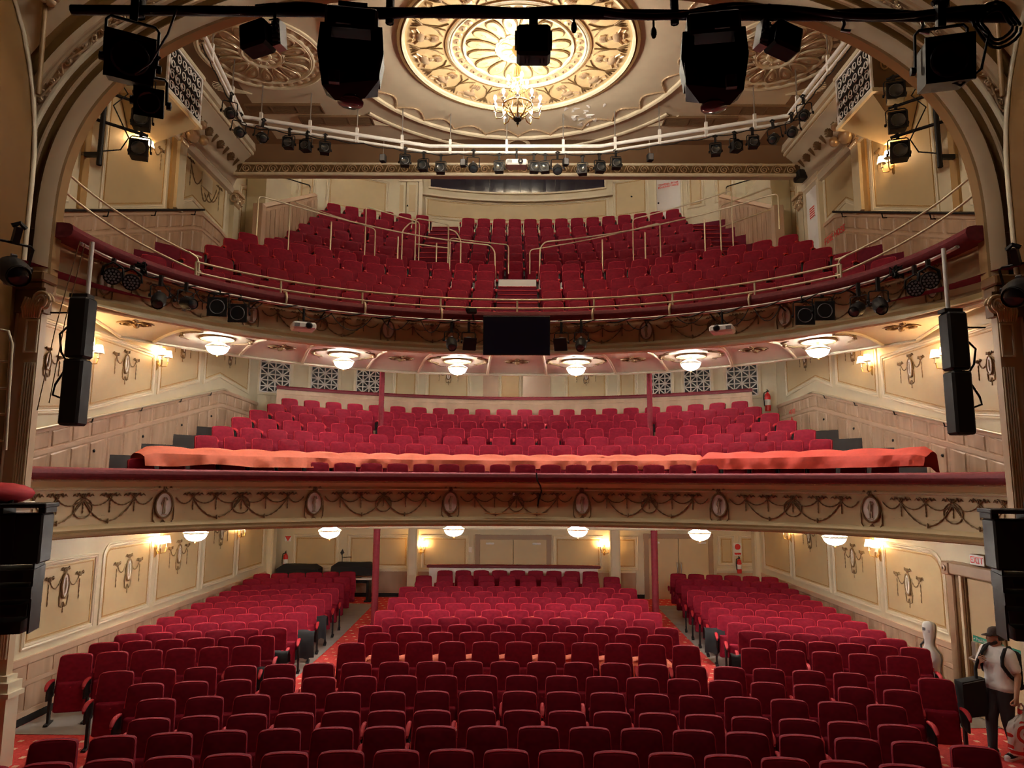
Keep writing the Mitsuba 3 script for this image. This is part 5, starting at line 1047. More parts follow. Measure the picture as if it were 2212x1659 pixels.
class Arc(Row):
    def y(s, x): return s.Y0 - (Rr - math.sqrt(Rr * Rr - x * x))
    def dy(s, x): return -x / math.sqrt(Rr * Rr - x * x)
FULL = [(7.4, 1.05, -4.36, 4.09), (8.15, 1.03, -4.34, 4.53), (8.9, 0.96, -4.2, 4.36), (9.65, 0.98, -4.47, 4.58), (10.42, 0.98, -4.95, 5.12), (11.2, 0.98, -5.68, 5.91)]
FULL = [(7.4, 1.05, -4.92, 4.75), (8.15, 1.03, -4.75, 4.70), (8.9, 0.97, -4.2, 4.36), (9.65, 0.98, -4.47, 4.58), (10.42, 0.98, -4.95, 5.12), (11.2, 0.98, -5.68, 5.91)]
for r, (Y0, zt, x0, x1) in enumerate(FULL):
    place_row(S_, 'stalls_seat', Arc(Y0, zt, 0, 1).spots(x0, x1, 0.555), zt - 0.98, lambda i, n: f'red plush seat, {ORD[r]} stalls row from the stage, {ORD[i]} from the piano side', 'stalls seats')
BACK = [(12.5, 0.99)] + [(13.28, 0.99), (14.06, 0.97), (14.84, 0.97), (15.62, 0.98), (16.4, 0.99), (17.18, 1.0), (17.96, 1.01), (18.74, 1.02), (19.5, 1.05), (20.3, 1.10), (21.1, 1.14)]
far = MB(); farb = MB(); FARP = None
def far_seat(M):
    v = A(1); 
    for n, d in S_.parts:
        if n in ('backrest', 'seat', 'armrest'):
            a = meshkit.WRITTEN[d['filename']]; far.add(np.asarray(a[0], float) @ M[:3, :3].T + M[:3, 3], a[1])
for r, (Y0, zt) in enumerate(BACK):
    a = Arc(Y0, zt, 0, 1); h = r / 11.0
    if r < 10: cx, n = (2.80 if r % 2 == 0 else 2.52), (11 if r % 2 == 0 else 10)
    else: cx, n = (2.6, 10) if r == 10 else (2.1, 9)
    blocks = [(a.spots(-6.85 - 0.15 * h, -4.42 - 0.35 * h, 0.5, 6), 'piano side block', 'wall'), (a.spots(-cx + 0.05, cx + 0.05, 0.55, n), 'middle block', 'piano side aisle'), (a.spots(4.30 + 0.3 * h, 6.62 + 0.35 * h, 0.5, 6), 'exit side block', 'aisle')]
    if r == 0: blocks[2] = (a.spots(3.95, 6.1, 0.5, 5), 'exit side block', 'aisle')
    for spots, bn, anchor in blocks:
        if r >= 9 and bn != 'x':
            for (x, y, th) in spots: far_seat(mat(x, y, zt - 0.98, rz=th))
        else:
            place_row(S_, 'stalls_seat', spots, zt - 0.98, lambda i, n: f'red plush stalls seat, {bn}, {ORD[r]} row behind gangway, {ORD[i]} from {anchor}', 'stalls seats')
solo('far_stalls_seats', far, 'm_plush', 50, 'last rows of red plush stalls seats, small in the distance before the back wall', 'theatre seats', kind='stuff')

Q_ = seat_proto(0.235, 0.218, 0.40, 0.905, 0.58)
for r, R in enumerate(CIRCLE):
    if r == 1: continue
    x0, x1 = ((-6.55, 6.45) if r == 0 else (-5.98, 5.88))
    n = [28, 0, 25, 24, 24, 23, 23, 22][r]
    place_row(Q_, 'dress_circle_seat', R.spots(x0, x1, 0.58, n), R.z - 0.92, lambda i, n: f'red plush dress circle seat, {ORD[r]} row from rail, {ORD[i]} from ladder side', 'dress circle seats')
H_ = seat_proto(0.235, 0.215, 0.36, 0.785, 0.57, (0.10, 0.46), 0.50)
for r, R in enumerate(GALF):
    for sx, lab in ((-1, 'ladder side'), (1, 'fire hose side')):
        xo = 6.45 if r < 1 else 6.2
        sp = R.spots(0.80, xo, 0.57); sp = [(sx * x, y, sx * th) for x, y, th in sp]
        if sx < 0: sp = sp[::-1]
        place_row(H_, 'gallery_seat', sp, R.z - 0.80, lambda i, n: f'red plush gallery seat, {ORD[r]} row above rail, {ORD[(n - 1 - i) if sx < 0 else i]} from middle steps, {lab}', 'gallery seats')
for r, R in enumerate(GALR):
    for x0, x1, lab in ((-6.2, -3.35, 'by boarded wall'), (-1.75, 5.3, 'middle block')):
        place_row(H_, 'gallery_seat', R.spots(x0, x1, 0.57), R.z - 0.80, lambda i, n: f'dark red rear gallery seat, {lab}, {ORD[r]} row up, {ORD[i]} from ladder side', 'gallery seats')
# ---- cloths over rows of seats
def draped_row(name, label, R, x0, x1, z, bsdf, seed, front=0.42, drop_=0.36, back=0.16):
    xs = np.arange(x0, x1, 0.045); P = []
    prof = [(-front - 0.03, -drop_), (-front, -drop_ * 0.75), (-front * 0.9, -drop_ * 0.42), (-front * 0.78, -0.15), (-front * 0.45, -0.08), (-0.12, -0.035), (-0.03, -0.005), (0.03, 0.0), (0.09, -0.02), (0.12, -0.14), (back, -0.35)]
    for i, x in enumerate(xs):
        th = math.atan(R.dy(x)); s = x / 0.58; sag = 0.035 * (1 - abs(math.cos(PI * s))) ** 1.3; row = []
        e = min(1, (x - x0) / 0.12, (x1 - x) / 0.12)
        for j, (b, c) in enumerate(prof):
            w = (meshkit.fbm(A(x * 3.1, j * 0.35, seed), 3, seed) - 0.5); w2 = meshkit.noise(A(x * 9 + j * 0.9, j * 0.2, seed + 5), seed) - 0.5
            amt = 0.06 + 0.16 * (j < 5)
            bb = b + w * amt + w2 * 0.06 * (j < 6); cc = c - sag * (4 < j < 9) + (meshkit.noise(A(x * 1.7, 0, seed), seed + 9) - 0.5) * 0.08 * (j < 2)
            row.append(A(x - math.sin(th) * bb * 1.0, R.y(x) + math.cos(th) * bb, z + cc - (1 - e) * 0.02 * j))
        P.append(row)
    return solo(name, MB().grid(np.array(P)), bsdf, True, label, 'cloth')
draped_row('dust_cloth', 'long pale orange dust cloth draped over the second row of the dress circle', CIRCLE[1], -6.75, 3.98, 4.31, 'm_orange', 3)
draped_row('dust_cloth', 'bright orange-red dust cloth draped over the exit end of the second dress circle row', CIRCLE[1], 3.92, 7.1, 4.34, 'm_orangered', 8)
draped_row('dust_cloth', 'orange cloth bunched along the seats just behind the cross gangway of the stalls', Arc(13.02, 0.99, 0, 1), -2.7, 2.75, 0.70, 'm_orange', 14, 0.24, 0.28, 0.12)
draped_row('dust_cloth', 'thin orange cloth lying along a middle row of the stalls, glimpsed between the seat backs', Arc(16.15, 0.99, 0, 1), -2.6, 2.6, 0.78, 'm_orange', 21, 0.2, 0.2, 0.12)
def jacket(x, y, z, rz, w, d, bsdf, label, seed):
    P = []
    for i in range(13):
        u = i / 12 - 0.5; row = []
        for a, b in ((-0.16, -d), (-0.15, -d * 0.6), (-0.12, -d * 0.25), (-0.07, -0.02), (0.0, 0.015), (0.07, -0.02), (0.13, -d * 0.2), (0.15, -d * 0.5)):
            q = meshkit.fbm(A(u * 5, a * 4, seed), 3, seed) - 0.5; row.append(A(a + q * 0.06, u * w * (1 + 0.25 * abs(b)), b + q * 0.07 * (1 + 2 * abs(b))))
        P.append(row)
    return solo('black_jacket', MB().grid(np.array(P)), bsdf, True, label, 'jacket', M=mat(x, y, z, rz))
# ================================================================ stage lighting (local: lens looks along -y, z up, hung from the clamp at the top)
def yoke(p, w, h, top, bsdf='m_black', y=0.0, drop_=0.0):
    p.add('yoke', MB().tube([(-w, y, 0), (-w, y, h * 0.9), (-w * 0.85, y, h), (w * 0.85, y, h), (w, y, h * 0.9), (w, y, 0)], 0.011, 5), bsdf)
    for s in (-1, 1): p.add('knob', MB().lathe([(0.03, 0), (0.03, 0.03), (0.0, 0.035)], 8, mat(s * w, y, 0, ry=s * PI / 2)), bsdf)
    p.add('clamp', MB().box((-0.025, y - 0.03, h), (0.025, y + 0.03, top)).tube([(-0.05, y, top), (0.0, y, top + 0.035), (0.05, y, top)], 0.02, 5), bsdf)
def fresnel(s=1.0, top=0.36, body='m_black', bodyparts=True):
    p = Proto(); w = 0.14 * s
    p.add('housing', MB().hull([(x * w, y, z * w * 1.05) for x in (-1, 1) for z in (-1, 1) for y in (-0.16 * s,)] + [(x * w * 0.95, 0.08 * s, z * w) for x in (-1, 1) for z in (-1, 1)] + [(x * w * 0.6, 0.17 * s, z * w * 0.7) for x in (-1, 1) for z in (-1, 1)]), body, 20)
    p.add('colour_frame', MB().box((-w * 1.1, -0.19 * s, -w * 1.12), (w * 1.1, -0.17 * s, -w * 0.92)).box((-w * 1.1, -0.19 * s, w * 0.92), (w * 1.1, -0.17 * s, w * 1.12)).box((-w * 1.1, -0.19 * s, -w), (-w * 0.9, -0.17 * s, w)).box((w * 0.9, -0.19 * s, -w), (w * 1.1, -0.17 * s, w)), body)
    p.add('lens', MB().lathe([(0.0, -0.0), (w * 0.5, -0.004), (w * 0.78, -0.018)], 16, mat(0, -0.172 * s, 0, rx=PI / 2) @ np.diag([1.0, 1, -1, 1])), 'm_glasslens', True)
    p.add('lens_ring', MB().tube([(w * 0.8 * math.cos(t), -0.168 * s, w * 0.8 * math.sin(t)) for t in np.linspace(0, 2 * PI, 18, endpoint=False)], 0.012 * s, 5, closed=True), 'm_grey', True)
    yoke(p, w * 1.18, 0.28 * s, top); return p
def led_par(top=0.3):
    p = Proto()
    p.add('housing', MB().lathe([(0.0, 0.12), (0.08, 0.11), (0.12, 0.05), (0.13, -0.02), (0.125, -0.06), (0.0, -0.06)], 18, mat(0, 0, 0, rx=PI / 2) @ np.diag([1.0, 1, -1, 1])), 'm_black', 40)
    m = MB()
    for k in range(19):
        r, a = ((0, 0) if k == 0 else (0.045, k * PI / 3) if k < 7 else (0.09, k * PI / 6)); m.lathe([(0.018, 0), (0.018, 0.008), (0.0, 0.008)], 8, mat(r * math.cos(a), -0.058, r * math.sin(a), rx=PI / 2))
    p.add('lens_cells', m, 'm_grey')
    for yy, ww in ((-0.02, 0.145), (0.06, 0.14)): p.add('yoke', MB().tube([(-ww, yy, 0), (-ww * 0.9, yy, 0.13), (0, yy * 0.4, 0.21), (ww * 0.9, yy, 0.13), (ww, yy, 0)], 0.016, 5), 'm_black', True)
    p.add('clamp', MB().box((-0.03, -0.03, 0.19), (0.03, 0.03, top)), 'm_black'); return p
def profile(L=0.5, top=0.34):
    p = Proto()
    p.add('housing', MB().lathe([(0.0, 0.24), (0.09, 0.23), (0.115, 0.14), (0.11, 0.05), (0.10, -0.02)], 16, mat(0, 0, 0, rx=PI / 2) @ np.diag([1.0, 1, 1, 1])), 'm_black', 40)
    p.add('barrel', MB().lathe([(0.075, 0.0), (0.075, 0.05), (0.07, 0.06), (0.07, 0.20), (0.085, 0.21), (0.085, 0.25)], 16, mat(0, 0.0, 0, rx=PI / 2)), 'm_black', 40)
    p.add('lens', MB().lathe([(0.08, 0.235), (0.05, 0.25), (0.0, 0.255)], 14, mat(0, 0, 0, rx=PI / 2)), 'm_glasslens', True)
    p.add('gate_knobs', MB().box((-0.13, 0.0, -0.015), (0.13, 0.03, 0.015)).box((-0.02, -0.02, -0.14), (0.02, 0.02, 0.12)), 'm_grey')
    yoke(p, 0.14, 0.2, top, y=0.06); return p
def flood(top=0.34):
    p = Proto(); p.add('housing', MB().hull([(x, -0.10, z) for x in (-0.155, 0.155) for z in (-0.155, 0.155)] + [(x, 0.1, z) for x in (-0.1, 0.1) for z in (-0.1, 0.1)]), 'm_black')
    p.add('colour_frame', MB().cbox((0, -0.112, 0), (0.33, 0.015, 0.33), 0.005), 'm_black'); p.add('lens_ring', MB().tube([(0.12 * math.cos(t), -0.121, 0.12 * math.sin(t)) for t in np.linspace(0, 2 * PI, 20, endpoint=False)], 0.008, 4, closed=True), 'm_grey', True)
    yoke(p, 0.165, 0.25, top); return p
def par_can(top=0.36):
    p = Proto(); p.add('can', MB().lathe([(0.0, -0.16), (0.07, -0.15), (0.10, -0.06), (0.11, 0.0), (0.11, 0.12)], 16, mat(0, 0, 0, rx=PI / 2)), 'm_grey', 40); p.add('colour_frame', MB().cbox((0, -0.13, 0), (0.27, 0.012, 0.27), 0.004), 'm_black')
    yoke(p, 0.13, 0.24, top); return p
def small_speaker():
    p = Proto(); p.add('cabinet', MB().cbox((0, 0, 0), (0.13, 0.13, 0.17), 0.012), 'm_black'); p.add('grille', MB().box((-0.05, -0.07, -0.07), (0.05, -0.064, 0.07)), 'm_grey'); p.add('bracket', MB().tube([(0, 0, 0.08), (0, 0.02, 0.32), (0.0, 0.02, 0.42)], 0.008, 5), 'm_steel', True); return p
def projector(w=0.42, pole=0.3):
    p = Proto(); p.add('body', MB().cbox((0, 0, 0), (w, 0.34, 0.14), 0.035), 'm_whitemetal'); p.add('lens', MB().lathe([(0.055, 0.0), (0.055, 0.035), (0.045, 0.05), (0.0, 0.045)], 16, mat(w * 0.18, -0.165, 0, rx=PI / 2)), 'm_blackgloss', True); p.add('lens_ring', MB().tube([(w * 0.18 + 0.058 * math.cos(t), -0.175, 0.058 * math.sin(t)) for t in np.linspace(0, 2 * PI, 16, endpoint=False)], 0.008, 4, closed=True), 'm_grey', True)
    p.add('vent', MB().box((-w * 0.42, -0.174, -0.035), (-w * 0.2, -0.168, 0.035)), 'm_grey'); p.add('mount_plate', MB().box((-0.12, -0.08, 0.07), (0.12, 0.08, 0.095)), 'm_black'); p.add('pole', MB().tube([(0, 0, 0.09), (0, 0, pole)], 0.022, 8), 'm_black', True); return p
FR, FRs, LP, PF, FL, PC, SS = fresnel(0.72, 0.34), fresnel(1.0, 0.34), led_par(), profile(), flood(), par_can(), small_speaker()
# white truss of two pipes below the ceiling
TRP = [A(-5.5, 11.4, 11.3), A(-5.88, 14.2, 11.3), A(-2.03, 15.52, 11.3), A(1.9, 15.5, 11.3), A(5.7, 14.1, 11.3), A(5.75, 11.3, 11.3)]
tr = thing('lighting_truss', 'white double-pipe lighting truss bent around the front of the ceiling', 'lighting truss')
for dz, r in ((0.10, 0.045), (-0.05, 0.032)):
    part(tr, 'pipe', MB().tube([p + A(0, 0, dz) for a, b in zip(TRP[:-1], TRP[1:]) for p in (a, a + (b - a) * 0.06, a + (b - a) * 0.94)] + [TRP[-1] + A(0, 0, dz)], r, 8), 'm_whitemetal', True)
for a, b in zip(TRP[:-1], TRP[1:]):
    n = max(2, int(np.linalg.norm(b - a) / 1.0))
    for k in range(n): p = a + (b - a) * (k + 0.35) / n; part(tr, 'bracket', MB().box(p + A(-0.03, -0.03, -0.09), p + A(0.03, 0.03, 0.26)), 'm_whitemetal'); part(tr, 'hanger', MB().tube([p + A(0, 0, 0.25), p + A(0, 0, 0.9)], 0.014, 5), 'm_steel', True)
part(tr, 'cable', MB().tube([a + (b - a) * q + A(0, -0.05, -0.10 - 0.05 * abs(math.sin(q * 20))) for a, b in zip(TRP[:-1], TRP[1:]) for q in np.linspace(0, 0.96, 24)], 0.012, 5), 'm_black', True)
kinds = {'f': FR, 's': SS, 'p': PF, 'l': LP}
TL = [(-5.74, 13.21, 10.94, 'p'), (-5.91, 14.1, 11.0, 'p'), (-5.51, 14.33, 11.0, 'p'), (-4.97, 14.51, 10.92, 'f'), (-4.62, 14.63, 10.92, 'f'), (-4.26, 14.76, 10.92, 'f'), (-3.05, 15.17, 10.92, 's'), (-2.58, 15.33, 10.9, 'f'), (-2.17, 15.47, 10.86, 'f'), (-1.78, 15.52, 10.82, 'f'), (-1.26, 15.52, 10.98, 's'), (-1.03, 15.5, 10.88, 'p'), (-0.43, 15.51, 10.84, 'f'),
      (0.37, 15.51, 10.84, 'f'), (0.63, 15.51, 10.84, 'f'), (0.91, 15.51, 10.84, 'p'), (1.10, 15.5, 11.0, 's'), (1.49, 15.5, 10.79, 'f'), (1.88, 15.51, 10.85, 'f'), (2.24, 15.38, 10.88, 'f'), (2.97, 15.11, 10.93, 's'), (4.3, 14.62, 10.84, 'f'), (4.68, 14.48, 10.86, 'f'), (5.02, 14.35, 10.88, 'f'), (5.43, 14.2, 10.93, 'p'), (5.7, 13.9, 10.93, 'p'), (5.71, 13.32, 10.98, 'p')]
cnt = {}
for x, y, z, t in TL:
    nm = {'f': 'fresnel_spotlight', 's': 'small_loudspeaker', 'p': 'profile_spotlight'}[t]; side = 'ladder side' if x < 0 else 'exit side'; c = cnt[(t, side)] = cnt.get((t, side), 0) + 1
    seq = [q for q in TL if q[3] == t and (q[0] < 0) == (x < 0)]; i = sorted(seq, key=lambda q: abs(q[0])).index((x, y, z, t))
    M = mat(x, y - 0.02, z, rz=0.25 * math.sin(x * 7)) if t != 'p' else aim((x, y - 0.03, z), (-0.25 * x + 0.2 * math.sin(x * 9), -2.2, -1.6))
    kinds[t].place(nm, M, {'f': 'small square black spotlight', 's': 'little black box loudspeaker', 'p': 'rounded black spotlight with a barrel'}[t] + f' under the white truss, {side}, {ORD[i]} from the middle', {'s': 'loudspeaker'}.get(t, 'stage light'), 'lights under the ceiling truss' if t != 's' else 'small loudspeakers on the truss')
projector(0.5, 0.38).place('projector', mat(-0.03, 15.45, 10.93), 'white projector hung under the middle of the ceiling truss', 'projector')
# bar with lanterns along the gallery front
OFFB = 0.62
bar = thing('lighting_bar', 'black pipe lighting bar wrapped in cables along the gallery front', 'lighting bar')
part(bar, 'pipe', MB().tube([FG.p(u, OFFB, 6.93) for u in np.linspace(-FG.L, FG.L, 70)], 0.028, 8), 'm_steel', True)
part(bar, 'cable', MB().tube([FG.p(u, OFFB + 0.03 * math.cos(u * 9), 6.93 + 0.035 * math.sin(u * 9) - 0.015) for u in np.linspace(-8.3, -0.9, 200)], 0.014, 5), 'm_black', True)
part(bar, 'cable', MB().tube([FG.p(u, OFFB + 0.03 * math.cos(u * 8), 6.93 + 0.035 * math.sin(u * 8) - 0.02) for u in np.linspace(0.9, 8.3, 200)], 0.014, 5), 'm_black', True)
rb = np.random.default_rng(5)
for k in range(16):
    u0 = -7.9 + k * 0.92 + rb.random() * 0.4; L = 0.4 + 0.5 * rb.random(); s = 0.12 + 0.2 * rb.random()
    if abs(u0) < 1.6: continue
    part(bar, 'cable', MB().tube([FG.p(u0 + L * q, OFFB - 0.02, 6.9 - s * 4 * q * (1 - q)) for q in np.linspace(0, 1, 9)], 0.009, 5), 'm_black', True)
for u in np.linspace(-8.2, 8.2, 13): part(bar, 'bracket', MB().tube([FG.p(u, OFFB, 6.93), FG.p(u, 0.3, 6.96), FG.p(u, 0.02, 6.9)], 0.014, 5), 'm_black', True)
for sx in (-1, 1):
    m = MB()
    for k in range(7): m.tube([FG.p(sx * (8.0 + 0.12 * rb.random()), OFFB - 0.1 + 0.2 * rb.random(), 6.85 + 0.2 * rb.random()) for _ in range(9)], 0.014, 5)
    part(bar, 'cable_coil', m, 'm_black', True)
BL = [(-6.03, 10.2, 6.7, 'l', (0.5, -1, -0.35)), (-5.94, 10.55, 6.71, 'l', (0.5, -1, -0.45)), (-5.75, 11.06, 6.6, 'p', (0.35, -1, -0.9)), (-5.53, 11.47, 6.62, 'p', (0.9, -0.6, -0.25)), (-5.18, 11.96, 6.66, 'q', (0.2, -1, -0.1)), (-4.93, 12.25, 6.62, 'q', (0.1, -1, -0.1)), (-1.33, 14.07, 6.50, 'p', (0.2, -1, -0.9)), (-0.98, 14.12, 6.50, 'c', (0.25, -1, -0.55)),
      (0.9, 14.13, 6.50, 'c', (-0.25, -1, -0.55)), (1.3, 14.07, 6.50, 'p', (-0.2, -1, -0.9)), (5.01, 12.16, 6.60, 'q', (-0.1, -1, -0.1)), (5.24, 11.9, 6.62, 'q', (-0.1, -1, -0.1)), (5.6, 11.35, 6.55, 'p', (-0.8, -0.7, -0.5)), (5.76, 11.03, 6.55, 'p', (-0.3, -1, -0.9)), (5.99, 10.39, 6.62, 'l', (-0.5, -1, -0.4)), (6.04, 10.12, 6.66, 'l', (-0.3, -1, -0.3))]
NB = {'l': ('led_par', LP, 'round black LED spotlight'), 'p': ('profile_spotlight', PF, 'black barrel spotlight'), 'q': ('floodlight', FL, 'square flat-fronted black floodlight'), 'c': ('par_can', PC, 'grey can spotlight with black frame')}
for x, y, z, t, d in BL:
    nm, pr, lb = NB[t]; side = 'ladder side' if x < 0 else 'exit side'; seq = sorted([q for q in BL if q[3] == t and (q[0] < 0) == (x < 0)], key=lambda q: abs(q[0])); i = [q[0] for q in seq].index(x)
    M = aim((x, y, z), d); key = pr.place(nm, M, f'{lb} on the gallery bar, {side}, {ORD[i]} from the screen', 'stage light', 'lights along the gallery bar', skip=('clamp', 'yoke', 'yoke_001') if t in 'pc' else ('clamp',))
    if t in 'pc':                            # the yoke hangs plumb while the lantern tilts
        part(key, 'yoke', MB().tube([(-0.14, 0, 0), (-0.14, 0, 0.18), (-0.12, 0, 0.2), (0.12, 0, 0.2), (0.14, 0, 0.18), (0.14, 0, 0)], 0.011, 5), 'm_black', M=aim((x, y, z), (d[0], d[1], 0)))
    part(key, 'clamp', MB().box((x - 0.025, y - 0.025, z + (0.19 if t != 'q' else 0.24)), (x + 0.025, y + 0.025, 6.97)), 'm_black')
projector(0.44, 0.4).place('projector', mat(-4.02, 13.02, 6.56, rz=0.45), 'white projector hung from the gallery bar on the ladder side', 'projector')
pk = projector(0.44, 0.4); pk.place('projector', np.array(mat(3.87, 13.11, 6.56, rz=-0.45)) @ np.diag([-1.0, 1, 1, 1]), 'white projector hung from the gallery bar on the exit side', 'projector')
tv = thing('screen', 'large black television screen hung on the middle of the gallery front', 'screen')
part(tv, 'panel', MB().cbox((-0.01, 14.12, 6.635), (1.36, 0.05, 0.80), 0.01), 'm_black'); part(tv, 'glass', MB().box((-0.67, 14.09, 6.26), (0.65, 14.094, 7.01)), 'm_control'); part(tv, 'top_edge', MB().box((-0.69, 14.09, 7.03), (0.67, 14.15, 7.045)), 'm_grey'); part(tv, 'bracket', MB().box((-0.3, 14.14, 6.5), (0.3, 14.25, 6.9)), 'm_black')
cam_ = thing('camera', 'small black video camera on the rail beside the hanging screen', 'camera')
part(cam_, 'body', MB().cbox((-0.92, 14.0, 7.12), (0.20, 0.12, 0.11), 0.02), 'm_black'); part(cam_, 'lens', MB().lathe([(0.04, 0), (0.04, 0.08), (0.0, 0.08)], 10, mat(-1.0, 13.95, 7.12, rx=PI / 2)), 'm_blackgloss', True); part(cam_, 'arm', MB().tube([(-0.9, 14.05, 7.06), (-0.88, 14.1, 6.95)], 0.02, 6), 'm_black', True)
# wall booms with three lanterns each
for sx in (-1, 1):
    side = 'ladder' if sx < 0 else 'fire hose'
    b = thing('wall_boom', f'black vertical pipe with short arms on the gallery side wall, {side} side', 'lighting boom', 'wall booms')
    part(b, 'pipe', MB().tube([(sx * 7.2, 11.5, 9.05), (sx * 7.2, 11.5, 11.15)], 0.045, 8), 'm_black', True)
    for z in (10.98, 10.42, 9.86): part(b, 'arm', MB().tube([(sx * 7.35, 11.4, z), (sx * 6.7, 12.05, z)], 0.028, 6), 'm_black', True)
    for z in (9.2, 11.0): part(b, 'wall_bracket', MB().box((min(sx * 7.18, sx * 7.5), 11.46, z), (max(sx * 7.18, sx * 7.5), 11.54, z + 0.07)), 'm_black')
    part(b, 'cable', MB().tube([(sx * 7.15, 11.5, 10.9), (sx * 6.95, 11.75, 10.5), (sx * 7.1, 11.6, 10.2), (sx * 6.9, 11.8, 9.7), (sx * 7.0, 11.75, 9.45), (sx * 7.18, 11.5, 9.3)], 0.012, 5), 'm_black', True)
    for k, z in enumerate((10.64, 10.08, 9.52)): FRs.place('fresnel_spotlight', mat(sx * 6.78, 11.97, z, rz=-sx * 0.35), f'black box spotlight on the {side} side wall boom, {ORD[k]} from the top', 'stage light', 'lights on the wall booms')
# bar over the stage, with its lanterns
FRb = fresnel(0.98, 0.44, 'm_black')
sb = thing('lighting_bar', 'thick black lighting bar crossing the top of the view over the stage', 'lighting bar')
part(sb, 'pipe', MB().tube([(-3.17, 4.6, 7.0), (3.45, 4.6, 6.95)], 0.036, 10), 'm_black', True)
part(sb, 'cable', MB().tube([(x, 4.58, 6.985 + 0.05 * math.sin(x * 5) * math.sin(x * 1.3)) for x in np.linspace(-2.6, 3.3, 70)], 0.02, 6), 'm_black', True); part(sb, 'cable', MB().tube([(x, 4.56, 6.96 + 0.035 * math.sin(x * 4 + 1)) for x in np.linspace(0.6, 3.4, 40)], 0.024, 6), 'm_black', True)
for x in (-0.91, 1.10): part(sb, 'suspension', MB().tube([(x, 4.6, 6.9), (x, 4.6, 8.5)], 0.03, 8), 'm_black', True)
part(sb, 'suspension', MB().tube([(2.98, 4.6, 6.95), (2.98, 4.6, 8.5)], 0.05, 8), 'm_black', True); part(sb, 'suspension', MB().tube([(-2.7, 4.6, 6.95), (-2.7, 4.6, 8.5)], 0.05, 8), 'm_black', True)
for x, z in ((0.39, 6.87), (0.95, 6.83)): part(sb, 'plug', MB().tube([(x, 4.6, 6.97), (x, 4.6, z + 0.03)], 0.008, 5).ell((x, 4.6, z), (0.022, 0.022, 0.045), 8), 'm_black', True)
for x, z in ((2.27, 6.85), (2.82, 6.84)): part(sb, 'hook', MB().tube([(x, 4.6, 6.97), (x + 0.02, 4.6, z + 0.05), (x, 4.6, z), (x + 0.05, 4.58, z - 0.02)], 0.014, 5), 'm_steel', True)
part(sb, 'cable', MB().tube([(-2.40, 4.55, 6.97), (-2.42, 4.5, 6.75), (-2.5, 4.45, 6.5), (-2.6, 4.45, 6.42)], 0.008, 5), 'm_grey', True); part(sb, 'cable', MB().tube([(3.15, 4.6, 6.95), (3.22, 4.5, 6.75), (3.15, 4.5, 6.5), (3.0, 4.5, 6.38), (2.9, 4.5, 6.42)], 0.009, 5), 'm_black', True)
m = MB()
for r in (0.10, 0.13, 0.16): m.tube([(3.32 + r * math.cos(t), 4.55 + 0.02 * math.sin(3 * t), 6.86 + r * math.sin(t)) for t in np.linspace(0, 6.1, 20)], 0.011, 5)
part(sb, 'cable_coil', m, 'm_black', True)
FRb.place('fresnel_spotlight', aim((-2.71, 4.58, 6.585), (0.55, -1, -0.35)), 'big black box spotlight hanging at the ladder end of the stage bar', 'stage light')
FRb.place('fresnel_spotlight', aim((2.93, 4.58, 6.555), (-0.25, -1, -0.2)), 'big black box spotlight hanging at the exit end of the stage bar', 'stage light')
fresnel(0.62, 0.3).place('fresnel_spotlight', aim((-2.64, 4.75, 6.38), (0.4, -1, -0.5)), 'small black spotlight tucked under the big one at the ladder end of the stage bar', 'stage light')
for sx in (-1, 1):
    f2 = Proto(); f2.add('housing', MB().cbox((0, 0, -0.02), (0.21, 0.16, 0.20), 0.02), 'm_black'); f2.add('heat_sink', MB().box((-0.17, 0.02, -0.10), (-0.105, 0.10, 0.10)), 'm_whitemetal')
    m = MB()
    for k in range(6): m.tube([(-0.175, 0.0, -0.10 + k * 0.036), (-0.105, 0.0, -0.085 + k * 0.036)], 0.007, 4)
    f2.add('fins', m, 'm_black'); f2.add('bracket', MB().tube([(-0.14, 0, 0), (-0.16, 0, 0.2), (0.0, 0, 0.24)], 0.012, 5), 'm_black', True)
    M = np.array(mat(sx * 1.86, 4.6, 6.79)) @ np.diag([-1.0 if sx < 0 else 1.0, 1, 1, 1]) @ mat(0, 0, 0, ry=0.22, rz=0.3)
    if sx < 0: M = np.array(mat(-1.84, 4.6, 6.80)) @ np.diag([-1.0, 1, 1, 1]) @ mat(0, 0, 0, ry=0.12, rz=0.3)
    f2.place('led_floodlight', M, f'tilted black LED floodlight with silver fins on the stage bar, {"ladder" if sx < 0 else "exit"} side', 'stage light', 'LED floodlights on the stage bar')
mh = Proto()
mh.add('base', MB().cbox((0, 0, 0.24), (0.36, 0.26, 0.16), 0.02), 'm_black')
for s in (-1, 1): mh.add('yoke_arm', MB().hull([(s * x, y, z) for x, z in ((0.13, 0.2), (0.21, 0.2), (0.225, 0.0), (0.20, -0.16), (0.15, -0.16), (0.14, 0.0)) for y in (-0.09, 0.09)]), 'm_black')
mh.add('head', MB().hull([(x, y, z) for x, y, z in ((-0.15, -0.14, 0.06), (0.15, -0.14, 0.06), (-0.20, -0.14, -0.12), (0.21, -0.14, -0.06), (-0.18, -0.10, -0.27), (0.20, -0.10, -0.2), (-0.1, 0.0, -0.32), (0.1, 0, -0.29), (-0.16, 0.18, 0.04), (0.16, 0.18, 0.04), (-0.18, 0.16, -0.2), (0.18, 0.16, -0.18))]), 'm_black')
mh.add('head__vent', MB().box((-0.13, -0.15, -0.27), (-0.06, -0.115, -0.18)), 'm_grey'); mh.add('base__label', MB().box((-0.10, -0.137, 0.17), (0.0, -0.131, 0.176)), 'm_whitemetal'); mh.add('head__lens', MB().lathe([(0.09, 0), (0.09, -0.02), (0.0, -0.025)], 14, mat(0, 0.05, -0.285)), 'm_glasslens', True)
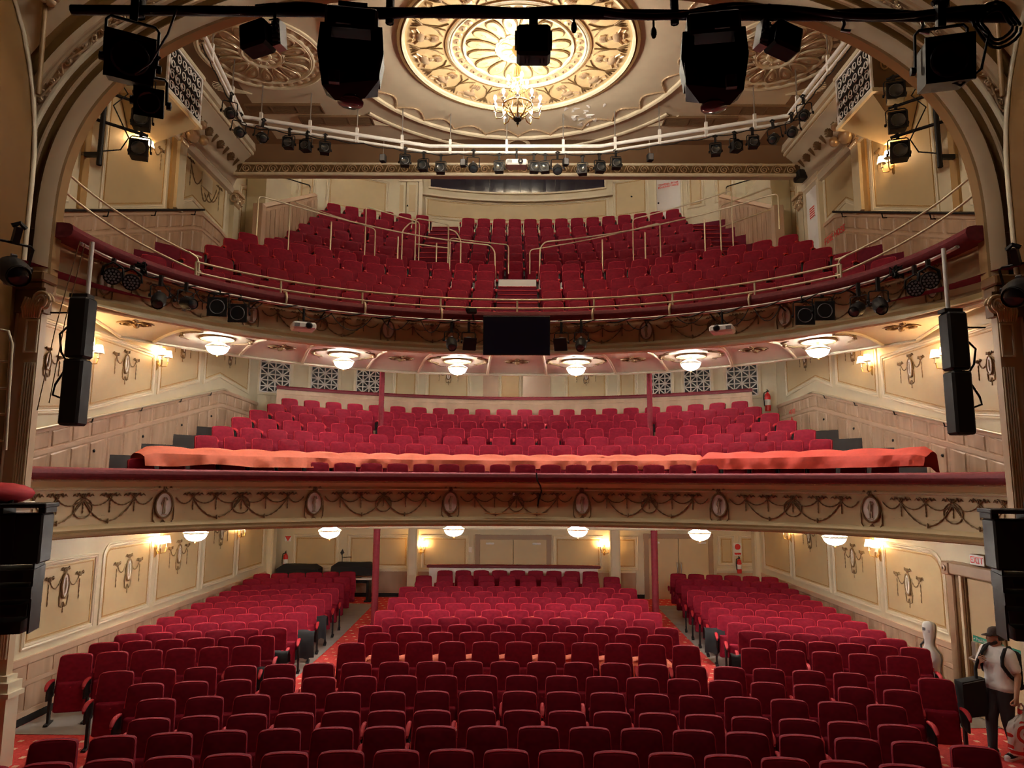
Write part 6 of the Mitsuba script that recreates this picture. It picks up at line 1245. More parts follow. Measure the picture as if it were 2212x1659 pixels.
mh.add('clamp', MB().box((-0.1, -0.05, 0.32), (0.1, 0.05, 0.40)), 'm_black')
mh.place('moving_head', mat(-1.17, 4.6, 6.63, rz=0.15, sc=1.0), 'large black moving-head spotlight under the stage bar, on the ladder side of the chandelier', 'stage light', 'moving heads on the stage bar')
mh.place('moving_head', np.array(mat(1.36, 4.6, 6.60, rz=-0.15)) @ np.diag([-1.0, 1, 1, 1]), 'large black moving-head spotlight under the stage bar, on the exit side of the chandelier', 'stage light', 'moving heads on the stage bar')
pb = Proto(); pb.add('housing', MB().cbox((0, 0, 0), (0.235, 0.16, 0.235), 0.02), 'm_black'); pb.add('feet', MB().box((-0.06, -0.02, -0.15), (-0.055, 0.0, -0.11)).box((-0.035, -0.02, -0.15), (-0.03, 0, -0.11)).box((0.045, -0.02, -0.15), (0.05, 0, -0.11)).box((0.07, -0.02, -0.15), (0.075, 0, -0.11)), 'm_black'); pb.add('side_knobs', MB().box((-0.13, -0.03, -0.02), (0.13, 0.03, 0.09)), 'm_black'); pb.add('clamp', MB().box((-0.03, -0.03, 0.1), (0.03, 0.03, 0.27)), 'm_black')
pb.place('square_stage_light', mat(0.105, 4.6, 6.735), 'square black light panel hanging from the stage bar before the chandelier', 'stage light')
# lanterns at the sides of the stage
PFs = profile(); 
PFs.place('profile_spotlight', aim((-5.42, 7.3, 5.93), (0.8, -0.6, -0.5)) @ mat(sc=1.3), 'black spotlight fixed to the dark stage wall on the ladder side', 'stage light')
PFs.place('profile_spotlight', aim((5.47, 7.5, 5.8), (-0.8, -0.6, -0.5)) @ mat(sc=1.3), 'black spotlight cut by the frame on the dark stage wall, exit side', 'stage light')
# loudspeakers
for sx in (-1, 1):
    side = 'ladder' if sx < 0 else 'exit door'
    k = thing('drop_loudspeaker', f'tall slim black loudspeaker hanging on a white pole before the dress circle, {side} side', 'loudspeaker', 'drop loudspeakers')
    X, Y = (-5.93, 9.4) if sx < 0 else (5.98, 9.55); zt, zb = (6.15, 4.40) if sx < 0 else (6.03, 4.35); zm = (zt + zb) / 2 + 0.03
    part(k, 'cabinet', MB().cbox((X, Y, (zt + zm) / 2 + 0.005), (0.27, 0.25, zt - zm - 0.01), 0.03), 'm_black'); part(k, 'cabinet', MB().cbox((X, Y, (zm + zb) / 2), (0.27, 0.25, zm - zb - 0.01), 0.03), 'm_black')
    part(k, 'pole', MB().tube([(X + sx * -0.05, Y, zt), (X + sx * -0.05, Y, 6.95)], 0.03, 8), 'm_whitemetal', True); part(k, 'top_plate', MB().box((X - 0.15, Y - 0.08, zt), (X + 0.10, Y + 0.08, zt + 0.05)), 'm_black')
    part(k, 'cable', MB().tube([(X + sx * 0.14, Y, zt - 0.35), (X + sx * 0.28, Y, zt - 0.5), (X + sx * 0.24, Y, zm + 0.1), (X + sx * 0.14, Y, zm - 0.05)], 0.014, 6), 'm_black', True); part(k, 'cable', MB().tube([(X + sx * 0.14, Y, zm - 0.1), (X + sx * 0.28, Y, zm - 0.35), (X + sx * 0.30, Y, zb + 0.42), (X + sx * 0.14, Y, zb + 0.36)], 0.014, 6), 'm_black', True)
    part(k, 'stay', MB().tube([(X + sx * 0.13, Y, zt - 0.2), (X + sx * 0.5, Y + 0.1, zt - 0.18)], 0.012, 6), 'm_black', True)
    k = thing('line_array', f'hanging black loudspeaker array by the stage edge, {side} side', 'loudspeaker', 'loudspeaker arrays')
    X0, YY = (5.80, 8.2); o = A(sx * X0, YY, 0); rz = -sx * 0.30
    part(k, 'rigging_frame', MB().cbox((0, 0, 3.40), (0.86, 0.5, 0.05), 0.01).box((-0.05, -0.2, 3.30), (0.0, 0.2, 3.40)).cbox((-sx * 0.38, 0, 3.36), (0.08, 0.4, 0.1), 0.01), 'm_black', M=mat(*o, rz=rz))
    bc = part(k, 'bass_cabinet', MB().cbox((0, 0, 3.03), (0.80, 0.40, 0.56), 0.02).box((-sx * 0.12 - 0.012, -0.21, 2.76), (-sx * 0.12 + 0.012, -0.198, 3.3)), 'm_black', M=mat(*o, rz=rz)); part(bc, 'handle_recess', MB().box((sx * 0.12 - 0.06, -0.208, 2.98), (sx * 0.12 + 0.06, -0.199, 3.1)), 'm_blackgloss', M=mat(*o, rz=rz))
    for i in range(4):
        z = 2.63 - i * 0.187; cb = part(k, 'cabinet', MB().hull([(x, y, z + q) for x in (-0.38, 0.38) for y, q in ((-0.24, -0.065), (-0.24, 0.065), (0.14, -0.085), (0.14, 0.085))]), 'm_black', M=mat(*(o + A(sx * (0.01 + 0.03 * i * i * 0.35), 0.0, 0)), rz=rz))
        part(cb, 'handle_recess', MB().box((-sx * 0.22 - 0.06, -0.246, z - 0.03), (-sx * 0.22 + 0.06, -0.238, z + 0.03)), 'm_blackgloss', M=mat(*(o + A(sx * (0.01 + 0.03 * i * i * 0.35), 0.0, 0)), rz=rz))
    for q in (-0.35, 0.35): part(k, 'link', MB().box((q - 0.01, -0.2, 2.0), (q + 0.01, 0.15, 2.8)), 'm_black', M=mat(*o, rz=rz))
    part(k, 'shackle', MB().tube([(0, 0, 3.4), (0, 0, 3.5)], 0.03, 6), 'm_black', M=mat(*o, rz=rz))
# ladder, stage box ends
ld = thing('ladder', 'cream metal access ladder on the dark stage wall', 'ladder')
part(ld, 'rail', MB().tube([(-5.42, 7.5, 4.0), (-5.47, 7.5, 5.15), (-5.52, 7.5, 5.28), (-5.62, 7.5, 5.3), (-5.9, 7.5, 5.3)], 0.02, 8), 'm_trim', True); part(ld, 'rail', MB().tube([(-5.9, 7.5, 4.0), (-5.9, 7.5, 5.3)], 0.02, 8), 'm_trim', True)
for z in (4.1, 4.38, 4.66, 4.95): part(ld, 'rung', MB().tube([(-5.9, 7.5, z), (-5.45, 7.5, z)], 0.014, 6), 'm_trim', True)
for sx in (-1,):
    bx = thing('stage_box', 'end of a stage box with a pink plush rail beside the loudspeaker array', 'box front')
    part(bx, 'plush_rail', MB().ell((-6.05, 8.3, 3.53), (0.36, 0.45, 0.13), 14), 'm_arm', True); part(bx, 'front', MB().cbox((-6.2, 8.5, 2.9), (0.5, 0.6, 1.05), 0.04).cbox((-6.18, 8.45, 3.38), (0.6, 0.7, 0.1), 0.03), 'm_trim')
# little grey clamp lamp and hanging ropes
rp = thing('rope', 'thin brown ropes slanting down beside the hanging loudspeaker on the ladder side', 'rope')
for a, b in (((-5.95, 9.35, 6.9), (-6.2, 9.3, 4.7)), ((-6.02, 9.35, 6.95), (-6.35, 9.3, 4.6))): part(rp, 'strand', MB().tube([a, tuple((np.array(a) + b) / 2 - A(0, 0.05, 0)), b], 0.006, 5), 'm_brown', True)
# ================================================================ doors, signs, props
d = thing('door_7', 'tan exit double doors in a brown frame by the stage, exit side', kind='structure')
X = 7.5
part(d, 'frame', MB().cbox((7.44, 12.42, 1.1), (0.16, 0.2, 2.2), 0.02).cbox((7.42, 11.3, 2.30), (0.22, 2.3, 0.20), 0.02).cbox((7.44, 10.15, 1.1), (0.16, 0.2, 2.2), 0.02), 'm_doorwood')
part(d, 'corner_block', MB().cbox((7.41, 12.42, 2.29), (0.24, 0.22, 0.22), 0.02).lathe([(0.05, 0), (0.05, 0.02), (0.02, 0.025)], 12, mat(7.29, 12.42, 2.29, ry=-PI / 2)), 'm_doorwood')
part(d, 'jamb', MB().box((7.40, 12.05, 0), (7.5, 12.32, 2.2)), 'm_brown'); part(d, 'jamb', MB().box((7.36, 12.10, 0), (7.42, 12.16, 2.2)), 'm_trim')
for y0, y1 in ((11.28, 12.05), (10.3, 11.2)):
    lf = part(d, 'leaf', MB().cbox((7.46, (y0 + y1) / 2, 1.09), (0.06, y1 - y0, 2.16), 0.01), 'm_door')
for y in (11.32, 11.20): part(d, 'flush_bolt', MB().box((7.40, y - 0.02, 0.9), (7.43, y + 0.02, 2.14)), 'm_brown')
part(d, 'push_bar', MB().tube([(7.42, 11.95, 0.98), (7.30, 11.93, 0.93), (7.28, 11.4, 0.93), (7.42, 11.36, 0.97)], 0.018, 8).box((7.38, 11.88, 0.86), (7.43, 11.98, 1.18)), 'm_steel')
def sign_box(name, lo, hi, bsdf, label, cat='sign'):
    k = thing(name, label, cat); part(k, 'board', MB().box(lo, hi), bsdf); return k
k = sign_box('push_sign', (7.415, 10.75, 1.19), (7.425, 11.98, 1.28), 'm_green', 'green strip reading Push bar to exit across the doors by the stage')
text_on(k, '✓ Push bar to exit', 0.05, (7.412, 11.68, 1.235), (0, -1, 0), 'm_white')
text_on(k, 'Push bar to exit', 0.05, (7.412, 11.0, 1.235), (0, -1, 0), 'm_white')
k = sign_box('emergency_sign', (7.415, 10.72, 1.56), (7.425, 11.22, 1.80), 'm_green', 'green and white EMERGENCY EXIT sign on the door by the stage')
part(k, 'border', MB().box((7.413, 10.70, 1.55), (7.42, 11.24, 1.56)).box((7.413, 11.22, 1.55), (7.42, 11.24, 1.81)).box((7.413, 10.70, 1.80), (7.42, 11.24, 1.81)).box((7.412, 10.74, 1.575), (7.418, 11.2, 1.635)), 'm_white')
text_on(k, 'EMERGENCY\nEXIT', 0.062, (7.412, 10.97, 1.72), (0, -1, 0), 'm_white', bold=True)
text_on(k, 'ALARM WILL SOUND', 0.038, (7.409, 10.97, 1.605), (0, -1, 0), 'm_green', bold=True)
k = thing('exit_sign', 'boxed EXIT sign on the wall above the doors by the stage', 'sign')
part(k, 'housing', MB().cbox((7.43, 11.62, 2.50), (0.14, 0.36, 0.17), 0.008), 'm_brown'); part(k, 'face', MB().box((7.352, 11.45, 2.42), (7.362, 11.80, 2.58)), 'm_white'); text_on(k, 'EXIT', 0.10, (7.35, 11.625, 2.50), (0, -1, 0), 'm_redpaint', bold=True)
k = thing('exit_sign', 'small red EXIT sign over the tall doors with pull handles', 'sign')
part(k, 'housing', MB().box((5.5, 22.3, 1.99 + 0.14), (5.85, 22.4, 2.27)), 'm_white'); text_on(k, 'EXIT', 0.09, (5.675, 22.295, 2.20), (1, 0, 0), 'm_redpaint', bold=True)
# gallery wall door on the fire hose side
d = thing('door_8', 'white door with a red notice in the gallery side wall, fire hose side', kind='structure')
part(d, 'leaf', MB().box((7.42, 16.75, 9.3), (7.5, 17.45, 11.15)), 'm_white'); part(d, 'frame', MB().box((7.38, 16.62, 9.3), (7.5, 16.75, 11.3)).box((7.38, 17.45, 9.3), (7.5, 17.55, 11.3)).box((7.36, 16.6, 11.15), (7.5, 17.57, 11.33)), 'm_trim')
nt = part(d, 'notice', MB().box((7.412, 16.95, 10.3), (7.42, 17.28, 10.62)), 'm_white')
m = MB()
for i in range(5): m.box((7.409, 16.97, 10.32 + i * 0.06), (7.413, 17.26, 10.355 + i * 0.06))
part(nt, 'print', m, 'm_redtext')
k = thing('wall_loudspeaker', 'small black loudspeaker above the white gallery door', 'loudspeaker'); part(k, 'cabinet', MB().cbox((7.25, 17.3, 11.5), (0.26, 0.36, 0.24), 0.03, None), 'm_black'); part(k, 'bracket', MB().box((7.36, 17.25, 11.45), (7.5, 17.35, 11.55)), 'm_black')
k = thing('fire_hose_lettering', 'red FIRE HOSE lettering on the gallery wainscot', 'lettering')
text_on(k, 'FIRE HOSE', 0.15, (7.462, 16.08, 9.5), (0, -1, 0), 'm_redtext', bold=True)
k = thing('hose_lettering', 'faint red HOSE lettering and arrow on the dress circle wainscot', 'lettering')
text_on(k, 'HOSE', 0.12, (7.462, 19.15, 5.62), (0, -1, 0), 'm_redtext', bold=True); part(k, 'arrow', MB().hull([(7.46, 19.2, 5.5), (7.46, 19.35, 5.3), (7.46, 19.05, 5.3), (7.464, 19.2, 5.5), (7.464, 19.35, 5.3), (7.464, 19.05, 5.3)]), 'm_redtext')
# fire extinguishers
def extinguisher(o, ax, label, s=1.0):
    k = thing('fire_extinguisher', label, 'fire extinguisher'); M = frame_mat(A(*o), A(s, 0, 0), A(0, s, 0), A(0, 0, s))
    part(k, 'cylinder', MB().lathe([(0.0, 0.0), (0.07, 0.0), (0.078, 0.02), (0.078, 0.38), (0.06, 0.44), (0.025, 0.47), (0.025, 0.5), (0.0, 0.5)], 18, M), 'm_redpaint', 40); part(k, 'label_band', MB().lathe([(0.079, 0.15), (0.0795, 0.16), (0.0795, 0.29), (0.079, 0.3)], 18, M), 'm_white', True)
    part(k, 'handle', MB().box((-0.015, -0.09, 0.5), (0.015, 0.04, 0.53), M).tube([(M @ A(0, -0.07, 0.53, 1))[:3], (M @ A(0, 0.03, 0.57, 1))[:3]], 0.012, 5), 'm_black'); part(k, 'hose', MB().tube([(M @ A(*q, 1))[:3] for q in ((-0.02, 0, 0.5), (-0.09, -0.02, 0.48), (-0.11, -0.03, 0.36), (-0.10, -0.05, 0.12))], 0.014, 6), 'm_black', True)
extinguisher((-7.12, 22.38, 1.02), 0, 'red fire extinguisher on the stalls back wall above the covered pianos', 0.9)
extinguisher((6.86, 22.36, 0.95), 0, 'red fire extinguisher under a round sign on the stalls back wall, exit side', 0.9)
extinguisher((7.22, 20.3, 5.75), 0, 'red fire extinguisher on the wall beside the dress circle lattice windows', 1.1)
k = sign_box('extinguisher_sign', (6.74, 22.465, 1.48), (6.98, 22.475, 1.85), 'm_white', 'red and white extinguisher sign on the stalls back wall')
part(k, 'emblem', MB().lathe([(0.0, 0.0), (0.09, 0.0), (0.09, 0.008), (0, 0.008)], 18, mat(6.86, 22.463, 1.74, rx=PI / 2)).box((6.76, 22.46, 1.50), (6.96, 22.466, 1.56)), 'm_redpaint')
k = sign_box('triangle_sign', (-7.2, 22.465, 1.82), (-7.0, 22.475, 1.98), 'm_white', 'small red sign high on the stalls back wall, piano side'); part(k, 'emblem', MB().hull([(-7.2, 22.46, 1.98), (-7.0, 22.46, 1.98), (-7.1, 22.46, 1.82), (-7.1, 22.464, 1.82), (-7.2, 22.464, 1.98), (-7.0, 22.464, 1.98)]), 'm_redtext')
solo('switch_box', MB().cbox((-1.42, 22.47, 1.6), (0.1, 0.03, 0.16), 0.008), 'm_white', label='small white box beside the middle double doors', cat='switch box')
# covered pianos at the back of the stalls
def soft_box(lo, hi, seed, amt=0.03):
    h = trimesh.convex.convex_hull(np.array([[x, y, z] for x in (lo[0], hi[0]) for y in (lo[1], hi[1]) for z in (lo[2], hi[2] - 0.12)] + [[x, y, hi[2]] for x in (lo[0] + 0.16, hi[0] - 0.16) for y in (lo[1] + 0.1, hi[1] - 0.1)]))
    v, f = trimesh.remesh.subdivide(np.array(h.vertices), np.array(h.faces)); 
    for _ in range(3): v, f = trimesh.remesh.subdivide(v, f)
    v = v + (meshkit.fbm(v * 4, 3, seed)[:, None] - 0.5) * amt * 2 * A(1, 1, 0.4); return MB().add(v, f)
k = thing('covered_piano', 'long low piano under a black cover in the back corner of the stalls', 'piano')
part(k, 'cover', soft_box((-7.2, 21.75, 0.72), (-5.95, 22.3, 1.18), 4), 'm_blackcloth', True)
for x in (-7.1, -6.05): part(k, 'leg', MB().box((x - 0.05, 21.85, 0.12), (x + 0.05, 22.2, 0.75)), 'm_black')
k = thing('covered_keyboard', 'electric keyboard under a black cover on a black stand, by the velvet column', 'keyboard')
part(k, 'cover', soft_box((-5.55, 21.75, 0.88), (-4.25, 22.2, 1.26), 9), 'm_blackcloth', True); part(k, 'keys', MB().box((-5.35, 21.6, 0.78), (-4.3, 21.78, 0.83)), 'm_white'); part(k, 'black_keys', MB().box((-5.3, 21.68, 0.83), (-5.0, 21.77, 0.845)).box((-4.9, 21.68, 0.83), (-4.6, 21.77, 0.845)), 'm_black')
part(k, 'stand', MB().cbox((-4.42, 21.9, 0.47), (0.08, 0.4, 0.62), 0.01).cbox((-5.35, 21.9, 0.47), (0.08, 0.4, 0.62), 0.01).box((-5.35, 21.8, 0.66), (-4.42, 21.95, 0.76)).box((-4.5, 21.6, 0.12), (-4.3, 22.2, 0.17)), 'm_black')
k = thing('music_stand', 'thin black microphone stand rising behind the covered keyboard', 'stand'); part(k, 'pole', MB().tube([(-5.35, 22.3, 0.15), (-5.35, 22.3, 1.5)], 0.012, 5), 'm_black'); part(k, 'boom', MB().tube([(-5.35, 22.3, 1.36), (-5.05, 22.25, 1.38)], 0.01, 5), 'm_black'); part(k, 'clip', MB().hull([(-5.41, 22.28, 1.5), (-5.29, 22.3, 1.5), (-5.35, 22.3, 1.62), (-5.36, 22.26, 1.42)]), 'm_black')
# jackets left on the aisle seats
jacket(-4.05, 12.05, 0.66, 1.67, 0.34, 0.42, 'm_blackcloth', 'black jacket draped over the aisle armrest of the front wainscot-side row', 1)
jacket(-4.17, 13.05, 0.70, 1.67, 0.30, 0.46, 'm_blackcloth', 'black cloth over the aisle seat of the second wainscot-side row', 2)
jacket(-4.27, 14.75, 0.70, 1.67, 0.46, 0.50, 'm_blackcloth', 'large black coat hanging over an aisle seat in the middle of the wainscot-side block', 3)
jacket(-4.35, 16.3, 0.70, 1.67, 0.30, 0.46, 'm_blackcloth', 'black cloth over an aisle seat towards the back of the wainscot-side block', 4)
jacket(3.95, 12.95, 0.72, 1.47, 0.36, 0.58, 'm_blackcloth', 'grey-black coat slung over the second aisle seat of the exit-side block', 5)
jacket(4.12, 15.3, 0.70, 1.47, 0.40, 0.46, 'm_blackcloth', 'black coat on an aisle seat in the middle of the exit-side block', 6)
jacket(6.25, 11.7, 0.55, 1.27, 0.34, 0.3, 'm_blackcloth', 'black jacket on the end of the row beside the cello case', 7)
jacket(4.3, 12.15, 0.50, 1.4, 0.34, 0.22, 'm_blackcloth', 'black bag and cloth lying between the first aisle seats of the exit-side block', 8)
# cello case
def loft_case(y0, y1, grow):
    prof = [(0.0, 0.10, 0.10), (0.02, 0.17, 0.125), (0.12, 0.215, 0.135), (0.28, 0.232, 0.135), (0.42, 0.21, 0.13), (0.55, 0.165, 0.125), (0.66, 0.165, 0.12), (0.78, 0.185, 0.115), (0.87, 0.17, 0.11), (0.94, 0.105, 0.095), (0.99, 0.072, 0.08), (1.06, 0.07, 0.075), (1.12, 0.085, 0.075), (1.22, 0.10, 0.08), (1.31, 0.10, 0.075), (1.36, 0.085, 0.06), (1.38, 0.04, 0.03)]
    P = []
    for z, w_, dp in prof:
        ring_ = []
        for t in np.linspace(0, PI, 13): c, s = math.cos(t), math.sin(t); ring_.append(A(w_ * math.copysign(abs(c) ** 0.55, c), (y0 if grow < 0 else y1) + grow * dp * abs(s) ** 0.55, z))
        P.append(ring_)
    return MB().grid(np.array(P), cv=True)
k = thing('cello_case', 'white hard cello case covered in stickers, standing beside the dado by the exit doors', 'cello case')
Mc = mat(6.98, 12.5, 0.01, rz=-0.95, rx=-0.05)
part(k, 'lid', loft_case(-0.004, 0.004, -1), 'm_case', True, M=Mc); part(k, 'shell', loft_case(-0.004, 0.004, 1), 'm_case2', True, M=Mc)
rs = np.random.default_rng(11)
for i, (x, z, w_, h_, b) in enumerate(((-0.05, 1.25, 0.05, 0.05, 'm_grey'), (0.03, 1.22, 0.03, 0.04, 'm_steel'), (-0.08, 0.80, 0.07, 0.10, 'm_redtext'), (0.05, 0.72, 0.05, 0.03, 'm_black'), (-0.02, 0.70, 0.03, 0.03, 'm_black'), (0.07, 0.62, 0.06, 0.06, 'm_redpaint'), (-0.08, 0.58, 0.06, 0.09, 'm_grey'), (0.0, 0.55, 0.06, 0.05, 'm_white'), (-0.02, 0.45, 0.09, 0.07, 'm_black'), (0.08, 0.36, 0.05, 0.08, 'm_redtext'), (-0.1, 0.3, 0.06, 0.05, 'm_orange'))):
    part(k, 'sticker', MB().box((x - w_ / 2, -0.136 if z < 0.9 else -0.084, z - h_ / 2), (x + w_ / 2, -0.12 if z < 0.9 else -0.07, z + h_ / 2)), b, M=Mc)
for i, (x, z, w_, h_, b) in enumerate(((0.02, 1.24, 0.07, 0.13, 'm_redtext'), (0.0, 0.75, 0.05, 0.12, 'm_gold'), (0.08, 0.66, 0.06, 0.06, 'm_redtext'), (-0.06, 0.55, 0.07, 0.11, 'm_orange'), (0.05, 0.4, 0.06, 0.12, 'm_gold'))):
    part(k, 'sticker', MB().box((x - w_ / 2, 0.12 if z < 0.9 else 0.07, z - h_ / 2), (x + w_ / 2, 0.136 if z < 0.9 else 0.084, z + h_ / 2)), b, M=Mc)
part(k, 'latch', MB().box((-0.185, -0.03, 0.6), (-0.165, 0.03, 0.68)).box((-0.09, -0.03, 1.0), (-0.07, 0.03, 1.08)), 'm_black', M=Mc)
part(k, 'strap', MB().tube([(-0.075, -0.02, 1.05), (-0.14, -0.03, 0.97), (-0.11, -0.05, 0.9)], 0.018, 6), 'm_black', True, M=Mc)

# ================================================================ the person by the exit doors
def chain(joints, bones, edge=0.02, smooth=8):
    """one continuous surface: hulls of spheres at the ends of each bone"""
    out = None
    for a, b in bones:
        hs = [manifold3d.Manifold.sphere(joints[q][1], 20).translate(list(map(float, joints[q][0]))) for q in (a, b)]
        h = manifold3d.Manifold.batch_hull(hs); out = h if out is None else out + h
    out = out.refine_to_length(edge); mm = out.to_mesh(); t = trimesh.Trimesh(mm.vert_properties[:, :3], mm.tri_verts, process=True)
    trimesh.smoothing.filter_taubin(t, 0.5, 0.53, iterations=smooth); return t
# local frame: he faces -y; x is his left
def J(**k): return k
bj = J(pel=(A(0, 0.0, 0.92), 0.125), pelL=(A(0.075, 0.0, 0.90), 0.105), pelR=(A(-0.075, 0, 0.90), 0.105), wst=(A(0, 0.0, 1.06), 0.12), wL=(A(0.06, 0, 1.06), 0.105), wR=(A(-0.06, 0, 1.06), 0.105), chL=(A(0.085, 0.01, 1.27), 0.115), chR=(A(-0.085, 0.01, 1.27), 0.115), shL=(A(0.175, 0.01, 1.395), 0.062), shR=(A(-0.175, 0.01, 1.395), 0.062), nk0=(A(0, 0.015, 1.41), 0.07), nk1=(A(-0.005, 0.0, 1.50), 0.055),
       elL=(A(0.25, 0.03, 1.12), 0.043), wrL=(A(0.27, -0.06, 0.88), 0.030), elR=(A(-0.29, 0.0, 1.14), 0.043), wrR=(A(-0.17, -0.17, 1.24), 0.030),
       knL=(A(0.09, -0.02, 0.49), 0.062), anL=(A(0.10, 0.07, 0.10), 0.040), knR=(A(-0.085, -0.10, 0.50), 0.062), anR=(A(-0.08, -0.13, 0.10), 0.040), ftL=(A(0.11, -0.09, 0.045), 0.032), ftR=(A(-0.09, -0.30, 0.045), 0.032))
bb = [('pelL', 'pelR'), ('pelL', 'wL'), ('pelR', 'wR'), ('wL', 'wR'), ('wL', 'chL'), ('wR', 'chR'), ('chL', 'chR'), ('chL', 'shL'), ('chR', 'shR'), ('shL', 'nk0'), ('shR', 'nk0'), ('chL', 'nk0'), ('chR', 'nk0'), ('nk0', 'nk1'), ('shL', 'elL'), ('elL', 'wrL'), ('shR', 'elR'), ('elR', 'wrR'), ('pelL', 'knL'), ('knL', 'anL'), ('pelR', 'knR'), ('knR', 'anR'), ('anL', 'ftL'), ('anR', 'ftR')]
# head: skull, jaw, nose, ears, brow; turned to his right
hd = {}; hc = A(-0.005, -0.012, 1.60); HR = mat(*hc, rz=-0.55)
def hp(x, y, z): return (HR @ A(x, y, z, 1))[:3]
for n_, q, r in (('sk', (0, 0.02, 0.035), 0.087), ('fc', (0, -0.035, -0.005), 0.068), ('jw', (0, -0.05, -0.075), 0.042), ('ch', (0, -0.068, -0.088), 0.024), ('no', (0, -0.108, -0.018), 0.011), ('nb', (0, -0.098, 0.018), 0.009), ('eL', (0.076, 0.01, -0.01), 0.012), ('eL2', (0.082, 0.018, 0.014), 0.012), ('eR', (-0.076, 0.01, -0.01), 0.012), ('eR2', (-0.082, 0.018, 0.014), 0.012), ('lp', (0, -0.093, -0.052), 0.013)): hd[n_] = (hp(*q), r)
bj.update(hd); bb += [('nk1', 'sk'), ('nk1', 'jw'), ('sk', 'fc'), ('fc', 'jw'), ('jw', 'ch'), ('nb', 'no'), ('fc', 'nb'), ('eL', 'eL2'), ('eR', 'eR2'), ('sk', 'eL'), ('sk', 'eR'), ('jw', 'lp'), ('fc', 'lp')]
def hand(side, w_, dirf, pn, curl, thumb):
    """palm and five bent fingers: w_ wrist, dirf finger direction, pn palm normal, thumb side direction"""
    f = A(*dirf) / np.linalg.norm(dirf); t = A(*thumb) - f * (A(*thumb) @ f); t /= np.linalg.norm(t); n_ = A(*pn); n_ = n_ - f * (n_ @ f) - t * (n_ @ t); n_ /= np.linalg.norm(n_)
    P = lambda a, b, c: A(*w_) + f * a + t * b + n_ * c
    bj[side + 'p0'] = (P(0.025, 0.018, 0), 0.020); bj[side + 'p1'] = (P(0.025, -0.018, 0), 0.019); bj[side + 'p2'] = (P(0.085, 0.03, 0), 0.016); bj[side + 'p3'] = (P(0.08, -0.032, 0), 0.015)
    bb.extend([('wr' + side, side + 'p0'), ('wr' + side, side + 'p1'), (side + 'p0', side + 'p1'), (side + 'p0', side + 'p2'), (side + 'p1', side + 'p3'), (side + 'p2', side + 'p3'), (side + 'p0', side + 'p3')])
    for i, (b, L) in enumerate(((0.031, 0.072), (0.010, 0.080), (-0.012, 0.074), (-0.033, 0.058))):
        a0 = 0.088; ang = 0; pos = P(a0, b, 0); prev = side + f'f{i}0'; bj[prev] = (pos, 0.0095); d_ = A(0, 0, 0)
        for s_ in range(3):
            ang += curl; pos = pos + (f * math.cos(ang) + n_ * math.sin(ang)) * L * (0.45, 0.32, 0.25)[s_]; cur = side + f'f{i}{s_+1}'; bj[cur] = (pos, 0.0088 - 0.0008 * s_); bb.append((prev, cur)); prev = cur
    bj[side + 't0'] = (P(0.03, 0.03, 0.005), 0.012); bj[side + 't1'] = (P(0.055, 0.055, 0.02), 0.0105); bj[side + 't2'] = (P(0.085, 0.058, 0.038), 0.0095); bb.extend([(side + 'p0', side + 't0'), (side + 't0', side + 't1'), (side + 't1', side + 't2')])
hand('L', bj['wrL'][0] + A(0, -0.01, -0.02), (0.02, -0.12, -1), (-1, 0, 0), 0.75, (0, -1, 0))
hand('R', bj['wrR'][0] + A(0.015, -0.01, 0.01), (0.75, -0.3, 0.5), (0.1, 0.9, 0.25), 0.8, (-0.3, -0.2, 0.9))
pe = thing('person', 'man in black cap, white shirt and dark jeans walking by the exit doors with bags', 'person')
Mp = mat(6.74, 10.38, 0.0, rz=-1.2, sc=0.985)
body = chain(bj, bb, 0.018, 6)
part(pe, 'body', (body.vertices, body.faces), 'm_skin', True, M=Mp)
def shell(names, grow, edge=0.02, sm=5, extra={}, cut=None):
    js = {k: (v[0], v[1] + grow) for k, v in bj.items()}; js.update(extra); t = chain(js, names, edge, sm)
    if cut is not None: t = t.slice_plane(cut[0], cut[1])
    return (np.array(t.vertices), np.array(t.faces))
ex = dict(slL=(A(0.225, 0.02, 1.215), 0.072), slR=(A(-0.255, 0.005, 1.225), 0.072), hmL=(A(0.08, 0, 0.94), 0.128), hmR=(A(-0.08, 0, 0.94), 0.128), col=(A(0, 0.015, 1.43), 0.082))
part(pe, 'shirt', shell([('hmL', 'hmR'), ('hmL', 'wL'), ('hmR', 'wR'), ('wL', 'wR'), ('wL', 'chL'), ('wR', 'chR'), ('chL', 'chR'), ('chL', 'shL'), ('chR', 'shR'), ('shL', 'col'), ('shR', 'col'), ('chL', 'col'), ('chR', 'col'), ('shL', 'slL'), ('shR', 'slR')], 0.016, 0.02, 5, ex), 'm_shirt', True, M=Mp)
part(pe, 'jeans', shell([('pelL', 'pelR'), ('pelL', 'knL'), ('knL', 'anL'), ('pelR', 'knR'), ('knR', 'anR')], 0.016), 'm_jeans', True, M=Mp)
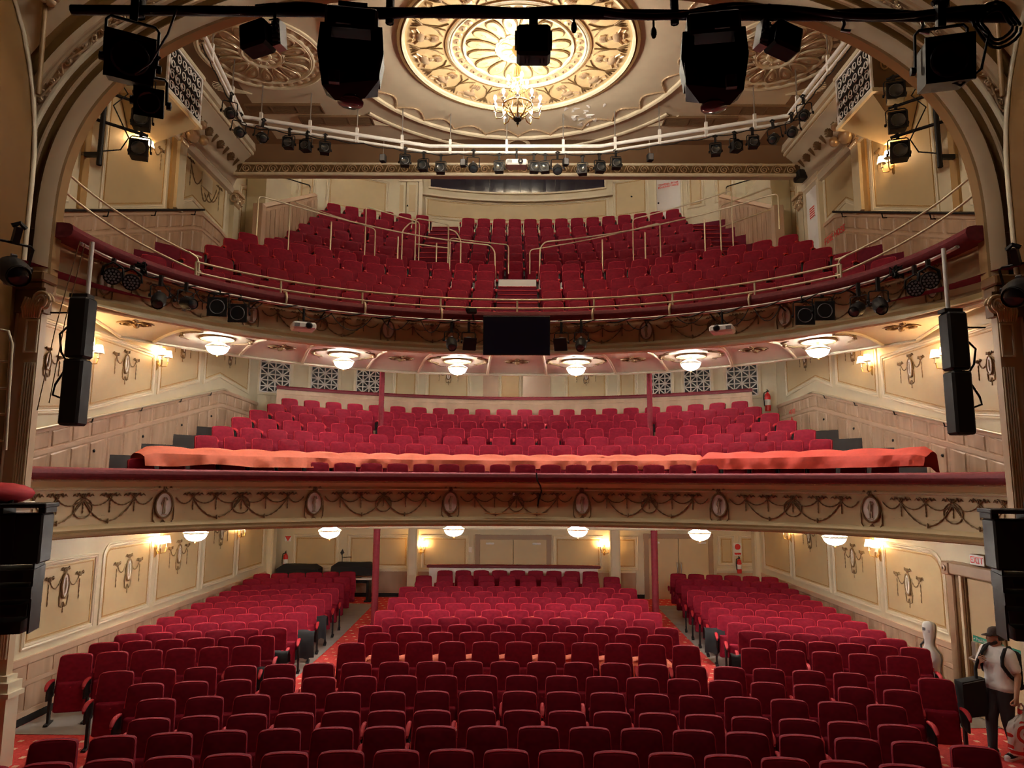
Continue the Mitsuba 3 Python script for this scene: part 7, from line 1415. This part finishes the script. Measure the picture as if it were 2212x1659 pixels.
for s_, a_, f_ in (('L', bj['anL'][0], bj['ftL'][0]), ('R', bj['anR'][0], bj['ftR'][0])):
    dv = (f_ - a_) * A(1, 1, 0); dv /= np.linalg.norm(dv); Ms = Mp @ frame_mat(A(a_[0], a_[1], 0), np.cross(-dv, A(0, 0, 1)) * -1, -dv, A(0, 0, 1)) if False else Mp @ aim(A(a_[0], a_[1], 0.0), dv)
    js = dict(h=(A(0, 0.05, 0.055), 0.045), a=(A(0, 0.0, 0.10), 0.05), m=(A(0, -0.09, 0.05), 0.046), t=(A(0, -0.185, 0.042), 0.040), ml=(A(0.015, -0.12, 0.042), 0.042)); sh = chain(js, [('h', 'a'), ('a', 'm'), ('h', 'm'), ('m', 't'), ('m', 'ml'), ('ml', 't')], 0.02, 3)
    sk = part(pe, 'shoe', (sh.vertices, sh.faces), 'm_black', True, M=Ms)
    part(sk, 'sole', MB().prism(sg.LineString([(0, 0.06), (0, -0.08), (0.012, -0.19)]).buffer(0.049), 0.0, 0.032, None), 'm_shirt', M=Ms); part(sk, 'toe_cap', MB().ell((0.006, -0.20, 0.045), (0.040, 0.040, 0.030), 10), 'm_shirt', True, M=Ms)
    m = MB()
    for i in range(4): m.tube([(-0.028, -0.04 - i * 0.03, 0.098 - i * 0.006), (0.0, -0.05 - i * 0.03, 0.105 - i * 0.007), (0.028, -0.04 - i * 0.03, 0.098 - i * 0.006)], 0.006, 5)
    part(sk, 'laces', m, 'm_shirt', True, M=Ms)
cp = part(pe, 'cap', MB().grid(np.array([[hp(0.101 * r_ * math.cos(t), 0.02 + 0.108 * r_ * math.sin(t), zz) for t in np.linspace(0, 2 * PI, 24, endpoint=False)] for r_, zz in ((1.0, 0.03), (1.02, 0.06), (0.95, 0.10), (0.75, 0.128), (0.4, 0.142), (0.02, 0.146))]), cv=True), 'm_cap', True, M=Mp)
part(cp, 'peak', MB().grid(np.array([[hp(0.085 * math.sin(a) * (1 - 0.1 * q), -0.075 - 0.095 * q * math.cos(a * 0.9) - 0.0 + 0.06 * (1 - math.cos(a)), 0.05 - 0.022 * q + dz) for a in np.linspace(-1.2, 1.2, 11)] for q, dz in ((0, 0), (0.5, 0.004), (1, 0), (1, -0.006), (0.5, -0.003), (0, -0.006))]), cu=True), 'm_cap', True, M=Mp)
part(pe, 'hair', MB().grid(np.array([[hp(0.094 * math.sin(a), 0.022 + 0.10 * math.cos(a), z_) for a in np.linspace(-1.75, 1.75, 15)] for z_ in (0.035, 0.0, -0.03)])), 'm_hair', True, M=Mp)
part(pe, 'beard', shell([('jw', 'ch'), ('jw', 'sL'), ('jw', 'sR')], 0.004, 0.012, 4, dict(sL=(hp(0.05, -0.012, -0.06), 0.024), sR=(hp(-0.05, -0.012, -0.06), 0.024))), 'm_hair', True, M=Mp)
for s_ in (-1, 1): part(pe, 'eye', MB().ell(hp(s_ * 0.03, -0.094, 0.012), 0.010, 8), 'm_white', True, M=Mp); part(pe, 'pupil', MB().ell(hp(s_ * 0.03, -0.102, 0.012), 0.0055, 6), 'm_black', True, M=Mp); part(pe, 'eyebrow', MB().tube([hp(s_ * 0.015, -0.103, 0.030), hp(s_ * 0.045, -0.092, 0.031)], 0.005, 5), 'm_hair', True, M=Mp)
k = thing('backpack', 'black backpack worn by the man in the white t-shirt', 'backpack')
pk = chain(dict(a=(A(-0.09, 0.22, 1.33), 0.09), b=(A(0.09, 0.22, 1.33), 0.09), c=(A(-0.10, 0.23, 0.98), 0.10), d=(A(0.10, 0.23, 0.98), 0.10)), [('a', 'b'), ('a', 'c'), ('b', 'd'), ('c', 'd'), ('a', 'd')], 0.03, 3); part(k, 'bag', (pk.vertices, pk.faces), 'm_blackcloth', True, M=Mp)
for s_ in (-1, 1): part(k, 'strap', MB().tube([A(s_ * 0.10, 0.17, 1.40), A(s_ * 0.13, 0.08, 1.475), A(s_ * 0.145, -0.04, 1.455), A(s_ * 0.15, -0.115, 1.36), A(s_ * 0.155, -0.125, 1.25), A(s_ * 0.19, -0.04, 1.12), A(s_ * 0.16, 0.10, 1.02)], 0.026, 6), 'm_blackcloth', True, M=Mp)
k = thing('shoulder_bag', 'big black shoulder bag hanging at the hip of the man in the white t-shirt', 'bag')
part(k, 'bag', soft_box((-0.16, -0.32, 0.5), (0.18, -0.0, 1.0), 6, 0.012) if False else MB().hull([(x, y, z) for x, z, in ((-0.20, 0.97), (0.14, 1.02), (-0.20, 0.56), (0.16, 0.60), (-0.15, 0.5), (0.1, 0.52)) for y in (-0.08, 0.08)]), 'm_blackcloth', M=mat(6.40, 10.45, 0.0, rz=0.1))
part(k, 'zip', MB().tube([(-0.19, -0.082, 0.95), (0.13, -0.082, 1.0)], 0.006, 4), 'm_grey', M=mat(6.40, 10.45, 0.0, rz=0.1)); part(k, 'strap', MB().tube([A(6.45, 10.42, 0.98)] + [(Mp @ A(*q, 1))[:3] for q in ((-0.20, -0.19, 1.14), (-0.14, -0.215, 1.26), (-0.12, -0.15, 1.38), (-0.10, -0.02, 1.48), (-0.09, 0.1, 1.45))], 0.022, 8), 'm_blackcloth', True)
k = thing('carrier_bag', 'white plastic shopping bag printed with red dots and rings in the hand of the man', 'shopping bag')
Mb = mat(6.83, 10.10, 0, rz=-0.1)
def bagfn(p, n, uv):
    u = (p.x - 6.80) / 0.19; v = (p.z - 0.40) / 0.19; r = dr.sqrt(u * u + v * v); red = dr.select((r < 0.62) & (r > 0.42), 1.0, dr.select(r < 0.2, 1.0, 0.0))
    su, sv = p.x / 0.15 + 0.3, p.z / 0.15; iu, iv = dr.floor(su), dr.floor(sv); a = su - iu - 0.5; b = sv - iv - 0.5; rad = 0.12 + 0.16 * cell_rand(iu, iv, 3)
    dots = dr.select((a * a + b * b < rad * rad) & (r > 0.75), 1.0, 0.0); band = dr.select((p.z > 0.135) & (p.z < 0.185), 1.0, 0.0)
    return mix((0.76, 0.70, 0.66), (0.66, 0.045, 0.04), dr.maximum(red, dr.maximum(dots, band)))
B('m_carrier', proc(bagfn), 0.35)
P = []
for z, w_, dp in ((0.10, 0.13, 0.05), (0.12, 0.17, 0.08), (0.2, 0.20, 0.10), (0.32, 0.21, 0.105), (0.44, 0.20, 0.10), (0.52, 0.17, 0.085), (0.58, 0.10, 0.05), (0.63, 0.05, 0.03), (0.69, 0.03, 0.02)):
    P.append([A(w_ * math.copysign(abs(math.cos(t)) ** 0.7, math.cos(t)), dp * math.sin(t), z) * A(1, 1, 1) * (1 + 0 * t) + A(0.014 * math.sin(t * 5 + z * 20), 0.012 * math.sin(t * 7 + z * 31), 0) for t in np.linspace(0, 2 * PI, 28, endpoint=False)])
part(k, 'bag', MB().grid(np.array(P), cv=True), 'm_carrier', True, M=Mb)
for s_ in (-1, 1): part(k, 'handle', MB().tube([(s_ * 0.04, 0, 0.64), (s_ * 0.035, 0.01, 0.72), (0.0, 0.01, 0.775)], [0.02, 0.013, 0.010], 6), 'm_carrier', True, M=Mb)
